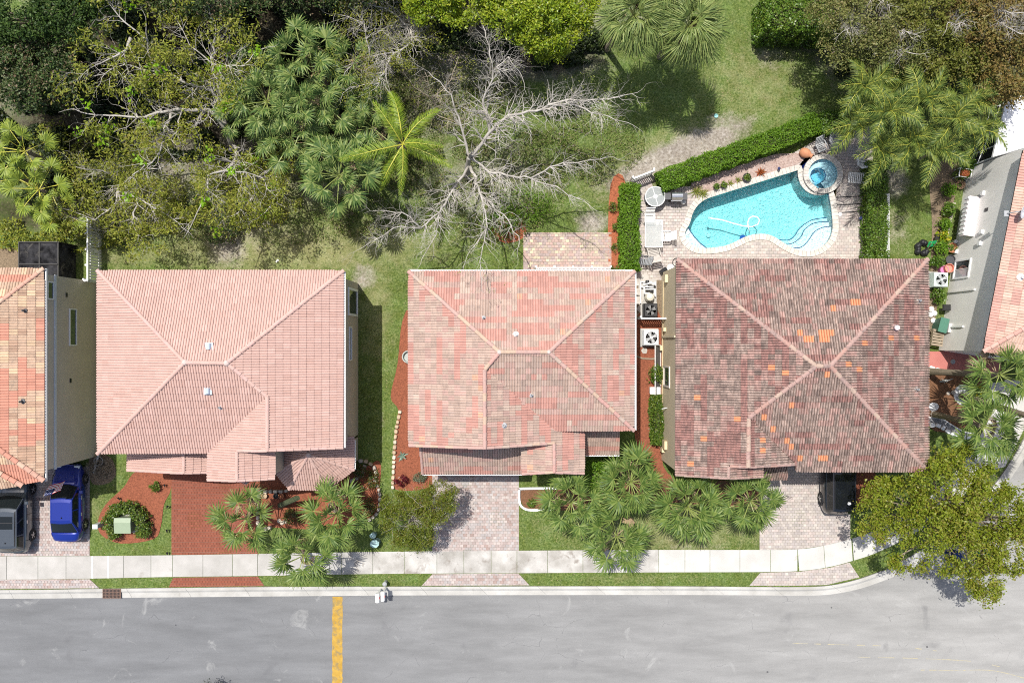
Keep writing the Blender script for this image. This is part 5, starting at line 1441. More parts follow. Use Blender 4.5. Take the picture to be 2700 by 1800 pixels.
bed(px(1060, 850, 1084, 842, 1108, 1180, 1112, 1248, 1138, 1252, 1138, 1285, 1044, 1290, 1036, 1240, 1042, 1140, 1050, 1080, 1030, 1045, 1048, 960), RMULCH, .127)
bed(px(1676, 838, 1744, 838, 1742, 1190, 1775, 1260, 1740, 1262, 1690, 1195, 1672, 1130, 1674, 940), RMULCH, .1275)
bed(px(1680, 712, 1744, 712, 1744, 836, 1676, 836), CHIP, .122)
bed(px(1374, 1292, 1520, 1286, 1640, 1268, 1770, 1262, 1960, 1270, 2000, 1300, 1960, 1335, 1840, 1330, 1720, 1320, 1600, 1330, 1500, 1344, 1400, 1344, 1376, 1325), BMULCH, .128)
bed(px(1610, 488, 1650, 484, 1648, 720, 1606, 718), OMULCH, .1285)
bed(px(1300, 575, 1340, 560, 1385, 590, 1378, 628, 1330, 640, 1300, 615), OMULCH, .1262)
bed(px(2450, 985, 2600, 985, 2570, 1080, 2540, 1130, 2450, 1125), BMULCH, .1265)
bed(px(238, 1200, 290, 1205, 305, 1250, 280, 1275, 240, 1270), CHIP, .1255)
bed(px(2246, 1240, 2300, 1240, 2320, 1290, 2280, 1330, 2246, 1330), RMULCH, .1268)
bed(px(2455, 450, 2530, 430, 2500, 600, 2478, 760, 2450, 930, 2430, 930, 2450, 760, 2458, 600), CHIP, .1272)

# ------------------------------------------------------------------ foliage
NR = np.random.RandomState(11)


def leaf_quads(C, size, aspect=.5, up=.55, rs=NR, jit=.35):
    """folded leaf cards: one diamond per centre"""
    n = len(C)
    N_ = rs.normal(size=(n, 3)); N_ /= np.linalg.norm(N_, axis=1, keepdims=True)
    N_ = N_ * (1 - up) + np.array([0, 0, 1.0]) * up; N_ /= np.linalg.norm(N_, axis=1, keepdims=True)
    T = rs.normal(size=(n, 3)); T -= N_ * (T * N_).sum(1, keepdims=True); T /= np.linalg.norm(T, axis=1, keepdims=True)
    Bv = np.cross(N_, T)
    s = (size * (1 + jit * rs.uniform(-1, 1, n)))[:, None]
    V = np.stack([C - T * s * .5, C + Bv * s * aspect * .5 - T * s * .05, C + T * s * .5, C - Bv * s * aspect * .5 - T * s * .05], 1).reshape(-1, 3)
    return V, np.arange(4 * n).reshape(-1, 4)


def lobe_points(lobes, nclump, per, cr, rs=NR, shell=.55, flat=.7):
    """leaf centres in clumps spread through the outer part of ellipsoid lobes"""
    vol = np.array([l[3] * l[4] for l in lobes]); vol = vol / vol.sum()
    pick = rs.choice(len(lobes), nclump, p=vol); Lb = np.array(lobes)[pick]
    d = rs.normal(size=(nclump, 3)); d[:, 2] = np.abs(d[:, 2]) * .9 - .25; d /= np.linalg.norm(d, axis=1, keepdims=True)
    r = shell + (1 - shell) * rs.uniform(0, 1, (nclump, 1)) ** .6
    cc = Lb[:, :3] + d * r * Lb[:, 3:6]
    k = (per * rs.uniform(.4, 1.6, nclump)).astype(int).clip(3)
    C = np.repeat(cc, k, axis=0); sp_ = np.repeat(rs.uniform(.6, 1.3, nclump), k)[:, None]
    off = rs.normal(size=C.shape) * cr * sp_; off[:, 2] *= flat
    return C + off, cc


def skeleton(mb, base, cc, rng, rad=.16, fork=.45, nb=14, gnarl=.25):
    """trunk and limbs reaching towards foliage clumps"""
    base = Vector(base); top = Vector(cc.mean(0)); fk = base.lerp(top, fork)
    mb.tube([base, base.lerp(fk, .5) + Vector((rng.uniform(-.1, .1), rng.uniform(-.1, .1), 0)), fk], [rad, rad * .8, rad * .7], 8)
    for i in rng.sample(range(len(cc)), min(nb, len(cc))):
        e = Vector(cc[i]); m = fk.lerp(e, .5) + Vector((rng.uniform(-gnarl, gnarl), rng.uniform(-gnarl, gnarl), rng.uniform(0, gnarl)))
        mb.tube([fk, m, e], [rad * .45, rad * .28, rad * .06], 5)
        for _ in range(3):
            q = m.lerp(e, rng.uniform(.2, .8)); e2 = q + Vector((rng.uniform(-1, 1), rng.uniform(-1, 1), rng.uniform(-.1, .4))) * gnarl * 2.2; mb.tube([q, q.lerp(e2, .5) + Vector((rng.uniform(-.1, .1), rng.uniform(-.1, .1), .05)), e2], [rad * .12, rad * .08, rad * .02], 4)


def leafy_tree(name, label, cat, lobes_px, base, mat, nclump, per, cr, leaf, bark=BARK, rad=.16, nb=16, group=None, up=.5, aspect=.5, seed=1, fork=.45, shell=.55, gnarl=.3):
    """lobes_px: (u, v, z, rx, ry, rz) in pixels+metres"""
    rs = np.random.RandomState(seed); rng = random.Random(seed)
    b0 = P(*base)
    lob = []
    for u, v, z, rx, ry, rz in lobes_px: p = P(u, v, z); lob.append((p.x - b0.x, p.y - b0.y, z - b0.z, rx, ry, rz))
    C, cc = lobe_points(lob, nclump, per, cr, rs, shell)
    V, Fq = leaf_quads(C, leaf, aspect, up, rs)
    t = thing(name, label, cat, b0, 0, group)
    mb = MB(); skeleton(mb, (0, 0, 0), cc, rng, rad, fork, nb, gnarl); mb.build('trunk', bark, t)
    tag(ob('crown', np_mesh('crown', V, Fq, mat), t), kind=None)
    return t


def shrub(name, label, u, v, rx, ry, h, mat, n, leaf, cat='shrub', group=None, seed=1, up=.45, aspect=.55, z=.12):
    rs = np.random.RandomState(seed); rng = random.Random(seed)
    t = thing(name, label, cat, P(u, v, z), 0, group)
    C, cc = lobe_points([(0, 0, h * .45, rx, ry, h * .55)], max(6, n // 14), 14, .10 * (rx + ry) / .8 * .5 + .03, rs, .4)
    C[:, 2] = np.abs(C[:, 2])
    V, Fq = leaf_quads(C, leaf, aspect, up, rs)
    mb = MB()
    for i in range(7):
        e = Vector(cc[i % len(cc)]); mb.tube([(0, 0, 0), e * .5 + Vector((0, 0, .05)), e], [.02, .014, .005], 4)
    mb.build('stem', BARK, t); ob('foliage', np_mesh('foliage', V, Fq, mat), t)
    return t


def hedge(label, path, w, h, mat, dens, leaf, seed=1, wob=.19, group=None, up=.45):
    """clipped hedge along ground pixels; leaves over top and flanks of a dark twiggy core"""
    rs = np.random.RandomState(seed)
    pts = [P(u, v) for u, v in path]; b0 = pts[0].copy()
    t = thing('hedge', label, 'hedge', b0, 0, group)
    Cs = []; core = MB()
    for i in range(len(pts) - 1):
        a, c = pts[i] - b0, pts[i + 1] - b0; d = c - a; ln = d.length; x = d.normalized(); y = Vector((-x.y, x.x, 0))
        n = int(dens * ln * (w + 1.2 * h))
        s = rs.uniform(-.15 if i == 0 else 0, ln + (.15 if i == len(pts) - 2 else 0), n); q = rs.uniform(-(w / 2 + h * .6), w / 2 + h * .6, n)
        bump_ = np.array([noise.noise(Vector((float(k) * 1.6 + a.x, float(m) * 1.6, seed))) for k, m in zip(s, q)])
        lat = np.clip(q, -w / 2, w / 2); over = np.abs(q) - w / 2
        zt = np.where(over > 0, h - over / (h * .6) * h * .95, h) + bump_ * wob + rs.normal(size=n) * .05
        lat = lat + np.sign(q) * np.where(over > 0, .04, 0) + rs.normal(size=n) * .05 + bump_ * wob * .8
        # round the shoulders
        zt -= np.where(over <= 0, np.clip((np.abs(lat) / (w / 2)) - .6, 0, 1) ** 2 * h * .35, 0)
        Cs.append(np.stack([a.x + x.x * s + y.x * lat, a.y + x.y * s + y.y * lat, zt.clip(.05)], 1))
        for side_ in ([0.0] if i == 0 else []) + ([ln] if i == len(pts) - 2 else []):
            m_ = int(dens * w * h * 1.2); la = rs.uniform(-w / 2, w / 2, m_); ss = side_ + (1 if side_ else -1) * rs.uniform(-.25, .12, m_); Cs.append(np.stack([a.x + x.x * ss + y.x * la, a.y + x.y * ss + y.y * la, rs.uniform(.05, h, m_)], 1))
        k = w / 2 * .72; a = a + x * (.5 if i == 0 else 0) * min(1, w); c = c - x * (.5 if i == len(pts) - 2 else 0) * min(1, w)
        core.add([a - y * k, c - y * k, c + y * k, a + y * k] + [p + Vector((0, 0, h * .74)) for p in (a - y * k * .8, c - y * k * .8, c + y * k * .8, a + y * k * .8)], [(4, 5, 6, 7), (0, 1, 5, 4), (1, 2, 6, 5), (2, 3, 7, 6), (3, 0, 4, 7)])
    core.build('branches', HCORE, t)
    V, Fq = leaf_quads(np.concatenate(Cs), leaf, .6, up, rs); ob('foliage', np_mesh('foliage', V, Fq, mat), t)
    return t


HCORE = M('hedge_twigs', (.03, .045, .012), (.07, .07, .03), scale=20, rough=.95, fine=.4)
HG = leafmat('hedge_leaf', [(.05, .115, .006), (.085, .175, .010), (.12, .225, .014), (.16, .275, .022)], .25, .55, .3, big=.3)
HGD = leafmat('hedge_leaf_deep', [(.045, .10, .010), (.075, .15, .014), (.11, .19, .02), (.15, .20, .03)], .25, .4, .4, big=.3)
OAKL = leafmat('oak_leaf', [(.105, .15, .010), (.16, .21, .014), (.215, .26, .022), (.23, .23, .03), (.21, .16, .04)], .32, .45, .3, big=.35, bigscale=.4)
OLIVE = leafmat('olive_leaf', [(.09, .11, .018), (.14, .16, .025), (.19, .20, .035), (.17, .145, .04)], .3, .5, .3, big=.3)
LIME = leafmat('lime_leaf', [(.10, .17, .010), (.18, .26, .012), (.27, .33, .02), (.38, .40, .05)], .3, .4, .4, big=.35)
NEWL = leafmat('new_leaf', [(.17, .34, .008), (.24, .42, .012), (.20, .36, .02)], .4, .45, .3)
DEEPL = leafmat('deep_leaf', [(.022, .045, .012), (.045, .08, .02), (.075, .115, .03), (.15, .10, .06)], .18, .5, .3, big=.25)
BROWNL = leafmat('brown_olive_leaf', [(.085, .105, .028), (.135, .155, .04), (.19, .195, .055), (.20, .165, .065)], .25, .5, .3, big=.35)
RUST = leafmat('rust_leaf', [(.16, .115, .035), (.21, .14, .04), (.19, .17, .045), (.12, .125, .035)], .25, .5, .3, big=.4)
SHR = leafmat('shrub_leaf', [(.04, .085, .010), (.07, .13, .014), (.11, .18, .02), (.16, .20, .03)], .25, .4, .4)
YEL_L = leafmat('croton_leaf', [(.16, .26, .01), (.40, .40, .02), (.10, .20, .01), (.5, .42, .03)], .3, .4, .4)
REDL = leafmat('red_leaf', [(.10, .012, .018), (.16, .02, .025), (.07, .015, .015)], .25, .35, .5)
REDG = leafmat('red_green_leaf', [(.04, .075, .012), (.07, .11, .02), (.16, .045, .02), (.09, .10, .02)], .2, .4, .4)

# palms -----------------------------------------------------------------
def fan_leaf(rs, Lp=.8, Rl=.8, n=30, spread=128, droop=.22, wid=.036, split=.45):
    """petiole plus a fan of folded leaflets, pointing along +x, in its own frame"""
    V, Fc, mi = [], [], []
    def quad(a, b, c, d, m): k = len(V); V.extend([a, b, c, d]); Fc.append((k, k + 1, k + 2, k + 3)); mi.append(m)
    for i in range(4):
        x0, x1 = Lp * i / 4, Lp * (i + 1) / 4; z0, z1 = .10 * math.sin(math.pi * .6 * i / 4), .10 * math.sin(math.pi * .6 * (i + 1) / 4); w = .022
        quad((x0, -w, z0), (x1, -w, z1), (x1, w, z1), (x0, w, z0), 1)
    hz = .10 * math.sin(math.pi * .6)
    for k in range(n):
        a = math.radians(-spread + 2 * spread * k / (n - 1) + rs.uniform(-3, 3))
        ln = Rl * (1 - .28 * (abs(a) / math.radians(spread)) ** 2) * rs.uniform(.88, 1.08)
        ca, sa = math.cos(a), math.sin(a); tw = rs.uniform(-.5, .5) + (.35 if k % 2 else -.35)
        st = []
        dr = droop * rs.uniform(.6, 1.5)
        for f, ww in ((.04, .35), (split, 1.0), (.75, .62), (1.0, .06)):
            r = ln * f; z = hz - dr * ln * max(0, f - .25) ** 2 * 1.8 + .03 * (1 if k % 2 else -1) * f
            xr = r * (1 - .10 * f * dr * 4)
            st.append((Lp + xr * ca, xr * sa, z, wid * ww))
        for i in range(3):
            (x0, y0, z0, w0_), (x1, y1, z1, w1_) = st[i], st[i + 1]
            quad((x0 - sa * -w0_, y0 - ca * w0_, z0 - tw * w0_), (x1 - sa * -w1_, y1 - ca * w1_, z1 - tw * w1_), (x1 + sa * -w1_, y1 + ca * w1_, z1 + tw * w1_), (x0 + sa * -w0_, y0 + ca * w0_, z0 + tw * w0_), 0)
    return V, Fc, mi


def pinnate_leaf(rs, Lf=2.2, n=34, ll=.55, arch=.5, droop=.6, wid=.026, vee=.35):
    V, Fc, mi = [], [], []
    def quad(a, b, c, d, m): k = len(V); V.extend([a, b, c, d]); Fc.append((k, k + 1, k + 2, k + 3)); mi.append(m)
    def rach(t): return Vector((Lf * (t - .10 * t * t), .0, arch * Lf * .45 * math.sin(t * 2.0) - droop * t ** 2.4 * Lf * .45))
    K = 10
    for i in range(K):
        a, b = rach(i / K), rach((i + 1) / K); w = .028 * (1 - .8 * i / K)
        quad((a.x, -w, a.z + .005), (b.x, -w, b.z + .005), (b.x, w, b.z + .005), (a.x, w, a.z + .005), 1)
    for s in (-1, 1):
        for k in range(n):
            t = .10 + .90 * k / (n - 1) + rs.uniform(-.008, .008); t = min(t, 1.0)
            p = rach(t); ln = ll * (math.sin(math.pi * (.12 + .86 * t) ** .9) ** .6 + .1) * rs.uniform(.85, 1.12); fw = .45 + .75 * t
            d = Vector((math.sin(fw) * .8, s * math.cos(fw * .8), vee * (1 - t))).normalized(); e = Vector((0, 0, 1)).cross(d).normalized()
            q = [p]
            for f in (.4, 1.0): q.append(p + d * ln * f + Vector((0, 0, -droop * .55 * ln * f * f * rs.uniform(.7, 1.4))))
            w = wid * rs.uniform(.8, 1.2); tw = Vector((0, 0, rs.uniform(-.4, .4)))
            for (a, b, wa, wb) in ((q[0], q[1], w * .6, w), (q[1], q[2], w, w * .08)):
                ea = (e + tw) * wa; eb = (e + tw) * wb; quad(tuple(a - ea), tuple(b - eb), tuple(b + eb), tuple(a + ea), 0)
    return V, Fc, mi


def frond_meshes(kind, count, mats, seed, **k):
    rs = np.random.RandomState(seed); out = []
    for i in range(count):
        kk = {a: (b * rs.uniform(.88, 1.12) if a in ('Lp', 'Rl', 'Lf', 'll', 'droop', 'arch') else b) for a, b in k.items()}
        V, Fc, mi = (fan_leaf if kind == 'fan' else pinnate_leaf)(rs, **kk); out.append(np_mesh('frond', V, Fc, mats, mi))
    return out


PETI = plain('palm_petiole', (.20, .24, .06), .5); PETY = plain('palm_petiole_yellow', (.42, .40, .05), .5)
def pmat(name, a, b, c): return leafmat(name, [a, b, c], .22, .5, .28)
PALM_F = pmat('palm_leaf_front', (.062, .112, .022), (.105, .165, .032), (.175, .23, .055))
PALM_B = pmat('palm_leaf_back', (.05, .10, .022), (.105, .165, .036), (.21, .26, .075))
PALM_Y = pmat('palm_leaf_yellow', (.19, .25, .03), (.28, .34, .05), (.13, .19, .03))
PALM_T = pmat('palm_leaf_grey', (.105, .155, .04), (.165, .22, .06), (.24, .28, .085))
COCO = pmat('coconut_leaf', (.11, .18, .012), (.165, .24, .016), (.22, .28, .03))
ARECA = pmat('areca_leaf', (.052, .092, .018), (.11, .155, .026), (.20, .235, .045))
DEADF = plain('dead_frond', (.30, .22, .13), .8)
FR_F = frond_meshes('fan', 6, [PALM_F, PETI], 1, Lp=1.15, Rl=.84, droop=.24, n=26, wid=.036)
FR_B = frond_meshes('fan', 6, [PALM_B, PETI], 2, Lp=1.35, Rl=1.0, droop=.30, n=24, wid=.042)
FR_Y = frond_meshes('fan', 5, [PALM_Y, PETY], 3, Lp=1.45, Rl=.85, droop=.2, wid=.042, n=30, split=.6)
FR_T = frond_meshes('fan', 6, [PALM_T, PETI], 4, Lp=1.2, Rl=1.5, droop=.62, wid=.034, n=36, spread=115)
DEADM = frond_meshes('fan', 2, [DEADF, DEADF], 9, Lp=1.1, Rl=.75, droop=.7, n=18, wid=.045)
FR_C = frond_meshes('pin', 4, [COCO, PETY], 5, Lf=3.1, ll=.46, arch=.4, droop=.8, n=46, wid=.019, vee=-.15)
FR_A = frond_meshes('pin', 6, [ARECA, PETY], 6, Lf=2.5, ll=.70, arch=.75, droop=1.0, n=26, wid=.030)


def palm(label, u, v, z, fronds, n, base=None, lo=-12, hi=66, sc=1.0, rad=.13, group=None, seed=1, bark=BARK, name='fan_palm', dead=0, trunk=True, cat='palm tree', spread_pow=1.0):
    """crown seen at pixel (u, v) at height z; base pixel on the ground"""
    rng = random.Random(seed); crown = P(u, v, z)
    bs = P(*base) if base else Vector((crown.x + rng.uniform(-.3, .3), crown.y + rng.uniform(-.3, .3), G))
    t = thing(name, label, cat, bs, 0, group); c = crown - bs
    if trunk:
        MB().tube([(0, 0, 0), (c.x * .25, c.y * .25, c.z * .3), (c.x * .65, c.y * .65, c.z * .65), (c.x, c.y, c.z)], [rad * 1.25, rad, rad * .9, rad * .8], 9).build('trunk', bark, t)
        b = MB()
        for k in range(14):
            a = rng.uniform(0, 6.28); zz_ = c.z - rng.uniform(0, .5); b.tube([(c.x, c.y, zz_), (c.x + .2 * math.cos(a), c.y + .2 * math.sin(a), zz_ + .18)], [.035, .012], 4)
        b.build('leaf_base', bark, t)
    if fronds is FR_F or fronds is FR_B or fronds is FR_T:
        for k in range(3):
            o = ob('dead_frond', DEADM[k % 2], t, loc=c + Vector((0, 0, -.1))); o.rotation_euler = (Matrix.Rotation(rng.uniform(0, 6.28), 3, 'Z') @ Matrix.Rotation(math.radians(rng.uniform(20, 55)), 3, 'Y')).to_euler(); o.scale = (sc * .9,) * 3
    for k in range(n):
        f = ((k + .5) / n) ** spread_pow; el = math.radians(hi + (lo - hi) * f + rng.uniform(-8, 8)); az = k * 2.39996 + rng.uniform(-.25, .25)
        o = ob('frond', rng.choice(fronds), t, loc=c + Vector((0, 0, .05 + .1 * (1 - f))))
        o.rotation_euler = (Matrix.Rotation(az, 3, 'Z') @ Matrix.Rotation(-el, 3, 'Y') @ Matrix.Rotation(rng.uniform(-.35, .35), 3, 'X')).to_euler()
        s = sc * (.72 + .28 * min(1, f * 2)) * rng.uniform(.9, 1.08); o.scale = (s, s, s)
    return t


# front yard palms
gF = 'fan palms in the front gardens'
palm('fan palm over the red driveway edge', 652, 1366, 3.6, FR_F, 13, (660, 1350), seed=1, group=gF, sc=1.1)
palm('fan palm over the red bed in front of the turret roof', 890, 1352, 4.0, FR_F, 16, (872, 1330), seed=2, group=gF, sc=1.15)
palm('fan palm overhanging the sidewalk left of the teal utility boxes', 803, 1462, 3.4, FR_F, 13, (795, 1430), seed=3, group=gF, sc=1.12)
palm('fan palm over the white edged bed', 1506, 1322, 4.0, FR_F, 16, (1500, 1300), seed=4, group=gF, sc=1.15)
palm('bushy fan palm nearest the middle house porch roof', 1662, 1268, 4.2, FR_F, 20, (1640, 1250), seed=5, group=gF, sc=1.15)
palm('fan palm reaching furthest over the pale sidewalk', 1625, 1412, 3.8, FR_F, 15, (1610, 1385), seed=6, group=gF, sc=1.22)
palm('fan palm at the khaki wall corner of the weathered house', 1812, 1335, 4.2, FR_F, 20, (1790, 1310), seed=7, group=gF, sc=1.2)
palm('fan palm beside the driveway of the weathered house', 1976, 1318, 4.0, FR_F, 16, (1955, 1300), seed=8, group=gF, sc=1.1)
TB = M('palm_trunk_grey', (.17, .14, .10), (.27, .22, .165), scale=4, aniso=(1, 1, 9), rough=.9, fine=.3)
palm('fan palm in front of the porch of the pale grey house', 2632, 988, 5.8, FR_F, 14, (2440, 978), seed=9, group=gF, sc=1.15, bark=TB, rad=.19)
palm('fan palm standing lowest in the brown mulch garden', 2588, 1122, 5.4, FR_F, 16, (2462, 1092), seed=10, group=gF, sc=1.15, bark=TB, rad=.17)
palm('tall leaning palm rising from the white gravel ring', 2790, 1120, 8.5, FR_F, 13, (2535, 1044), seed=12, group=gF, bark=TB, rad=.19)
# back garden fan palms
gB = 'fan palms in the back woods'
for i, (u, v, z, n, s, lab) in enumerate((
    (930, 180, 5.0, 16, 1.1, 'fan palm highest on the right of the palm grove'), (670, 215, 4.8, 15, 1.1, 'fan palm highest on the left of the palm grove'), (640, 300, 4.6, 14, 1.0, 'fan palm at the far left foot of the grove'), (860, 280, 5.2, 15, 1.1, 'fan palm right of the thick of the grove'), (985, 340, 4.4, 12, .9, 'fan palm directly behind the coconut palm crown'), (800, 330, 5.0, 14, 1.0, 'fan palm under the thick of the grove'), (945, 420, 4.6, 14, .95, 'fan palm between the coconut palm and the rounded palm'),
    (800, 150, 5.5, 24, 1.25, 'topmost fan palm left of the pale bare branches'), (705, 270, 5.2, 28, 1.2, 'fan palm at the left end of the palm grove'), (790, 285, 5.6, 24, 1.1, 'fan palm in the thick of the palm grove'), (830, 215, 5.4, 22, 1.1, 'fan palm just under the topmost palm'),
    (770, 375, 5.0, 22, 1.0, 'low fan palm between the grove and the rounded palm'), (905, 330, 4.6, 20, .95, 'fan palm half hidden behind the coconut palm'), (895, 465, 5.6, 34, 1.2, 'rounded fan palm lowest in the palm grove'), (955, 270, 4.4, 18, .95, 'small fan palm upper left of the coconut palm'), (850, 410, 4.6, 18, .9, 'fan palm tucked above the rounded one'), (725, 345, 4.6, 20, .95, 'fan palm under the left end of the grove'))):
    palm(lab, u, v, z, FR_B, max(11, int(n * .66)), None, seed=20 + i, group=gB, sc=s * .88, lo=-35)
gT = 'grey green fan palms at the top of the lawn'
palm('drooping grey green fan palm, left one at the top of the lawn', 1672, 45, 7.0, FR_T, 30, (1600, 130), seed=40, group=gT, sc=.95, lo=-45, hi=70, rad=.17)
palm('drooping grey green fan palm, right one at the top of the lawn', 1815, 75, 6.8, FR_T, 32, (1740, 150), seed=41, group=gT, sc=.95, lo=-45, hi=70, rad=.17)
palm('grey green fan palm cut off by the top edge', 1770, -30, 7.2, FR_T, 22, (1700, 70), seed=42, group=gT, sc=.85, lo=-45, hi=70, rad=.17)
gY = 'yellow green fan palms at the left edge'
for i, (u, v, z, n, s, lab) in enumerate(((70, 400, 4.2, 17, .95, 'yellow green fan palm upper of the pair at the left edge'), (105, 500, 4.0, 20, 1.0, 'yellow green fan palm lower of the pair at the left edge'), (160, 560, 3.4, 10, .8, 'small yellow green fan palm above the white slat fence'), (40, 470, 3.6, 10, .8, 'small yellow green fan palm touching the left edge'))):
    palm(lab, u, v, z, FR_Y, max(7, int(n * .68)), None, seed=50 + i, group=gY, sc=s, lo=-15, hi=70)
palm('bright yellow green coconut palm with long feather fronds', 1062, 382, 6.2, FR_C, 8, (1040, 400), seed=63, lo=-8, hi=42, sc=1.08, rad=.12, name='coconut_palm', bark=TANBARK)
# areca clump: several stems, each a palm
gA = 'feathery palms in the clump by the pool corner'
spots = [(2270, 235, 5.6), (2330, 300, 6.0), (2240, 330, 4.6), (2420, 270, 6.0), (2500, 320, 5.6), (2395, 380, 5.2), (2460, 400, 4.8), (2310, 400, 4.4), (2540, 270, 5.4), (2370, 215, 5.0), (2280, 280, 5.0), (2560, 345, 4.6), (2450, 190, 5.0)]
labs = ['feathery palm at the upper left of the pool corner clump', 'feathery palm in the heart of the pool corner clump', 'feathery palm drooping over the grey lounge chair', 'feathery palm at the crest of the pool corner clump', 'feathery palm on the right flank of the clump', 'feathery palm lowest in the middle of the clump', 'feathery palm hanging over the hose reel side', 'feathery palm just above the top of the right hedge',
        'feathery palm next to the dark screen cage', 'feathery palm at the top under the brown trees', 'yellowed feathery palm nearest the open lawn', 'feathery palm touching the screen cage frame', 'feathery palm shaded by the brown trees']
for i, ((u, v, z), lab) in enumerate(zip(spots, labs)):
    palm(lab, u, v, z, FR_A, 9, (u - (u - 1350) * .03 + R.uniform(-20, 20), v - (v - 900) * .04), seed=70 + i, group=gA, sc=.84, lo=0, hi=72, rad=.07, name='feather_palm', bark=TANBARK)
FEATH = leafmat('feathery_olive_leaf', [(.12, .145, .016), (.19, .22, .022), (.26, .28, .035), (.24, .21, .045)], .3, .5, .3, big=.3)
# ------------------------------------------------------------------ hedges and shrubs
gH = 'clipped hedges around the pool'
hedge('bright green clipped hedge running diagonally above the pool', [(1735, 488), (1830, 452), (1930, 414), (2040, 375), (2135, 335)], 1.05, 1.25, HG, 620, .105, 1, group=gH)
hedge('upright clipped hedge along the orange mulch strip left of the pool', [(1655, 500), (1652, 600), (1655, 712)], .95, 1.35, HG, 620, .105, 2, group=gH)
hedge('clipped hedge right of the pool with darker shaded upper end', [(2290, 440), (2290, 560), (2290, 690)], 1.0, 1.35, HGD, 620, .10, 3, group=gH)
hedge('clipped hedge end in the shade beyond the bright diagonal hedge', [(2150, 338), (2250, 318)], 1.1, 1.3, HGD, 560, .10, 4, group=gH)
hedge('tall dark green hedge at the top of the lawn', [(1985, 78), (2080, 80), (2200, 92)], 2.0, 2.8, HGD, 330, .14, 5, wob=.35, group='tall hedges behind the lawn')
hedge('clipped shrub row beside the lower part of the khaki wall', [(1727, 1045), (1728, 1163)], .55, .9, SHR, 620, .11, 6)
shrub('shrub', 'square clipped shrub under the leaning insect screen', 1727, 985, .42, .55, 1.0, SHR, 900, .11, seed=7)
t = hedge('ring of low shrubs around the green utility cabinet', [(312, 1408), (296, 1375), (304, 1345), (335, 1330), (368, 1340), (388, 1370), (385, 1405)], .55, .75, SHR, 520, .10, 8, wob=.2)
shrub('shrub', 'small round green bush in the red bed near the garage gable', 412, 1281, .30, .26, .5, SHR, 420, .09, seed=9)
shrub('shrub', 'dark round bush on the back lawn above the pink roof', 592, 610, .95, .85, 1.6, DEEPL, 1900, .12, seed=10)
shrub('shrub', 'leafy bush in the orange mulch patch above the middle house', 1322, 590, 1.0, .75, 1.3, HGD, 1500, .12, seed=11)
shrub('shrub', 'flat green shrub under the bare tree left of the patio', 1385, 545, 1.9, 1.1, .9, HG, 2200, .10, seed=12)
for i, (u, v, r, lab) in enumerate(((1615, 548, .28, 'small shrub in the upper half of the orange mulch strip'), (1622, 600, .22, 'tiny shrub halfway down the orange mulch strip'), (1622, 655, .28, 'small shrub in the lower half of the orange mulch strip'), (1618, 708, .26, 'tiny shrub at the foot of the orange mulch strip'))):
    shrub('shrub', lab, u, v, r, r, .5, SHR, 300, .08, seed=20 + i, group='small shrubs in the orange mulch strip')
for i, (u, v, rx, ry, m, lab) in enumerate(((2492, 505, .45, .4, HG, 'bushy plant highest along the pale grey wall'), (2490, 555, .4, .35, HGD, 'bushy plant next to the hose reel'), (2480, 595, .35, .3, HG, 'plant just above the yellow croton'), (2470, 655, .42, .40, HG, 'wide leafy bush under the croton'), (2463, 780, .40, .45, HGD, 'round bush below the pale green air conditioner'), (2462, 690, .38, .34, HGD, 'bush beside the pink pots'), (2530, 460, .6, .4, SHR, 'plant below the screened patio'), (2548, 440, .4, .4, HG, 'bright plant at the corner of the screened patio'))):
    shrub('shrub', lab, u, v, rx, ry, .9, m, 700, .12, seed=30 + i, group='plants along the pale grey wall')
shrub('shrub', 'yellow croton in the bed along the pale grey wall', 2482, 626, .38, .34, .7, YEL_L, 380, .18, seed=40)
shrub('shrub', 'yellow leaved shrub by the white gravel ring', 2572, 1030, .45, .40, .6, YEL_L, 500, .13, seed=41)
shrub('shrub', 'leafy shrub against the wall of the middle house porch', 1565, 1250, .85, 1.0, 1.4, HG, 1900, .12, seed=42)
shrub('shrub', 'green shrub in the shade of the porch palm', 1600, 1215, .6, .5, 1.1, HGD, 900, .12, seed=43)
shrub('shrub', 'small tuft inside the white edged bed', 1402, 1325, .28, .24, .4, HGD, 350, .08, seed=44)
for i, (u, v, rx, ry, lab) in enumerate(((952, 1238, .5, .45, 'red tinged shrub inside the bend of the stone edging'), (985, 1262, .4, .6, 'red tinged shrub along the stone edging'), (940, 1290, .55, .4, 'red tinged shrub below the turret roof'), (975, 1335, .35, .55, 'low red tinged shrub near the end of the stone edging'), (775, 1360, .7, .5, 'low red tinged shrub between the two front palms'))):
    shrub('shrub', lab, u, v, rx, ry, .55, REDG, 700, .10, seed=50 + i, group='red tinged shrubs by the turret')
shrub('shrub', 'dark red spiky plant at the foot of the red mulch strip', 1060, 1267, .42, .32, .45, REDL, 260, .24, seed=60, up=.35, aspect=.22)
shrub('shrub', 'grey green round plant at the corner of the middle garage roof', 1108, 1258, .38, .30, .5, leafmat('sage_leaf', [(.12, .15, .09), (.18, .21, .13), (.09, .11, .06)]), 420, .09, seed=61)
shrub('shrub', 'dry twiggy bush at the left house corner', 268, 1232, .8, .7, .5, leafmat('twig_leaf', [(.22, .18, .13), (.32, .27, .20), (.16, .12, .08)], .1, .8, .1), 1300, .14, seed=62, aspect=.16)

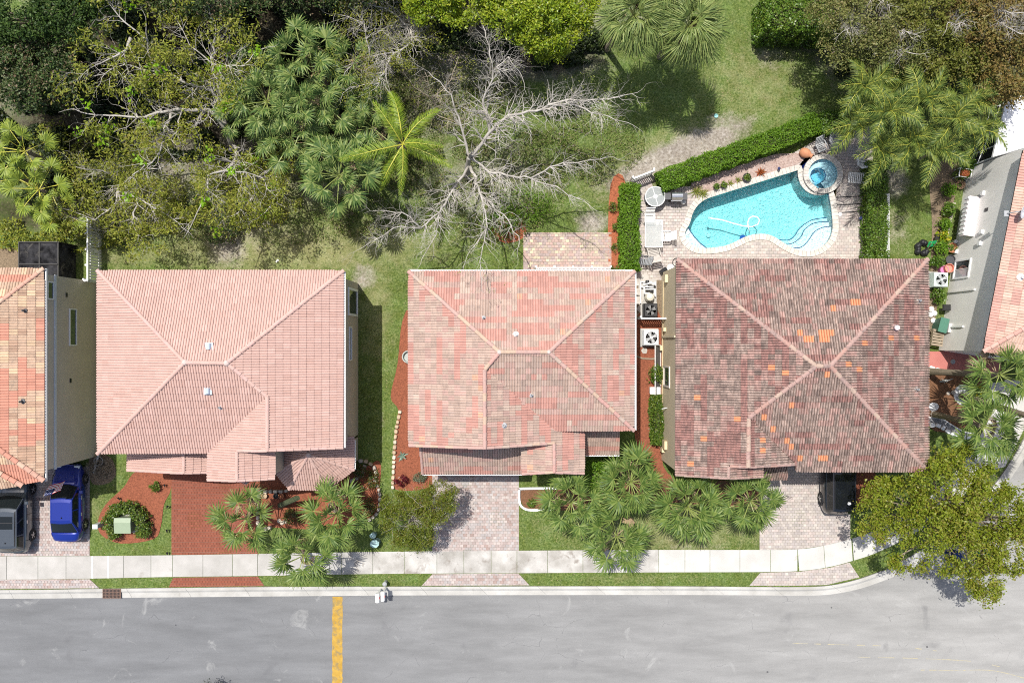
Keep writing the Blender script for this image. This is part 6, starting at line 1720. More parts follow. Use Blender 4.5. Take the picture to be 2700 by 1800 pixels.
def rosette(label, u, v, n, ln, w, mat, h=.35, name='rosette_plant', cat='plant', seed=1, group=None, z=.13, lo=10, hi=75, bend=.35):
    """strap-leaved rosette: each leaf its own part"""
    rng = random.Random(seed); t = thing(name, label, cat, P(u, v, z), 0, group)
    for k in range(n):
        az = k * 2.39996; el = math.radians(hi + (lo - hi) * (k / max(1, n - 1)) + rng.uniform(-6, 6)); l_ = ln * rng.uniform(.8, 1.1)
        b = MB(); pts = []
        for f in (0, .35, .7, 1):
            r = l_ * f * math.cos(el); zz_ = l_ * f * math.sin(el) - bend * l_ * f * f * .5
            ww = w * (.7, 1, .7, .05)[int(f * 3 + .01)]; pts.append((r, ww, max(zz_, .01)))
        vs = []
        for r, ww, q in pts:
            for s, zo in ((-1, .012), (0, 0), (1, .012)): vs.append((r * math.cos(az) - s * ww * math.sin(az), r * math.sin(az) + s * ww * math.cos(az), q + zo))
        b.add(vs, [(i * 3 + j, i * 3 + 3 + j, i * 3 + 4 + j, i * 3 + 1 + j) for i in range(3) for j in range(2)]); b.build('leaf', mat, t)
    return t
AGA = leafmat('agave_leaf', [(.14, .20, .15), (.19, .26, .20)], .1); STRP = leafmat('strap_leaf', [(.14, .20, .03), (.22, .26, .05), (.30, .30, .08)], .25); BROM = leafmat('bromeliad_leaf', [(.28, .06, .02), (.36, .10, .03), (.2, .10, .03)], .2)
rosette('blue green agave on the red mulch left of the middle house', 1060, 1201, 9, .42, .05, AGA, seed=1, lo=8, hi=60, bend=.1)
rosette('large strap leaved clump at the upper left corner of the pool', 1835, 505, 26, .62, .022, STRP, seed=2)
rosette('second strap leaved clump overhanging the pool coping', 1853, 512, 22, .55, .022, STRP, seed=3)
rosette('strap leaved plant in the gravel beside the potted plants', 1925, 484, 16, .34, .02, STRP, seed=4, lo=20)
rosette('strap leaved plant between the potted plants and the dark planter', 1945, 475, 16, .34, .02, STRP, seed=5, lo=20)
rosette('orange red bromeliad in the gravel above the pool', 2004, 455, 22, .40, .035, BROM, seed=6, lo=15)
rosette('strap leaved plant next to the yellow croton', 2488, 575, 18, .5, .03, STRP, seed=7)
for i, (u, v, lab) in enumerate(((1887, 493, 'left one of two small potted plants above the pool'), (1905, 490, 'right one of two small potted plants above the pool'), (1966, 470, 'dark square planter with sprouting leaves above the pool'))):
    t = thing('potted_plant', lab, 'potted plant', P(u, v, .15), 0, 'potted plants in the pool gravel' if i < 2 else None)
    if i < 2: MB().lathe([(.13, 0), (.17, .22), (.15, .22), (.14, .17), (.01, .17)], 14).build('pot', BLACK, t)
    else: MB().lathe([(.22, 0), (.27, .30), (.24, .30), (.22, .24), (.01, .24)], 8).build('pot', BLACK, t)
    C, cc = lobe_points([(0, 0, .32, .16, .16, .14)], 16, 12, .05, np.random.RandomState(i)); V, Fq = leaf_quads(C, .09); ob('foliage', np_mesh('foliage', V, Fq, SHR), t)

# ------------------------------------------------------------------ leafy trees
leafy_tree('oak_tree', 'spreading oak with mottled olive green crown over the street corner', 'oak tree',
           [(2360, 1330, 5.0, 1.9, 1.6, 1.3), (2450, 1390, 5.4, 2.0, 1.5, 1.3), (2500, 1300, 6.0, 2.2, 2.0, 1.4), (2600, 1360, 5.8, 2.3, 1.8, 1.4), (2560, 1450, 5.0, 2.0, 1.4, 1.2), (2650, 1450, 5.2, 1.8, 1.4, 1.2), (2590, 1520, 4.6, 1.1, 1.1, .8), (2600, 1560, 4.2, .7, .7, .5), (2680, 1340, 5.2, 1.6, 1.6, 1.2), (2530, 1220, 5.4, 2.0, .9, 1.1), (2310, 1390, 4.6, 1.0, .9, .8), (2400, 1470, 4.4, 1.4, .8, .8), (2320, 1300, 4.7, .9, .9, .7), (2480, 1490, 4.3, 1.0, .5, .6)],
           (2470, 1350), OAKL, 700, 58, .17, .15, rad=.22, nb=60, seed=3, up=.42, aspect=.5)
leafy_tree('small_tree', 'small feathery tree between the sidewalk and the middle driveway', 'tree',
           [(1080, 1370, 3.2, 1.7, 1.3, 1.0), (1140, 1330, 3.4, 1.3, 1.0, .9), (1160, 1300, 3.2, .9, .7, .7), (1050, 1330, 3.0, 1.0, .8, .8), (1090, 1420, 2.8, 1.3, .7, .7)],
           (1080, 1375), leafmat('feather_leaf', [(.09, .125, .012), (.13, .17, .018), (.17, .20, .022), (.16, .13, .03)], .28, .45, .35, big=.25), 330, 46, .14, .17, bark=PALEBARK, rad=.08, nb=50, seed=4, aspect=.22, up=.35, gnarl=.4)
leafy_tree('lime_tree', 'bright yellow green leafy tree at the top middle', 'tree',
           [(1440, 60, 6.0, 2.0, 1.6, 1.6), (1350, 20, 6.4, 2.2, 1.5, 1.6), (1240, -5, 6.4, 2.0, 1.4, 1.5), (1140, 10, 6.0, 1.5, 1.1, 1.2), (1450, 120, 5.0, 1.0, .9, .9), (1520, 20, 6.0, 1.3, 1.4, 1.2)],
           (1380, 70), LIME, 640, 60, .16, .15, seed=5, rad=.2)
gW = 'brownish trees at the top right'
leafy_tree('brown_tree', 'brownish olive tree with grey twigs above the feather palms', 'tree', [(2300, 60, 6.5, 2.4, 1.6, 1.4), (2240, 110, 5.6, 1.6, 1.3, 1.1), (2380, 110, 6.5, 2.0, 1.5, 1.3), (2330, 160, 5.4, 1.6, .9, 1.0), (2200, 20, 5.8, 1.3, 1.2, 1.0)],
           (2290, 110), BROWNL, 470, 60, .22, .13, bark=TANBARK, nb=70, seed=6, group=gW, gnarl=.35)
leafy_tree('brown_tree', 'olive tree with soft rounded crown left of the rust coloured one', 'tree', [(2470, 40, 7.0, 2.4, 1.8, 1.5), (2500, 130, 6.5, 2.0, 1.6, 1.3), (2580, 150, 6.2, 1.5, 1.3, 1.1)],
           (2450, 110), OLIVE, 380, 64, .20, .14, bark=PALEBARK, nb=40, seed=7, group=gW, gnarl=.35)
leafy_tree('brown_tree', 'rust coloured tree in the top right corner', 'tree', [(2640, 60, 7.5, 2.2, 1.8, 1.5), (2650, 190, 6.5, 1.8, 1.5, 1.2), (2560, 10, 7.4, 2.2, 1.4, 1.4), (2620, 240, 5.2, 1.3, .8, .9)],
           (2560, 130), RUST, 420, 60, .22, .14, bark=PALEBARK, nb=60, seed=8, group=gW, gnarl=.4)
gD = 'dark leafy trees in the top left corner'
leafy_tree('dark_tree', 'dark glossy leaved tree with reddish tips at the left edge', 'tree', [(60, 200, 5.6, 2.2, 2.0, 1.6), (140, 180, 5.6, 1.6, 1.8, 1.3), (30, 130, 5.4, 1.6, 1.4, 1.2), (170, 240, 4.6, 1.1, 1.0, .9)],
           (110, 230), DEEPL, 420, 62, .17, .15, seed=9, group=gD, rad=.2)
leafy_tree('dark_tree', 'dark leafy tree filling the top left corner', 'tree', [(60, 20, 7.0, 2.4, 1.7, 1.5), (170, 40, 6.6, 1.8, 1.5, 1.3), (-60, 80, 6.4, 2.0, 1.8, 1.5), (270, -10, 6.6, 1.8, 1.2, 1.2)],
           (140, 70), leafmat('dark_leaf_green', [(.022, .05, .010), (.045, .085, .016), (.07, .12, .022)], .2, .55, .25), 420, 60, .18, .15, seed=10, group=gD, rad=.2)
leafy_tree('dark_tree', 'dark leafy tree along the top edge above the bare branches', 'tree', [(420, -40, 6.5, 2.2, 1.5, 1.4), (560, -30, 6.8, 2.4, 1.6, 1.4), (700, -40, 6.6, 2.0, 1.4, 1.3), (820, -50, 6.6, 2.2, 1.4, 1.3), (960, -60, 6.6, 2.2, 1.4, 1.3)],
           (600, 20), DEEPL, 480, 56, .2, .15, seed=11, group=gD, rad=.2)
# trees just beyond the top edge: their shade falls into the picture
for i, (u, v, lab) in enumerate(((250, -190, 'dark leafy tree beyond the top edge, left'), (700, -210, 'dark leafy tree beyond the top edge, second from left'), (1150, -200, 'dark leafy tree beyond the top edge behind the lime tree'), (2550, -190, 'dark leafy tree beyond the top edge, right'))):
    leafy_tree('dark_tree', lab, 'tree', [(u, v, 7.0, 3.4, 1.8, 1.6), (u + 130, v + 20, 6.6, 2.4, 1.6, 1.4), (u - 130, v + 20, 6.4, 2.4, 1.6, 1.4)], (u, v + 30), HGD, 300, 50, .25, .2, seed=60 + i, group='dark trees beyond the top edge')

# undergrowth: what nobody could count, low leaves on the floor of the woods
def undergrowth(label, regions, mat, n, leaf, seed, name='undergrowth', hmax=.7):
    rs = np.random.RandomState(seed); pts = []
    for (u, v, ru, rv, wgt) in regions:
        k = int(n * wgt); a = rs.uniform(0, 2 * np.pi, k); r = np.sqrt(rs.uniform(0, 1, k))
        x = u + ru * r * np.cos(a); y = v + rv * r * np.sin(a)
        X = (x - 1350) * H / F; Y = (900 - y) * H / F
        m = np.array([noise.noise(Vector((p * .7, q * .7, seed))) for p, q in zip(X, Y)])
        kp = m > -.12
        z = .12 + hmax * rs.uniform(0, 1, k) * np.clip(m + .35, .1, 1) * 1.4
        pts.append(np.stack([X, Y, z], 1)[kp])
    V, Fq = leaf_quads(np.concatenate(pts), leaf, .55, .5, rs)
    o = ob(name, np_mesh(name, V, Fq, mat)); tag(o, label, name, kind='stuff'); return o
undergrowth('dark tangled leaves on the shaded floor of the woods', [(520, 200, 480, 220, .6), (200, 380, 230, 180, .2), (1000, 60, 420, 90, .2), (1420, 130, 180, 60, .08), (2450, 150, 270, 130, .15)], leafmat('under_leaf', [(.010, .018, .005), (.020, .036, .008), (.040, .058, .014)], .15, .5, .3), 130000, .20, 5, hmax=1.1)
undergrowth('light green weeds under the bare trees', [(1240, 500, 260, 120, .35), (1120, 280, 160, 170, .25), (700, 560, 330, 90, .3), (330, 600, 220, 60, .2), (1540, 380, 160, 110, .25)], leafmat('weed_leaf', [(.08, .14, .02), (.13, .19, .03), (.18, .21, .06), (.24, .21, .10)], .25, .5, .3), 30000, .09, 6, name='weeds', hmax=.18)
undergrowth('olive feathery sprigs over the twiggy scrub on the left', [(330, 560, 240, 70, .3), (660, 500, 150, 110, .3), (250, 420, 160, 120, .25), (150, 620, 200, 50, .2)], FEATH, 15000, .17, 8, name='scrub', hmax=1.3)

# ------------------------------------------------------------------ bare trees
def twig(mb, p, d, ln, r, depth, rng, flat=.55, leaves=None):
    n = 4 if depth > 1 else 3; pts = [p.copy()]; rad = [r]; q = p.copy(); dd = d.copy()
    for i in range(n):
        dd = (dd + Vector((rng.gauss(0, .26), rng.gauss(0, .26), rng.gauss(0, .14)))).normalized()
        q = q + dd * ln / n; pts.append(q.copy()); rad.append(r * (1 - .72 * (i + 1) / n))
    mb.tube(pts, rad, 4 if r > .02 else 3, cap=False)
    if leaves is not None and depth <= 1: leaves.append(tuple(pts[-1])); leaves.append(tuple(pts[-2]))
    if depth <= 0: return
    for k in range(rng.randint(1, 3)):
        i = rng.randint(1, n); a = (pts[i] - pts[i - 1]).normalized()
        sd = a.cross(Vector((0, 0, 1)));
        if sd.length < .1: sd = Vector((1, 0, 0))
        sd = sd.normalized() * rng.choice((-1, 1)); nd = (a * rng.uniform(.5, 1.0) + sd * rng.uniform(.5, 1.0) + Vector((0, 0, rng.uniform(-.25, flat)))).normalized()
        twig(mb, pts[i], nd, ln * rng.uniform(.45, .8), rad[i] * .75, depth - 1, rng, flat, leaves)


def bare_tree(name, label, cat, base, limbs, mat, seed, tw=9, tl=1.3, depth=2, leafset=(), group=None, minr=.010):
    """limbs: ([(u, v, z)...], r0, r1); side twigs grow from every limb"""
    rng = random.Random(seed); b0 = P(*base); t = thing(name, label, cat, b0, 0, group); trunk, tws = MB(), MB(); tips = []
    for li, (pts, r0, r1, *o) in enumerate(limbs):
        q = [P(*p) - b0 for p in pts]
        # natural wander between the given points
        fine = [q[0]]
        for a, c in zip(q[:-1], q[1:]):
            l_ = (c - a).length; m = max(2, int(l_ / .35))
            for i in range(1, m + 1):
                p = a.lerp(c, i / m)
                if i < m: p = p + Vector((rng.gauss(0, .05), rng.gauss(0, .05), rng.gauss(0, .04)))
                fine.append(p)
        rr = [r0 + (r1 - r0) * (i / (len(fine) - 1)) ** .8 for i in range(len(fine))]
        trunk.tube(fine, rr, 7 if r0 > .06 else 5)
        dens = o[0] if o else 1.0; st = o[1] if len(o) > 1 else .12
        tot = sum((fine[i + 1] - fine[i]).length for i in range(len(fine) - 1))
        for k in range(int(tw * dens * tot / 2.5)):
            f = rng.uniform(st, 1.0); i = min(len(fine) - 2, int(f * (len(fine) - 1))); a = (fine[i + 1] - fine[i]).normalized()
            sd = a.cross(Vector((0, 0, 1))); sd = (sd.normalized() if sd.length > .1 else Vector((1, 0, 0))) * rng.choice((-1, 1))
            d = (a * rng.uniform(.35, 1.0) + sd * rng.uniform(.4, 1.0) + Vector((0, 0, rng.uniform(-.3, .5)))).normalized()
            twig(tws, fine[i], d, tl * rng.uniform(.55, 1.15) * (1.05 - .45 * f), max(minr, rr[i] * .42), depth, rng, .35, tips)
        twig(tws, fine[-1], (fine[-1] - fine[-2]).normalized(), tl * .8, rr[-1] * .9, depth, rng, .35, tips)
    trunk.build('trunk', mat, t, smooth=True); tag(tws.build('branches', mat, t), kind=None)
    tips = np.array(tips); rs = np.random.RandomState(seed)
    for (mname, m, share, per, cr, leaf, asp) in leafset:
        k = rs.choice(len(tips), int(len(tips) * share), replace=False); C = np.repeat(tips[k], per, 0); C = C + rs.normal(size=C.shape) * cr
        V, Fq = leaf_quads(C, leaf, asp, .5, rs); ob(mname, np_mesh(mname, V, Fq, m), t)
    return t


bare_tree('bare_tree', 'large pale bare tree spreading its branches over the middle house', 'bare tree', (1235, 470), [
    ([(1235, 470, .1), (1232, 440, 2.2), (1240, 415, 3.4)], 0.17, .14, 0),
    ([(1240, 415, 3.4), (1290, 350, 4.4), (1340, 305, 5.2), (1430, 288, 5.8), (1490, 265, 6.2), (1600, 262, 6.4), (1650, 250, 6.4)], .12, .022, 2.3),
    ([(1430, 288, 5.8), (1500, 275, 6.1), (1580, 300, 6.3), (1640, 320, 6.3)], .07, .02, 1.7),
    ([(1290, 350, 4.4), (1275, 260, 5.4), (1300, 190, 6.2), (1290, 120, 6.6), (1270, 60, 6.8)], .085, .02, 2.4),
    ([(1300, 190, 6.2), (1340, 150, 6.6), (1370, 190, 6.6)], .05, .02, 1.8),
    ([(1240, 415, 3.4), (1290, 455, 4.2), (1400, 470, 5.0), (1480, 500, 5.4), (1540, 530, 5.6)], .09, .02, 1.5),
    ([(1400, 470, 5.0), (1450, 440, 5.4), (1540, 425, 5.8), (1600, 415, 5.9)], .06, .018, 1.4),
    ([(1235, 440, 3.0), (1195, 500, 4.0), (1160, 560, 4.8), (1110, 600, 5.4), (1040, 600, 5.8), (975, 640, 6.0)], .085, .018, 1.9),
    ([(1110, 600, 5.4), (1060, 560, 5.8), (1000, 555, 6.0)], .05, .018, 1.5), ([(1160, 560, 4.8), (1150, 620, 5.4), (1120, 670, 5.9)], .05, .018, 1.4),
    ([(1240, 440, 3.2), (1270, 520, 4.4), (1285, 600, 5.4), (1240, 660, 5.8)], .10, .02, 1.4), ([(1270, 520, 4.4), (1340, 580, 5.4), (1370, 640, 6.0)], .06, .018, 1.3), ([(1285, 600, 5.4), (1265, 690, 7.0), (1270, 740, 7.6)], .04, .015, .8),
    ([(1240, 415, 3.4), (1215, 330, 4.4), (1190, 250, 5.2), (1130, 190, 5.8)], .09, .02, 1.1)], PALEBARK, 5, tw=13, tl=1.6, depth=2, minr=.010, leafset=[('buds', leafmat('bud_leaf', [(.17, .22, .04), (.22, .25, .05)], .3), .10, 3, .05, .07, .6)])
bare_tree('bare_tree', 'sparse olive leaved tree with winding pale limbs on the left', 'bare tree', (615, 400), [
    ([(615, 400, .1), (612, 380, 2.0), (600, 340, 3.6)], .22, .16, 0),
    ([(600, 340, 3.6), (550, 290, 4.6), (470, 288, 5.4), (380, 310, 5.9), (230, 300, 6.4)], .14, .03, 1.2), ([(450, 300, 5.5), (432, 360, 6.0), (415, 410, 6.4), (340, 470, 6.8)], .08, .02, 1.2), ([(480, 290, 5.3), (465, 350, 5.8), (440, 370, 6.1)], .05, .02, 1.2),
    ([(600, 340, 3.6), (560, 240, 5.0), (480, 215, 5.8), (400, 165, 6.4), (390, 110, 6.8)], .13, .03, 1.3), ([(480, 215, 5.8), (420, 190, 6.2), (330, 170, 6.7), (250, 200, 7.0)], .06, .02, 1.2), ([(345, 100, 6.8), (335, 130, 6.7), (270, 165, 7.0)], .10, .03, 1.0), ([(390, 110, 6.8), (330, 60, 7.2), (280, 0, 7.4)], .06, .02, 1.2),
    ([(600, 340, 3.6), (560, 170, 5.6), (570, 80, 6.4), (545, 0, 7.0)], .10, .03, 1.4), ([(560, 170, 5.6), (640, 175, 6.3), (690, 130, 6.6)], .06, .02, 1.4), ([(560, 170, 5.6), (500, 120, 6.2), (470, 60, 6.6)], .05, .02, 1.2),
    ([(612, 380, 2.0), (625, 410, 3.6), (618, 430, 4.6), (595, 450, 5.2), (548, 462, 5.6), (545, 520, 6.0), (520, 560, 6.2)], .12, .03, 1.0), ([(595, 450, 5.2), (650, 455, 5.6), (700, 480, 5.8)], .05, .02, .9)],
    PALEBARK, 9, tw=8.5, tl=2.0, depth=2, minr=.020, leafset=[('foliage', FEATH, .17, 26, .20, .20, .34), ('new_leaves', NEWL, .012, 18, .17, .22, .6)])
bare_tree('bare_tree', 'thin bare tree with arching twigs above the coconut palm', 'bare tree', (1105, 120), [
    ([(1105, 120, .1), (1095, 60, 3.0), (1085, 70, 4.4), (1085, 110, 5.0), (1040, 140, 5.4), (975, 150, 5.8), (920, 180, 6.0)], .12, .025, 2.2, .3), ([(1085, 70, 4.4), (1010, 20, 5.6), (940, 0, 6.2)], .07, .02, 1.8), ([(1040, 140, 5.4), (1000, 220, 5.9), (930, 230, 6.1)], .05, .015, 1.8), ([(975, 150, 5.8), (960, 60, 6.2), (900, 40, 6.4)], .05, .015, 1.8)],
    PALEBARK, 13, tw=14, tl=1.6, depth=2, minr=.014, leafset=[('foliage', FEATH, .05, 40, .22, .12, .3)])
bare_tree('bare_tree', 'wispy bare sapling between the coconut palm and the large bare tree', 'bare tree', (1150, 320), [
    ([(1150, 320, .1), (1140, 250, 2.4), (1120, 190, 3.6)], .06, .015, 1.5), ([(1140, 260, 2.2), (1190, 210, 3.2), (1210, 150, 3.8)], .05, .015, 1.5), ([(1150, 300, 1.2), (1210, 330, 2.6), (1250, 300, 3.2)], .04, .012, 1.3), ([(1140, 260, 2.2), (1090, 230, 3.0), (1060, 180, 3.4)], .04, .012, 1.4)],
    TANBARK, 14, tw=13, tl=1.1, depth=2, leafset=[('foliage', FEATH, .03, 22, .18, .11, .35)])
bare_tree('bare_tree', 'tangled leafless scrub behind the white slat fence', 'shrub', (340, 590), [
    ([(340, 590, .1), (300, 570, 1.2), (250, 560, 1.8)], .05, .012, 2), ([(340, 590, .1), (390, 560, 1.4), (450, 580, 1.8)], .05, .012, 2), ([(340, 590, .1), (350, 540, 1.4), (330, 480, 2.2)], .05, .012, 2), ([(340, 590, .1), (400, 520, 1.6), (470, 500, 2.2)], .05, .012, 2), ([(340, 590, .1), (280, 610, 1.0), (240, 600, 1.5)], .04, .012, 2)],
    PALEBARK, 15, tw=16, tl=1.1, depth=2, minr=.009, leafset=[('foliage', OLIVE, .25, 10, .14, .11, .4)])
bare_tree('bare_tree', 'grey leafless twigs in the brown trees at the top right', 'bare tree', (2300, 120), [
    ([(2300, 120, .1), (2300, 80, 4.0), (2260, 60, 6.5), (2230, 80, 7.6)], .12, .02, 2.2, .5), ([(2300, 80, 4.0), (2350, 50, 6.5), (2400, 90, 8.0)], .10, .02, 2.2, .4), ([(2300, 80, 4.0), (2330, 120, 6.6), (2400, 140, 7.6)], .08, .02, 2.2, .4), ([(2350, 50, 6.5), (2330, 0, 7.8), (2290, -20, 8.2)], .05, .02, 2)],
    PALEBARK, 16, tw=14, tl=1.2, depth=2)
bare_tree('bare_tree', 'long grey windblown twigs in the top right corner', 'bare tree', (2560, 40), [
    ([(2560, 40, .1), (2590, 20, 6.0), (2650, 30, 8.8), (2720, 40, 9.6)], .12, .02, 2.2, .5), ([(2590, 20, 6.0), (2620, 50, 8.0), (2690, 90, 9.0)], .08, .02, 2.2, .3), ([(2590, 20, 6.0), (2540, 60, 8.0), (2500, 60, 8.8)], .06, .02, 2, .3)],
    PALEBARK, 17, tw=14, tl=1.2, depth=2)

isl = smooth_loop(px(500, 1850, 520, 1822, 560, 1810, 610, 1818, 640, 1850, 630, 1900, 560, 1920, 505, 1900), 4)
o = MB().prism([P(u, v, .14) for u, v in isl], .02, .14).build('road_island', CONC); tag(o, kind='structure')
leafy_tree('small_tree', 'sparse dark shrub tip poking in at the bottom edge', 'shrub', [(556, 1822, 1.4, .62, .6, .5), (590, 1828, 1.2, .45, .4, .4)], (560, 1850), leafmat('dusk_leaf', [(.035, .045, .03), (.06, .07, .05)], .15), 30, 18, .12, .15, seed=91, aspect=.3, rad=.04, nb=16)

bare_tree('bare_tree', 'low sparse olive tree over the twiggy ground above the slat fence', 'bare tree', (330, 500), [
    ([(330, 500, .1), (320, 480, 2.0), (270, 450, 3.2), (200, 440, 4.0)], .10, .02, 1.2), ([(320, 480, 2.0), (360, 520, 3.2), (430, 560, 4.0), (480, 600, 4.4)], .09, .02, 1.2),
    ([(320, 480, 2.0), (300, 540, 3.0), (250, 580, 3.6), (200, 560, 4.0)], .08, .02, 1.2), ([(320, 480, 2.0), (370, 450, 3.2), (430, 440, 4.0)], .07, .02, 1.2), ([(360, 520, 3.2), (350, 590, 3.8), (380, 640, 4.2)], .06, .018, 1.2)],
    PALEBARK, 31, tw=10, tl=1.6, depth=2, minr=.016, leafset=[('foliage', FEATH, .24, 22, .20, .19, .34)])
bare_tree('bare_tree', 'slim olive tree between the palm grove and the dark round bush', 'bare tree', (690, 500), [
    ([(690, 500, .1), (680, 470, 2.2), (640, 450, 3.4), (590, 480, 4.0)], .09, .02, 1.1), ([(680, 470, 2.2), (720, 440, 3.6), (740, 500, 4.2), (700, 560, 4.6)], .08, .02, 1.1), ([(680, 470, 2.2), (660, 530, 3.6), (610, 570, 4.2)], .07, .02, 1.1)],
    PALEBARK, 32, tw=9, tl=1.4, depth=2, minr=.014, leafset=[('foliage', FEATH, .22, 22, .20, .19, .34), ('new_leaves', NEWL, .012, 16, .15, .2, .6)])

undergrowth('olive green tangle of sprigs around the bare trees and the coconut palm', [(1180, 290, 170, 170, .42), (1090, 450, 90, 70, .1), (1290, 560, 150, 80, .14), (960, 570, 90, 60, .1), (1480, 420, 140, 90, .14), (1010, 240, 90, 90, .12)], leafmat('tangle_leaf', [(.07, .10, .02), (.11, .145, .03), (.16, .175, .05), (.17, .14, .08)], .25, .5, .3), 15000, .15, 12, name='scrub', hmax=.9)
# ------------------------------------------------------------------ cars
def paint(name, c, metal=.25): return M(name, c, tuple(x * .96 for x in c), scale=1, rough=.22, fine=.03, fscale=300, metal=metal, spec=.5, coat=.9)
CGLASS = plain('car_glass', (.008, .011, .012), .06, spec=.45, fine=0.0)
TYRE = plain('tyre_rubber', (.018, .018, .019), .85); RIMM = plain('rim_alloy', (.50, .51, .52), .3, metal=.8); TRIM = plain('car_trim', (.02, .02, .022), .5); CHROME = plain('chrome', (.7, .7, .72), .12, metal=1.0)
HEAD = plain('headlight_glass', (.55, .58, .6), .08, spec=.8); TAIL = plain('taillight_red', (.16, .006, .008), .15, spec=.7)


def interp(tab, y):
    for (a, p), (c, q) in zip(tab[:-1], tab[1:]):
        if a <= y <= c: f = (y - a) / (c - a); return p + (q - p) * (f * f * (3 - 2 * f) if False else f)
    return tab[0][1] if y < tab[0][0] else tab[-1][1]


def car(label, x, y, deg, pm, L=4.6, Wd=1.80, hood=.95, belt=1.0, roof=1.45, deck=1.05, ws0=.95, ws1=.25, rw0=-1.75, rw1=-1.15, tumble=.20, sunroof=False, rails=False, name='parked_car', cat='car', wheel_r=.33, antenna=True, doors=2, roof_disc=False, axle=(1.38, -1.38)):
    """front towards +y; ws0/ws1: foot and top of the windscreen, rw0/rw1: foot and top of the rear window"""
    t = thing(name, label, cat, Vector((x, y, .135)), math.radians(deg)); hl = L / 2; hw = Wd / 2
    wtab = [(-hl, .62), (-hl + .10, .82), (-hl + .5, .96), (-hl + 1.2, 1.0), (hl - 1.3, 1.0), (hl - .6, .965), (hl - .18, .84), (hl, .62)]
    ztab = [(-hl, .72), (-hl + .08, deck - .08), (-hl + .3, deck), (rw0, deck + .02), (rw0 + .02, belt), (ws0, belt), (ws0 + .02, hood + .04), (hl - .7, hood - .06), (hl - .2, hood - .20), (hl, .58)]
    st = sorted(set([-hl, -hl + .08, -hl + .2, -hl + .5, -hl + 1.0, rw0, rw0 + .03, -.6, 0, .5, ws0, ws0 + .03, ws0 + .3, hl - 1.0, hl - .7, hl - .4, hl - .2, hl - .08, hl]))
    b = MB(); rows = []
    for yy in st:
        w = hw * interp(wtab, yy); z = interp(ztab, yy); row = []
        prof = [(.90, .22), (.99, .34), (1.0, .55), (.985, max(.6, z - .16)), (.93, z - .05), (.80, z - .008), (.45, z + .018), (0, z + .03)]
        half = [(w * a, c) for a, c in prof]
        row = [(-p, yy, q) for p, q in half] + [(p, yy, q) for p, q in half[-2::-1]]
        rows.append(row)
    nprof = len(rows[0])
    for r in rows: b.v += r
    for i in range(len(rows) - 1):
        for k in range(nprof - 1):
            a = i * nprof + k; b.f.append((a, a + 1, a + nprof + 1, a + nprof)); b.m.append(0); b.t.append(0)
    b.f.append(tuple(range(nprof))); b.m.append(0); b.t.append(0); e = (len(rows) - 1) * nprof; b.f.append(tuple(e + k for k in range(nprof - 1, -1, -1))); b.m.append(0); b.t.append(0)
    body = b.build('body', pm, t, smooth=True)
    # greenhouse
    gw = hw * .90; rw = hw * (.90 - tumble)
    N_ = 6
    def ring(y0, y1, w0, z, bow0, bow1):
        """front edge left->right then rear edge right->left"""
        fr = [(-w0 + 2 * w0 * i / N_, y0 + bow0 * (1 - (2 * i / N_ - 1) ** 2), z) for i in range(N_ + 1)]
        re = [(w0 - 2 * w0 * i / N_, y1 - bow1 * (1 - (2 * i / N_ - 1) ** 2), z) for i in range(N_ + 1)]
        return fr + re
    zb = belt + .015
    R0 = ring(ws0, rw0, gw, zb, .16, .10); R1 = ring(ws1, rw1, rw, roof - .03, .07, .05); R2 = ring(ws1 - .16, rw1 + .14, rw - .12, roof, .05, .04)
    b = MB(); m = len(R0); b.v += R0 + R1 + R2
    for k in range(2):
        for i in range(m): j = (i + 1) % m; b.f.append((k * m + j, k * m + i, (k + 1) * m + i, (k + 1) * m + j)); b.m.append(0); b.t.append(0)
    for i in range(N_): b.f.append((2 * m + i + 1, 2 * m + i, 2 * m + m - 1 - i, 2 * m + m - 2 - i)); b.m.append(0); b.t.append(0)
    b.build('cabin', pm, t, smooth=False)
    V3 = lambda p: Vector(p)
    def patch(name, a0, a1, b0, b1, f0, f1, g0, g1, mat):
        """panel set 4 mm proud of the bilinear face a0-a1 (foot) / b0-b1 (top)"""
        A0, A1, B0, B1 = map(V3, (a0, a1, b0, b1)); P_ = lambda f, g: (A0.lerp(A1, f)).lerp(B0.lerp(B1, f), g)
        n = (A1 - A0).cross(B0 - A0).normalized(); c = P_(.5, .5)
        if n.dot(c - Vector((0, c.y * .5, .8))) < 0: n = -n
        q = [P_(f0, g0) + n * .006, P_(f1, g0) + n * .006, P_(f1, g1) + n * .006, P_(f0, g1) + n * .006]
        return q, n
    def strip(name, i0, i1, mat, g0=.06, g1=.94, e=.05):
        bb = MB()
        for i in range(i0, i1):
            f0 = e * N_ * .5 if i == i0 else 0; f1 = 1 - e * N_ * .5 if i == i1 - 1 else 1
            q, n = patch('', R0[i], R0[i + 1], R1[i], R1[i + 1], f0, f1, g0, g1, mat); bb.add(q, [(0, 1, 2, 3)])
        o = bb.build(name, mat, t); return o
    strip('windscreen', 0, N_, CGLASS); strip('rear_window', N_ + 1, m - 1, CGLASS)
    for (i, j) in ((N_, N_ + 1), (m - 1, 0)):
        cuts = [(.06, .47), (.50, .93)] if doors == 2 else [(.05, .36), (.39, .68), (.71, .95)]
        for f0, f1 in cuts:
            q, n = patch('', R0[i], R0[j], R1[i], R1[j], f0, f1, .12, .90, CGLASS); MB().add(q, [(0, 1, 2, 3)]).build('side_window', CGLASS, t)
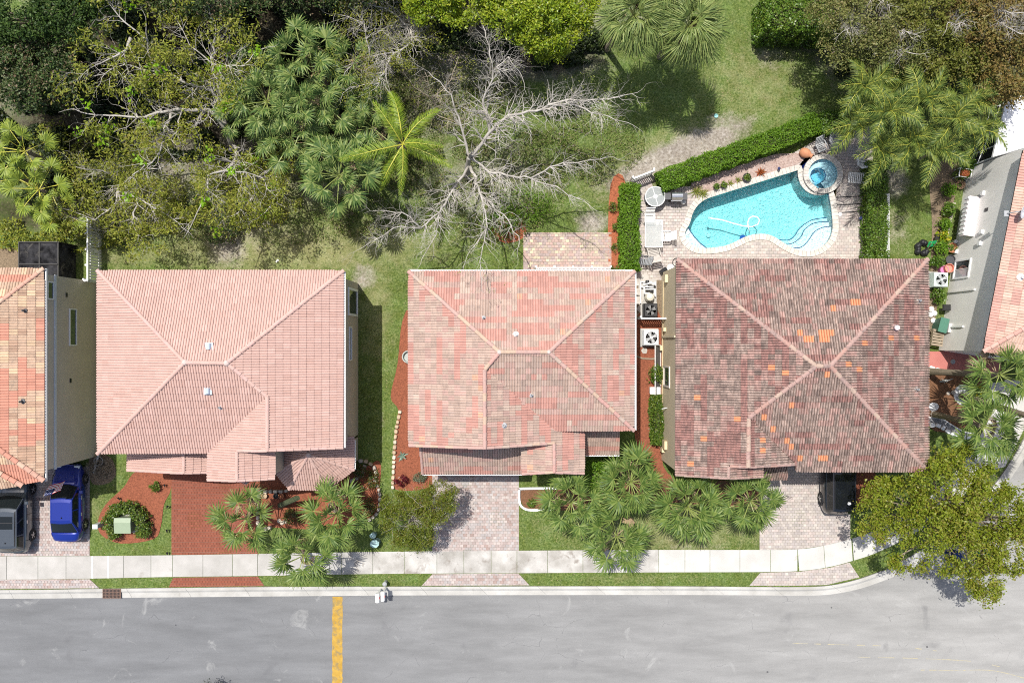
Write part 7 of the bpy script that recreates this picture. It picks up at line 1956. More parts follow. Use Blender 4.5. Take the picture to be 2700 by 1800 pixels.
    for s in (-1, 1):
        bb = MB(); bb.bbox(s * (hw + .10) - .11, s * (hw + .10) + .11, ws0 - .42, ws0 - .22, belt - .02, belt + .14, .03); bb.build('wing_mirror', pm, t)
        for yy in axle:
            w = thing('wheel', None, None, (s * (hw - .10), yy, wheel_r)); w.parent = t
            X = Matrix.Rotation(math.pi / 2, 4, 'Y')
            MB().lathe([(wheel_r * .62, -.10), (wheel_r * .95, -.11), (wheel_r, -.07), (wheel_r, .07), (wheel_r * .95, .11), (wheel_r * .62, .10)], 20, M4=X).build('tyre', TYRE, w, smooth=True)
            rb = MB(); rb.lathe([(wheel_r * .64, -.09), (wheel_r * .64, .09), (wheel_r * .58, .10), (wheel_r * .55, .06)], 18, M4=X); rb.lathe([(.06, .02), (.06, .11), (.02, .115)] if s > 0 else [(.06, -.115), (.06, -.02), (.02, -.02)], 8, M4=X)
            for k in range(5):
                a = k * 2 * math.pi / 5; sp_ = [Vector((s * .085, math.cos(a + d) * r, math.sin(a + d) * r)) for r, d in ((.05, -.5), (.05, .5), (wheel_r * .60, .16), (wheel_r * .60, -.16))]
                rb.add(sp_ + [p + Vector((s * .02, 0, 0)) for p in sp_], [(4, 5, 6, 7) if s < 0 else (7, 6, 5, 4), (0, 1, 5, 4), (1, 2, 6, 5), (2, 3, 7, 6), (3, 0, 4, 7)])
            rb.build('rim', RIMM, w)
            ab = MB(); pts = [(s * (hw + .004), yy + (wheel_r + .055) * math.cos(a), wheel_r * .95 + (wheel_r + .055) * math.sin(a)) for a in np.linspace(.1, math.pi - .1, 9)]; ab.tube(pts, .03, 5); ab.build('wheel_arch', TRIM, t)
        hz = hood - .20
        MB().bbox(s * (hw * .60) - .17, s * (hw * .60) + .17, hl - .30, hl - .06, hz - .16, hz - .015, .03).build('headlight', HEAD, t)
        MB().box(s * (hw * .44) - .13, s * (hw * .44) + .13, -hl - .014, -hl + .04, .58, .69).build('taillight', TAIL, t)
        for yy in ((.35, -.65) if doors == 2 else (.5, -.45)):
            MB().box(s * hw * .99 - .02, s * hw * .99 + .02, yy - .1, yy + .1, belt - .17, belt - .13).build('door_handle', CHROME, t)
        db = MB()
        for yy in (ws0 - .1, -.12 + (.1 if doors == 3 else 0), rw0 + .55): db.box(s * (hw * 1.0) - .006, s * (hw * 1.0) + .004, yy - .008, yy + .008, .35, belt - .05)
        db.build('door_seam', TRIM, t)
        if rails: MB().tube([(s * (rw - .08), ws1 - .1, roof + .02), (s * (rw - .08), 0, roof + .06), (s * (rw - .08), rw1 + .1, roof + .02)], .022, 6).build('roof_rail', CHROME if rails == 2 else TRIM, t)
        MB().tube([(s * .1, ws0 + .05, zb + .04), (s * .58, ws0 - .02, zb + .05)], .012, 4).build('wiper', TRIM, t)
    MB().box(-hw * .52, hw * .52, hl - .08, hl - .005, .38, .62).build('grille', TRIM, t)
    MB().box(-.20, .20, -hl - .012, -hl + .02, .44, .54).build('number_plate', WHITE, t)
    MB().box(-hw * .6, hw * .6, -hl - .01, -hl + .06, .28, .40).build('bumper_trim', TRIM, t)
    hb = MB()
    for s in (-1, 1): hb.tube([(s * hw * .62, ws0 + .16, hood + .045), (s * hw * .52, hl - .62, hood - .035)], .008, 4)
    hb.build('bonnet_crease', pm, t)
    if sunroof: MB().box(-rw + .22, rw - .22, -.75, .0, roof + .004, roof + .012).build('sunroof', CGLASS, t); MB().box(-rw + .2, rw - .2, -.40, -.36, roof + .0125, roof + .018).build('sunroof_bar', TRIM, t)
    if antenna: MB().lathe([(.05, roof - .005), (.03, roof + .04), (.01, roof + .09)], 8, c=(0.05, rw1 + .28, 0)).build('antenna', TRIM, t)
    if roof_disc: MB().lathe([(.11, roof + .002), (.10, roof + .03), (.04, roof + .04)], 14, c=(.25, rw1 + .45, 0)).build('roof_dome', WHITE, t)
    return t


car('glossy blue sedan parked nose in beside the left house', -26.78, -9.72, 0, paint('car_blue', (.006, .022, .23)), L=4.62, Wd=1.80, hood=.92, belt=.95, roof=1.42, deck=1.03, ws0=1.05, ws1=.30, rw0=-1.72, rw1=-1.02, tumble=.19)
car('grey station wagon with dark sunroof cut off by the left edge', -30.0, -10.35, 0, paint('car_grey', (.085, .10, .115), .5), L=4.75, Wd=1.86, hood=1.0, belt=1.08, roof=1.60, deck=1.10, ws0=1.05, ws1=.40, rw0=-2.12, rw1=-1.85, tumble=.16, sunroof=True, rails=True, doors=3)
car('black sport utility car with its nose under the weathered roof', 19.62, -8.15, 0, paint('car_black', (.006, .0075, .011), .1), L=4.5, Wd=1.88, hood=1.08, belt=1.15, roof=1.74, deck=1.18, ws0=1.0, ws1=.45, rw0=-2.05, rw1=-1.85, tumble=.17, rails=True, doors=3, wheel_r=.36, roof_disc=True)
car('dark car barely entering at the right edge beside the oak', 32.25, -6.0, 0, paint('car_charcoal', (.02, .02, .024), .2), L=4.6, Wd=1.82)

# ------------------------------------------------------------------ street and garden things
gP = plain('utility_green', (.20, .255, .17), .5)
t = thing('utility_cabinet', 'pale green electric utility cabinet ringed by low shrubs', 'utility cabinet', P(340, 1378, .12))
MB().box(-.62, .58, -.55, .62, 0, .09).build('pad', CONC, t)
b = MB(); b.bbox(-.50, .44, -.42, .45, .092, .74, .04); b.build('cabinet', gP, t)
b = MB(); b.add([(-.53, -.46, .745), (.47, -.46, .745), (.47, .2, .80), (-.53, .2, .80), (.47, .47, .76), (-.53, .47, .76), (-.53, -.46, .70), (.47, -.46, .70), (.47, .47, .70), (-.53, .47, .70)], [(0, 1, 2, 3), (3, 2, 4, 5), (6, 7, 1, 0), (8, 9, 5, 4), (7, 8, 4, 2, 1), (9, 6, 0, 3, 5)]); b.build('lid', plain('utility_green_lid', (.25, .31, .21), .45), t)
MB().box(-.05, .05, -.47, -.425, .35, .5).build('handle', gP, t)
t = thing('utility_pedestal', 'small pale grey utility post in the grass left of the green cabinet', 'utility box', P(268, 1380, .1))
b = MB(); b.bbox(-.14, .14, -.12, .12, 0, .72, .05); b.build('box', plain('pedestal_pale', (.48, .53, .52)), t); MB().box(-.155, .155, -.135, .135, .725, .78).build('lid', plain('pedestal_lid', (.60, .66, .66)), t)
TEAL = plain('utility_teal', (.24, .36, .35), .5)
for (u, v, s, lab) in ((991, 1418, .72, 'larger teal utility box on the lawn by the sidewalk'), (987, 1413, .5, 'smaller teal utility box behind the larger one')):
    dv = (7, 8) if s > .7 else (1, -6)
    t = thing('utility_pedestal', lab, 'utility box', P(u - 1 + dv[0] * .3, v + dv[1], .1), .1, 'teal utility boxes on the lawn'); w = .20 * s / .6
    b = MB(); b.prism([(w * math.cos(a) * 1.15, w * math.sin(a)) for a in np.linspace(.39, 6.67, 9)[:-1]], 0, s * .82); b.build('box', TEAL, t)
    b = MB(); b.prism([(w * math.cos(a) * 1.2, w * math.sin(a) * 1.05) for a in np.linspace(.39, 6.67, 9)[:-1]], s * .823, s * .90); b.build('lid', plain('teal_lid', (.32, .47, .46), .45), t)
# mail boxes
gM = 'pair of white mailboxes at the kerb'
for (u, v, lab) in ((1004, 1556, 'left one of two white mailboxes at the kerb'), (1018, 1552, 'right one of two white mailboxes at the kerb')):
    t = thing('mailbox', lab, 'mailbox', P(u, v, .1), 0, gM); MB().box(-.05, .05, .05, .15, 0, 1.05).build('post', WHITE, t)
    b = MB(); pts = [(-.12, 0), (-.12, .14)] + [(-.12 * math.cos(a), .14 + .12 * math.sin(a)) for a in np.linspace(.3, math.pi - .3, 6)] + [(.12, .14), (.12, 0)]
    n_ = len(pts); b.add([(x, -.32, 1.06 + z) for x, z in pts] + [(x, .22, 1.06 + z) for x, z in pts], [(i, i + 1, n_ + i + 1, n_ + i) for i in range(n_ - 1)] + [tuple(range(n_ - 1, -1, -1)), tuple(range(n_, 2 * n_)), (0, n_, 2 * n_ - 1, n_ - 1)]); b.build('box', WHITE, t)
    MB().box(.125, .14, -.1, .0, 1.15, 1.32).build('flag', plain('mail_flag', (.5, .03, .03)) if u < 1010 else bpy.data.materials['mail_flag'], t)
b = MB(); b.lathe([(.10, 0), (.12, .5), (.14, .55), (.05, .62)], 10); tag(b.build('post_lamp', GREY, loc=P(1018, 1532, .1)), 'short grey post just behind the white mailboxes', 'post')
# storm drain grate
t = thing('storm_drain', 'rusty iron storm drain grate set in the kerb gutter', 'storm drain', P(298, 1562, .0)); IRON = M('rusty_iron', (.10, .06, .045), (.17, .11, .085), scale=12, rough=.8, fine=.3)
MB().box(-.53, .53, -.27, .27, .136, .139).build('shaft', BLACK, t)
f = MB()
for q in ((-.56, .56, .24, .29), (-.56, .56, -.29, -.24), (-.56, -.51, -.24, .24), (.51, .56, -.24, .24)): f.box(*q, .10, .165)
f.build('frame', IRON, t)
for i in range(12): x = -.46 + i * .0836; MB().box(x - .018, x + .018, -.24, .24, .14, .16).build('bar', IRON, t)
for y in (-.08, .08): MB().box(-.51, .51, y - .018, y + .018, .1405, .1585).build('cross_bar', IRON, t)
# flags
RED_, WHI_, NAV_ = plain('flag_red', (.42, .02, .035), .8), plain('flag_white', (.75, .75, .73), .8), plain('flag_navy', (.02, .03, .11), .8)
def flag(label, p0, p1, drop, stripes, canton=True, wave=.06, name='flag', fl=.55, group=None):
    """pole from wall point p0 to tip p1; cloth hangs from the outer part of the pole"""
    t = thing(name, label, 'flag', p0); d = p1 - p0; MB().tube([(0, 0, 0), d], .016, 6).build('pole', WOOD, t)
    a = d * (1 - fl); nx, ny_ = 10, stripes
    hang = drop
    def q(i, j):
        f, g = i / nx, j / ny_
        # cloth: along the pole by g (stripes run away from it), falling with f
        base = a + (d - a) * g; side = Vector((d.y, -d.x, 0)).normalized()
        return base + hang * f + side * (wave * math.sin(f * 7 + g * 2)) * f + Vector((0, 0, wave * .5 * math.sin(f * 9 + g * 3)))
    for m, mat in enumerate((RED_, WHI_, NAV_)):
        b = MB()
        for i in range(nx):
            for j in range(ny_):
                k = 2 if (canton and i < nx * .42 and j >= ny_ * .46) else j % 2
                if k != m: continue
                b.add([q(i, j), q(i + 1, j), q(i + 1, j + 1), q(i, j + 1)], [(0, 1, 2, 3)])
        if m == 2 and canton:
            pass
        if b.f: b.build(('red_stripes', 'white_stripes', 'canton')[m], mat, t)
    if canton:
        b = MB()
        for i in range(5):
            for j in range(4):
                c = q(.35 + i * .8, ny_ * .5 + j * 1.6) + Vector((0, 0, .012)); r = .022
                b.add([c + Vector((r * math.cos(a_) * (1 if k % 2 == 0 else .4), r * math.sin(a_) * (1 if k % 2 == 0 else .4), 0)) for k, a_ in enumerate(np.linspace(0, 2 * math.pi, 11)[:-1])], [tuple(range(10))])
        b.build('stars', WHI_, t)
    return t
flag('striped flag with starry blue canton on a pole over the blue sedan', P(146, 1247, 2.5), P(114, 1308, 3.2), Vector((.85, .24, -.25)), 13, fl=.46)
t = thing('garden_flag', 'thin striped garden flag standing at the driveway edge', 'flag', P(2072, 1305, .1)); MB().tube([(0, 0, 0), (-.05, .1, 1.2)], .012, 5).build('pole', BLACK, t)
b = MB(); b2 = MB()
for j in range(7):
    z0, z1 = .55 + j * .09, .64 + j * .09; vs = [(-.20, .18, z0), (.14, -.02, z0), (.14, -.02, z1), (-.20, .18, z1)]; (b if j % 2 == 0 else b2).add([(x, y + .22 * (z0 - .5), z) for x, y, z in vs], [(0, 1, 2, 3)])
b.build('red_stripes', RED_, t); b2.build('white_stripes', WHI_, t)
flag('small striped flag under the eave above the red driveway', P(668, 1262, 2.6), P(650, 1276, 2.9), Vector((-.45, .0, -.3)), 7, wave=.03)

# stone edgings
STN = [M('edging_stone_' + n, c, tuple(x * 1.25 for x in c), scale=6, rough=.9, fine=.3, bump=.6, bscale=30, orand=.12) for n, c in (('tan', (.38, .29, .20)), ('grey', (.33, .29, .25)), ('cream', (.50, .43, .34)))]
def edging(label, pts, size, h, mats, seed, name='stone_edging', jitter=.15, gap=.04, cat='edging'):
    rng = random.Random(seed); q = smooth_line(pts, 6); p = [P(u, v, .1) for u, v in q]; t = thing(name, label, cat, p[0].copy()); o0 = p[0].copy()
    acc = 0; tot = sum((p[i + 1] - p[i]).length for i in range(len(p) - 1)); pos = 0.0
    while pos < tot - size * .4:
        l_ = size * rng.uniform(.8, 1.2); s = pos + l_ / 2; d = 0
        for i in range(len(p) - 1):
            e = (p[i + 1] - p[i]).length
            if d + e >= s or i == len(p) - 2: c = p[i].lerp(p[i + 1], min(1, (s - d) / max(e, 1e-6))); tn = (p[i + 1] - p[i]).normalized(); break
            d += e
        w = size * rng.uniform(.65, .85); b = MB(); hh = h * rng.uniform(.85, 1.15); n = 8
        lo, mi, hi = [], [], []
        for k in range(n):
            a = 2 * math.pi * k / n + .39; r = 1 + rng.uniform(-jitter, jitter) * .6; sx = math.copysign(abs(math.cos(a)) ** .6, math.cos(a)) * (l_ / 2 - gap / 2) * r; sy = math.copysign(abs(math.sin(a)) ** .6, math.sin(a)) * w / 2 * r
            lo.append((sx, sy, 0)); mi.append((sx, sy, hh * .7)); hi.append((sx * .78, sy * .78, hh))
        b.add(lo + mi + hi, [(k + z * n, (k + 1) % n + z * n, (k + 1) % n + (z + 1) * n, k + (z + 1) * n) for z in (0, 1) for k in range(n)] + [tuple(range(2 * n, 3 * n))])
        b.build('stone', rng.choice(mats), t, loc=c - o0 + Vector((0, 0, .02)), rot=(0, 0, math.atan2(tn.y, tn.x) + rng.uniform(-.1, .1))); pos += l_ + gap * .3
    return t
edging('long row of tan edging stones along the red mulch left of the middle house', [(1056, 1080), (1046, 1130), (1041, 1180), (1038, 1240), (1036, 1285)], .30, .18, [STN[0], STN[2], STN[0]], 1)
edging('curved double edging of grey stones right of the turret roof', [(945, 1215), (965, 1215), (985, 1228), (992, 1248), (990, 1268), (1000, 1290), (1002, 1320), (998, 1345), (985, 1362), (968, 1372)], .28, .2, [STN[1], STN[0], STN[1]], 2)
edging('short curved row of grey stones below the turret eave', [(962, 1222), (960, 1240), (948, 1256), (930, 1266)], .32, .16, [STN[1]], 3)
edging('pale stacked stones between the red driveway and the turret bed', [(762, 1292), (735, 1294), (705, 1294), (686, 1298), (683, 1330), (682, 1370), (690, 1392), (715, 1388)], .30, .24, [STN[2], STN[1], STN[2]], 4)
edging('row of white edging blocks along the curved gravel path', [(2448, 1120), (2475, 1122), (2500, 1138), (2525, 1150), (2560, 1152)], .34, .14, [WHITE], 5)
edging('white painted blocks lining the porch of the pale grey house', [(2448, 968), (2475, 976), (2520, 982), (2570, 986)], .34, .14, [WHITE], 6, gap=.01)
# white poured bed border
b = MB()
pp = [P(u, v, .1) for u, v in smooth_line([(1472, 1286), (1420, 1286), (1372, 1287), (1369, 1290), (1369, 1316), (1374, 1332), (1388, 1341), (1410, 1343), (1455, 1341)], 4)]
for i in range(len(pp) - 1):
    d = (pp[i + 1] - pp[i]).normalized(); n_ = Vector((-d.y, d.x, 0)) * .065
    b.add([pp[i] - n_, pp[i + 1] - n_, pp[i + 1] + n_, pp[i] + n_] + [p + Vector((0, 0, .16)) for p in (pp[i] - n_, pp[i + 1] - n_, pp[i + 1] + n_, pp[i] + n_)], [(4, 5, 6, 7), (0, 1, 5, 4), (2, 3, 7, 6)])
tag(b.build('bed_border', WHITE), 'white poured border around the small bed beside the middle driveway', 'border')
b = MB(); q = [P(u, v, .1) for u, v in ((1600, 1341), (1608, 1337), (1618, 1328))]; b.tube([p + Vector((0, 0, .1)) for p in q], .07, 6); tag(b.build('bed_border', WHITE), 'short white border piece between the front palms', 'border')
# porch slab, path, ring of the right house garden
slab('porch_floor', [(2440, 926), (2640, 926), (2640, 992), (2440, 972)], .105, .16, M('porch_red', (.38, .13, .11), (.43, .16, .135), scale=2, rough=.7, fine=.08), kind='structure')
b = MB(); b.lathe([(.04, 0), (.16, .02), (.14, .05), (.03, .06)], 12); tag(b.build('porch_lamp', GREY, loc=P(2512, 953, .16)), 'small round lamp set in the red porch floor', 'lamp')
pathw = smooth_line([(2440, 1105), (2480, 1108), (2510, 1125), (2540, 1142), (2570, 1148)], 4); patht = smooth_line([(2440, 1128), (2470, 1124), (2500, 1137), (2525, 1152), (2560, 1160)], 4)
slab('gravel_path', [(u, v - 4) for u, v in pathw] + [(u, v - 6) for u, v in patht[::-1]], .10, .134, M('grey_gravel', (.13, .13, .135), (.24, .24, .25), scale=14, rough=.95, fine=.4, bump=.8, bscale=40), kind='structure')
b = MB(); b.tube([P(u, v - 5, .16) for u, v in pathw], .035, 5); tag(b.build('path_edge', WHITE), 'thin white edge strip along the curved gravel path', 'edging')
WGR = M('white_gravel', (.52, .53, .55), (.72, .73, .74), scale=9, rough=.9, fine=.3, bump=1, bscale=30, bdist=.05)
b = MB(); rr_ = [(0.62 * (1 + R.uniform(-.05, .05)) * math.cos(a), .62 * (1 + R.uniform(-.05, .05)) * math.sin(a)) for a in np.linspace(0, 2 * math.pi, 22)[:-1]]; b.prism(rr_, 0, .045); tag(b.build('gravel_ring', WGR, loc=P(2540, 1040, .128)), 'round patch of white gravel at the foot of the leaning palm', 'gravel patch')
b = MB(); b.prism([(x * .5, y * .42) for x, y in rr_], 0, .045); tag(b.build('gravel_ring', WGR, loc=P(2461, 1072, .128)), 'small oval of white gravel at the edge of the weathered roof', 'gravel patch')
for i, (u, v, s, lab) in enumerate(((2513, 1034, .14, 'dark garden stone left of the white gravel ring'), (2500, 1036, .12, 'brown garden stone further left of the gravel ring'), (2462, 1092, .22, 'grey flat stone below the small gravel oval'))):
    b = MB(); b.lathe([(s, 0), (s * 1.05, s * .3), (s * .6, s * .6), (.02, s * .7)], 8); tag(b.build('garden_stone', STN[1], loc=P(u, v, .13)), lab, 'stone')
b = MB(); b.tube([(-.3, 0, .1), (0, .05, .28), (.25, .1, .2)], [.04, .09, .03], 6); b.tube([(.25, .1, .2), (.42, .18, .3)], [.03, .02], 5); b.tube([(0, .05, .2), (.05, -.12, 0)], .02, 4); b.tube([(-.15, .03, .2), (-.12, .16, 0)], .02, 4)
tag(b.build('garden_figure', plain('figure_grey', (.34, .34, .32)), loc=P(2488, 1005, .13)), 'small grey animal figure on the brown mulch by the porch', 'garden ornament')
# fallen cactus like column over the red bed
b = MB(); pts = [P(738, 1332, .2), P(758, 1323, 1.4), P(785, 1312, 2.4)]
for k in range(10):
    a = 2 * math.pi * k / 10; o_ = Vector((math.cos(a), math.sin(a), 0)) * .12; b.tube([p + o_ for p in pts], [.045, .05, .03], 5)
b.tube(pts, [.13, .14, .08], 8)
tag(b.build('column_cactus', M('cactus_green', (.05, .065, .035), (.085, .10, .05), scale=8, fine=.3, rough=.8)), 'dark ribbed column cactus leaning over the red bed', 'cactus')
gPot = 'clay pots in the turret bed'
for i, (u, v, lab) in enumerate(((700, 1305, 'empty clay pot at the left of the stacked stones'), (730, 1305, 'small dark pot in the middle below the stacked stones'), (744, 1305, 'clay pot at the right of the stacked stones'))):
    b = MB(); b.lathe([(.10, 0), (.15, .22), (.17, .24), (.14, .24), (.12, .1), (.01, .1)], 14); tag(b.build('clay_pot', (STN[0], BLACK, TERRA)[i], loc=P(u, v, .13)), lab, 'pot', gPot)
for i, (u, v) in enumerate(((744, 1377), (752, 1374), (737, 1372))):
    b = MB(); b.lathe([(.12, 0), (.14, .06), (.09, .13), (.02, .16)], 9); tag(b.build('garden_stone', STN[2], loc=P(u, v, .13)), ('white round stone in the middle of a trio between two palms', 'white round stone at the right of a trio between two palms', 'white round stone at the left of a trio between two palms')[i], 'stone', 'trio of white stones')
for i, (u, v, lab) in enumerate(((318, 1312, 'black spot light at the upper rim of the round red bed'), (438, 1278, 'black spot light by the garage side of the red bed'), (445, 1334, 'upper black spot light in the grass by the red driveway'), (444, 1397, 'middle black spot light in the grass by the red driveway'), (445, 1456, 'lowest black spot light by the sidewalk'))):
    t = thing('spot_light', lab, 'garden light', P(u, v, .12), R.uniform(0, 3), 'black spot lights along the left garden'); MB().tube([(0, 0, 0), (0, 0, .2)], .015, 5).build('stake', BLACK, t)
    MB().lathe([(.03, -.10), (.06, .08), (.05, .08), (.03, -.02)], 10, M4=Matrix.Translation((0, 0, .22)) @ Matrix.Rotation(1.1, 4, 'Y')).build('lamp_head', BLACK, t)
# empty ring pot and plank by the left house corner
b = MB(); b.lathe([(.20, 0), (.26, .35), (.30, .38), (.24, .38), (.22, .1), (.01, .1)], 16); tag(b.build('planter', plain('planter_dark', (.16, .15, .13)), loc=P(268, 1213, .12)), 'round dark planter at the corner of the pink roof', 'pot')
b = MB(); Mx = Matrix.Rotation(math.radians(68), 4, 'Z') @ Matrix.Rotation(-.25, 4, 'Y'); b.box(-.65, .65, -.06, .06, 0, .05, M4=Mx); tag(b.build('plank', plain('plank_pale', (.5, .49, .46)), loc=P(254, 1222, .3)), 'pale plank leaning beside the dark round planter', 'plank')
# along the pale grey house
t = thing('hose_reel', 'hose reel cart with orange hose at the top of the pale grey wall', 'hose reel', P(2527, 463, .12), -.15)
f = MB()
for s in (-1, 1): f.tube([(s * .36, -.25, .1), (s * .36, -.25, .75), (s * .36, .25, .75), (s * .36, .25, .1)], .03, 5)
f.tube([(-.36, -.25, .75), (.36, -.25, .75)], .025, 5); f.tube([(-.36, .25, .75), (.36, .25, .75)], .025, 5); f.build('frame', WHITE, t)
MB().lathe([(.20, -.22), (.22, -.1), (.22, .1), (.20, .22)], 14, M4=Matrix.Translation((0, 0, .62)) @ Matrix.Rotation(math.pi / 2, 4, 'Y')).build('hose', plain('hose_orange', (.5, .14, .05)), t)
b = MB()
for k in range(3): b.tube([((.16 + k * .05) * math.cos(a) + .05, (.16 + k * .05) * math.sin(a) - .42, .08 + k * .05) for a in np.linspace(0, 6.2, 16)], .03, 5)
tag(b.build('garden_hose', plain('hose_brown', (.32, .20, .13)), loc=P(2527, 470, .12)), 'coiled brown hose on the ground below the hose reel', 'hose')
b = MB(); b.tube([P(2516, 535, .2), P(2487, 660, .2)], .09, 6); tag(b.build('pipe', plain('pipe_pale', (.52, .47, .40))), 'long pale pipe lying along the pale grey wall', 'pipe')
t = thing('yard_sign', 'green and white yard sign on two wooden stakes', 'sign', P(2450, 665, .12), .12)
MB().box(-.27, .27, -.02, .0, .45, .85, M4=Matrix.Rotation(-.8, 4, 'X')).build('board', plain('sign_green', (.02, .36, .12)), t)
b = MB()
for j in range(3):
    for i in range(7): b.box(-.22 + i * .065, -.22 + i * .065 + R.uniform(.03, .05), .002, .006, .52 + j * .11, .58 + j * .11, M4=Matrix.Rotation(-.8, 4, 'X'))
b.build('markings', WHITE, t)
for s in (-.18, .14): MB().tube([(s, .5, .7), (s + .02, .1, 0)], .03, 4).build('stake', WOOD, t)
for i, (u, v, r, h, m, lab) in enumerate(((2480, 713, .26, .45, plain('pot_pink', (.55, .18, .36)), 'bright pink flower pot next to the air conditioner'), (2490, 709, .28, .6, plain('pot_coral', (.60, .24, .17)), 'coral coloured flower pot beside the pink one'), (2503, 655, .30, .35, TERRA, 'wide clay bowl with plants on the path along the wall'), (2488, 655, .16, .5, WOOD, 'brown wooden tub beside the wide clay bowl'), (2513, 638, .12, .3, WHITE, 'small white pot above the wide clay bowl'), (2468, 632, .26, .4, BLACK, 'black pot under the yellow croton'), (2500, 686, .30, .3, DARK, 'dark tub between the clay bowl and the pink pots'))):
    b = MB(); b.lathe([(r * .75, 0), (r, h), (r * .9, h), (r * .85, h * .7), (.01, h * .7)], 16); tag(b.build('flower_pot', m, loc=P(u, v, .12)), lab, 'pot', 'pots along the pale grey wall')
C, cc = lobe_points([(0, 0, .42, .2, .2, .12)], 12, 12, .05); V, Fq = leaf_quads(C, .09); o = ob('pot_plant', np_mesh('pot_plant', V, Fq, SHR), loc=P(2503, 655, .12)); tag(o, 'small leafy plant growing in the wide clay bowl', 'plant')
b = MB()
for k in range(9): c = Vector((R.uniform(-.3, .3), R.uniform(-.4, .4), .15)); b.lathe([(.16, -.15), (.2, 0), (.1, .14), (.02, .18)], 7, c=c)
tag(b.build('rubber_heap', BLACK, loc=P(2428, 655, .12)), 'heap of black bags on the lawn left of the yard sign', 'bags')
for i, (u, v, lab) in enumerate(((2455, 815, 'white stone nearest the weathered roof eave'), (2463, 826, 'white stone under the grill stand'), (2452, 830, 'white stone half under the weathered roof'), (2460, 845, 'white bag like stone above the green bin'))):
    b = MB(); s = .16; b.lathe([(s, 0), (s * 1.1, .06), (s * .7, .16), (.02, .2)], 8); tag(b.build('garden_stone', WHITE, loc=P(u, v, .12)), lab, 'stone', 'white stones beside the right house')
t = thing('grill_stand', 'small black charcoal grill on legs against the pale grey wall', 'grill', P(2480, 812, .12)); MB().bbox(-.22, .22, -.18, .18, .6, .75, .03).build('fire_box', BLACK, t)
for sx in (-.18, .18):
    for sy in (-.14, .14): MB().tube([(sx, sy, .6), (sx * 1.2, sy * 1.2, 0)], .015, 4).build('leg', DARK, t)
t = thing('garden_bin', 'dark green garden bin leaning by the pale grey wall', 'bin', P(2466, 858, .12), -.25); b = MB(); b.add([(-.18, -.32, 0), (.18, -.32, 0), (.18, .32, 0), (-.18, .32, 0), (-.24, -.42, .9), (.24, -.42, .9), (.24, .42, .9), (-.24, .42, .9)], [(0, 1, 5, 4), (1, 2, 6, 5), (2, 3, 7, 6), (3, 0, 4, 7)]); b.build('bin_body', plain('bin_green', (.05, .14, .10)), t); MB().box(-.26, .26, -.44, .44, .902, .95).build('lid', plain('bin_green_lid', (.06, .17, .12)), t)
t = thing('wooden_crate', 'weathered wooden bench crate at the end of the pale grey wall', 'crate', P(2458, 890, .12), -.15)
for i in range(6): MB().box(-.34, .34, -.5 + i * .17, -.5 + i * .17 + .13, .62, .66).build('slat', WOOD, t)
for s in (-.34, .30):
    MB().box(s, s + .05, -.5, .5, .45, .615).build('side_board', WOOD, t)
    for y in (-.48, .42): MB().box(s, s + .06, y, y + .06, 0, .445).build('leg', WOOD, t)
# satellite dish on the right roof
p = plE[0].hit(2668, 563); t = thing('satellite_dish', 'grey satellite dish on the edge of the rose tiled roof', 'satellite dish', p)
MB().tube([(-.3, 0, -.05), (-.1, 0, .55), (.05, 0, .62)], .03, 6).build('mast', GREY, t)
Mx = Matrix.Translation((.12, 0, .68)) @ Matrix.Rotation(math.radians(38), 4, 'Y') @ Matrix.Rotation(.3, 4, 'X')
MB().lathe([(.02, 0), (.2, .03), (.36, .09), (.37, .085), (.2, .015), (.02, -.015)], 22, M4=Mx).build('dish', plain('dish_grey', (.55, .57, .6)), t, smooth=True)
MB().tube([(-.15, 0, .5), (.35, .1, 1.1), (.3, 0, 1.2)], .015, 5).build('feed_arm', GREY, t)
MB().box(-.42, -.18, -.15, .15, -.04, .02).build('base_plate', GREY, t)
# things under the oak
t = thing('garden_bin', 'green wheeled bin mostly hidden under the oak crown', 'bin', P(2578, 1462, .1), .4); b = MB(); b.bbox(-.30, .30, -.36, .36, 0, .95, .03); b.build('bin_body', plain('bin_bright', (.02, .26, .10)), t); MB().box(-.33, .33, -.40, .38, .952, 1.0).build('lid', plain('bin_bright_lid', (.03, .32, .13)), t)
for s in (-.24, .24): MB().lathe([(.12, -.04), (.12, .04)], 10, M4=Matrix.Translation((s, .38, .12)) @ Matrix.Rotation(math.pi / 2, 4, 'Y')).build('wheel', BLACK, t)
t = thing('garden_bin', 'navy blue bin mostly hidden under the oak crown', 'bin', P(2506, 1462, .1), .4); b = MB(); b.bbox(-.26, .26, -.30, .30, 0, .75, .03); b.build('bin_body', plain('bin_navy', (.012, .03, .13)), t); MB().box(-.28, .28, -.33, .32, .752, .80).build('lid', plain('bin_navy_lid', (.015, .035, .15)), t)
slab('driveway', [(2600, 1010), (2800, 1000), (2800, 1100), (2706, 1120), (2650, 1230), (2605, 1240), (2640, 1130)], .11, .128, CONCW, kind='structure')
b = MB(); b.lathe([(.10, 0), (.13, .02), (.12, .05), (.03, .055)], 16); tag(b.build('sprinkler_cap', plain('cap_turquoise', (.28, .60, .56)), loc=P(1888, 306, .1)), 'small turquoise cap lying on the back lawn', 'cap')
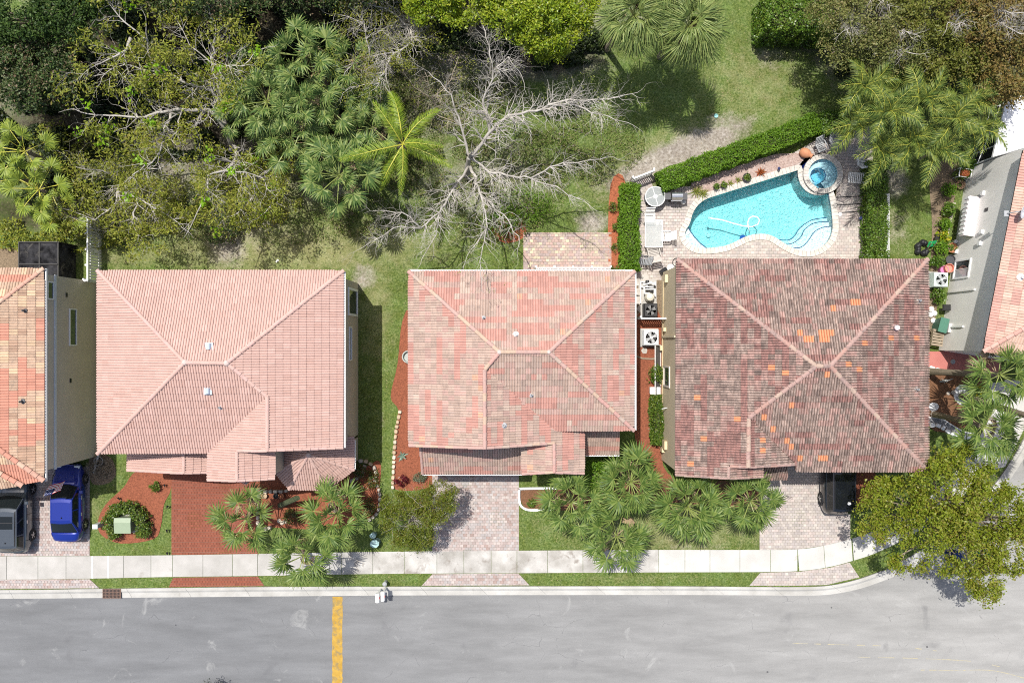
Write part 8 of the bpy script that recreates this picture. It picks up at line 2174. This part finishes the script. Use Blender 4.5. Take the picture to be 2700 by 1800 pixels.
for i, (u, v) in enumerate(((731, 688), (2655, 1292))):
    b = MB(); b.box(-.1, .1, -.05, .05, 0, .03); tag(b.build('litter', WHITE, loc=P(u, v, .12), rot=(0, 0, .8)), ('scrap of white paper on the lawn above the pink roof', 'scrap of white paper near the oak crown')[i], 'litter')
# round vent pot on the wall side of the middle house
b = MB(); b.lathe([(.30, 0), (.36, .4), (.39, .44), (.33, .44), (.30, .2), (.01, .2)], 18); tag(b.build('planter', plain('planter_grey_green', (.30, .33, .31)), loc=P(1079, 940, .12)), 'large grey round planter half under the middle roof', 'pot')
# fallen palm leaf shadows aside: garden lights along the khaki wall
b = MB(); b.tube([(xD - .25, P(0, 1072).y, 1.6), (xD - .004, P(0, 1068).y, 1.9)], .03, 5); tag(b.build('wall_faucet', WHITE), 'small white pipe sticking out of the khaki wall', 'pipe')

# dark screened cage behind the left house
t = thing('screen_enclosure', 'dark screened cage behind the left house', 'screened patio', P(150, 705, .1))
fr = MB()
for x in (-1.1, .1, 1.2): fr.box(x - .03, x + .03, -1.3, 1.3, 1.9, 1.96)
for y in (-1.3, 0, 1.3): fr.box(-1.1, 1.2, y - .03, y + .03, 1.961, 2.01)
for x in (-1.1, 1.2):
    for y in (-1.3, 1.3): fr.box(x - .04, x + .04, y - .04, y + .04, 0, 1.9)
fr.build('frame', plain('bronze_frame', (.018, .017, .016), .4), t)
SCR2 = M('screen_black', (.008, .008, .009), (.045, .045, .05), scale=2.2, rough=.9, spec=.05, fine=.4, stain=(1.6, .55, (.09, .085, .075)))
MB().box(-1.07, .07, -1.27, 1.27, 1.91, 1.92).build('screen', SCR2, t); MB().box(.13, 1.17, -1.27, 1.27, 1.91, 1.92).build('screen', SCR2, t)
MB().box(1.20, 1.21, -1.26, 1.26, .1, 1.89).build('screen', SCR2, t); MB().box(-1.07, 1.17, 1.30, 1.31, .1, 1.89).build('screen', SCR2, t)
slab('patio', [(-40, 660), (60, 650), (60, 740), (-40, 740)], .105, .122, CHIP, kind='structure')
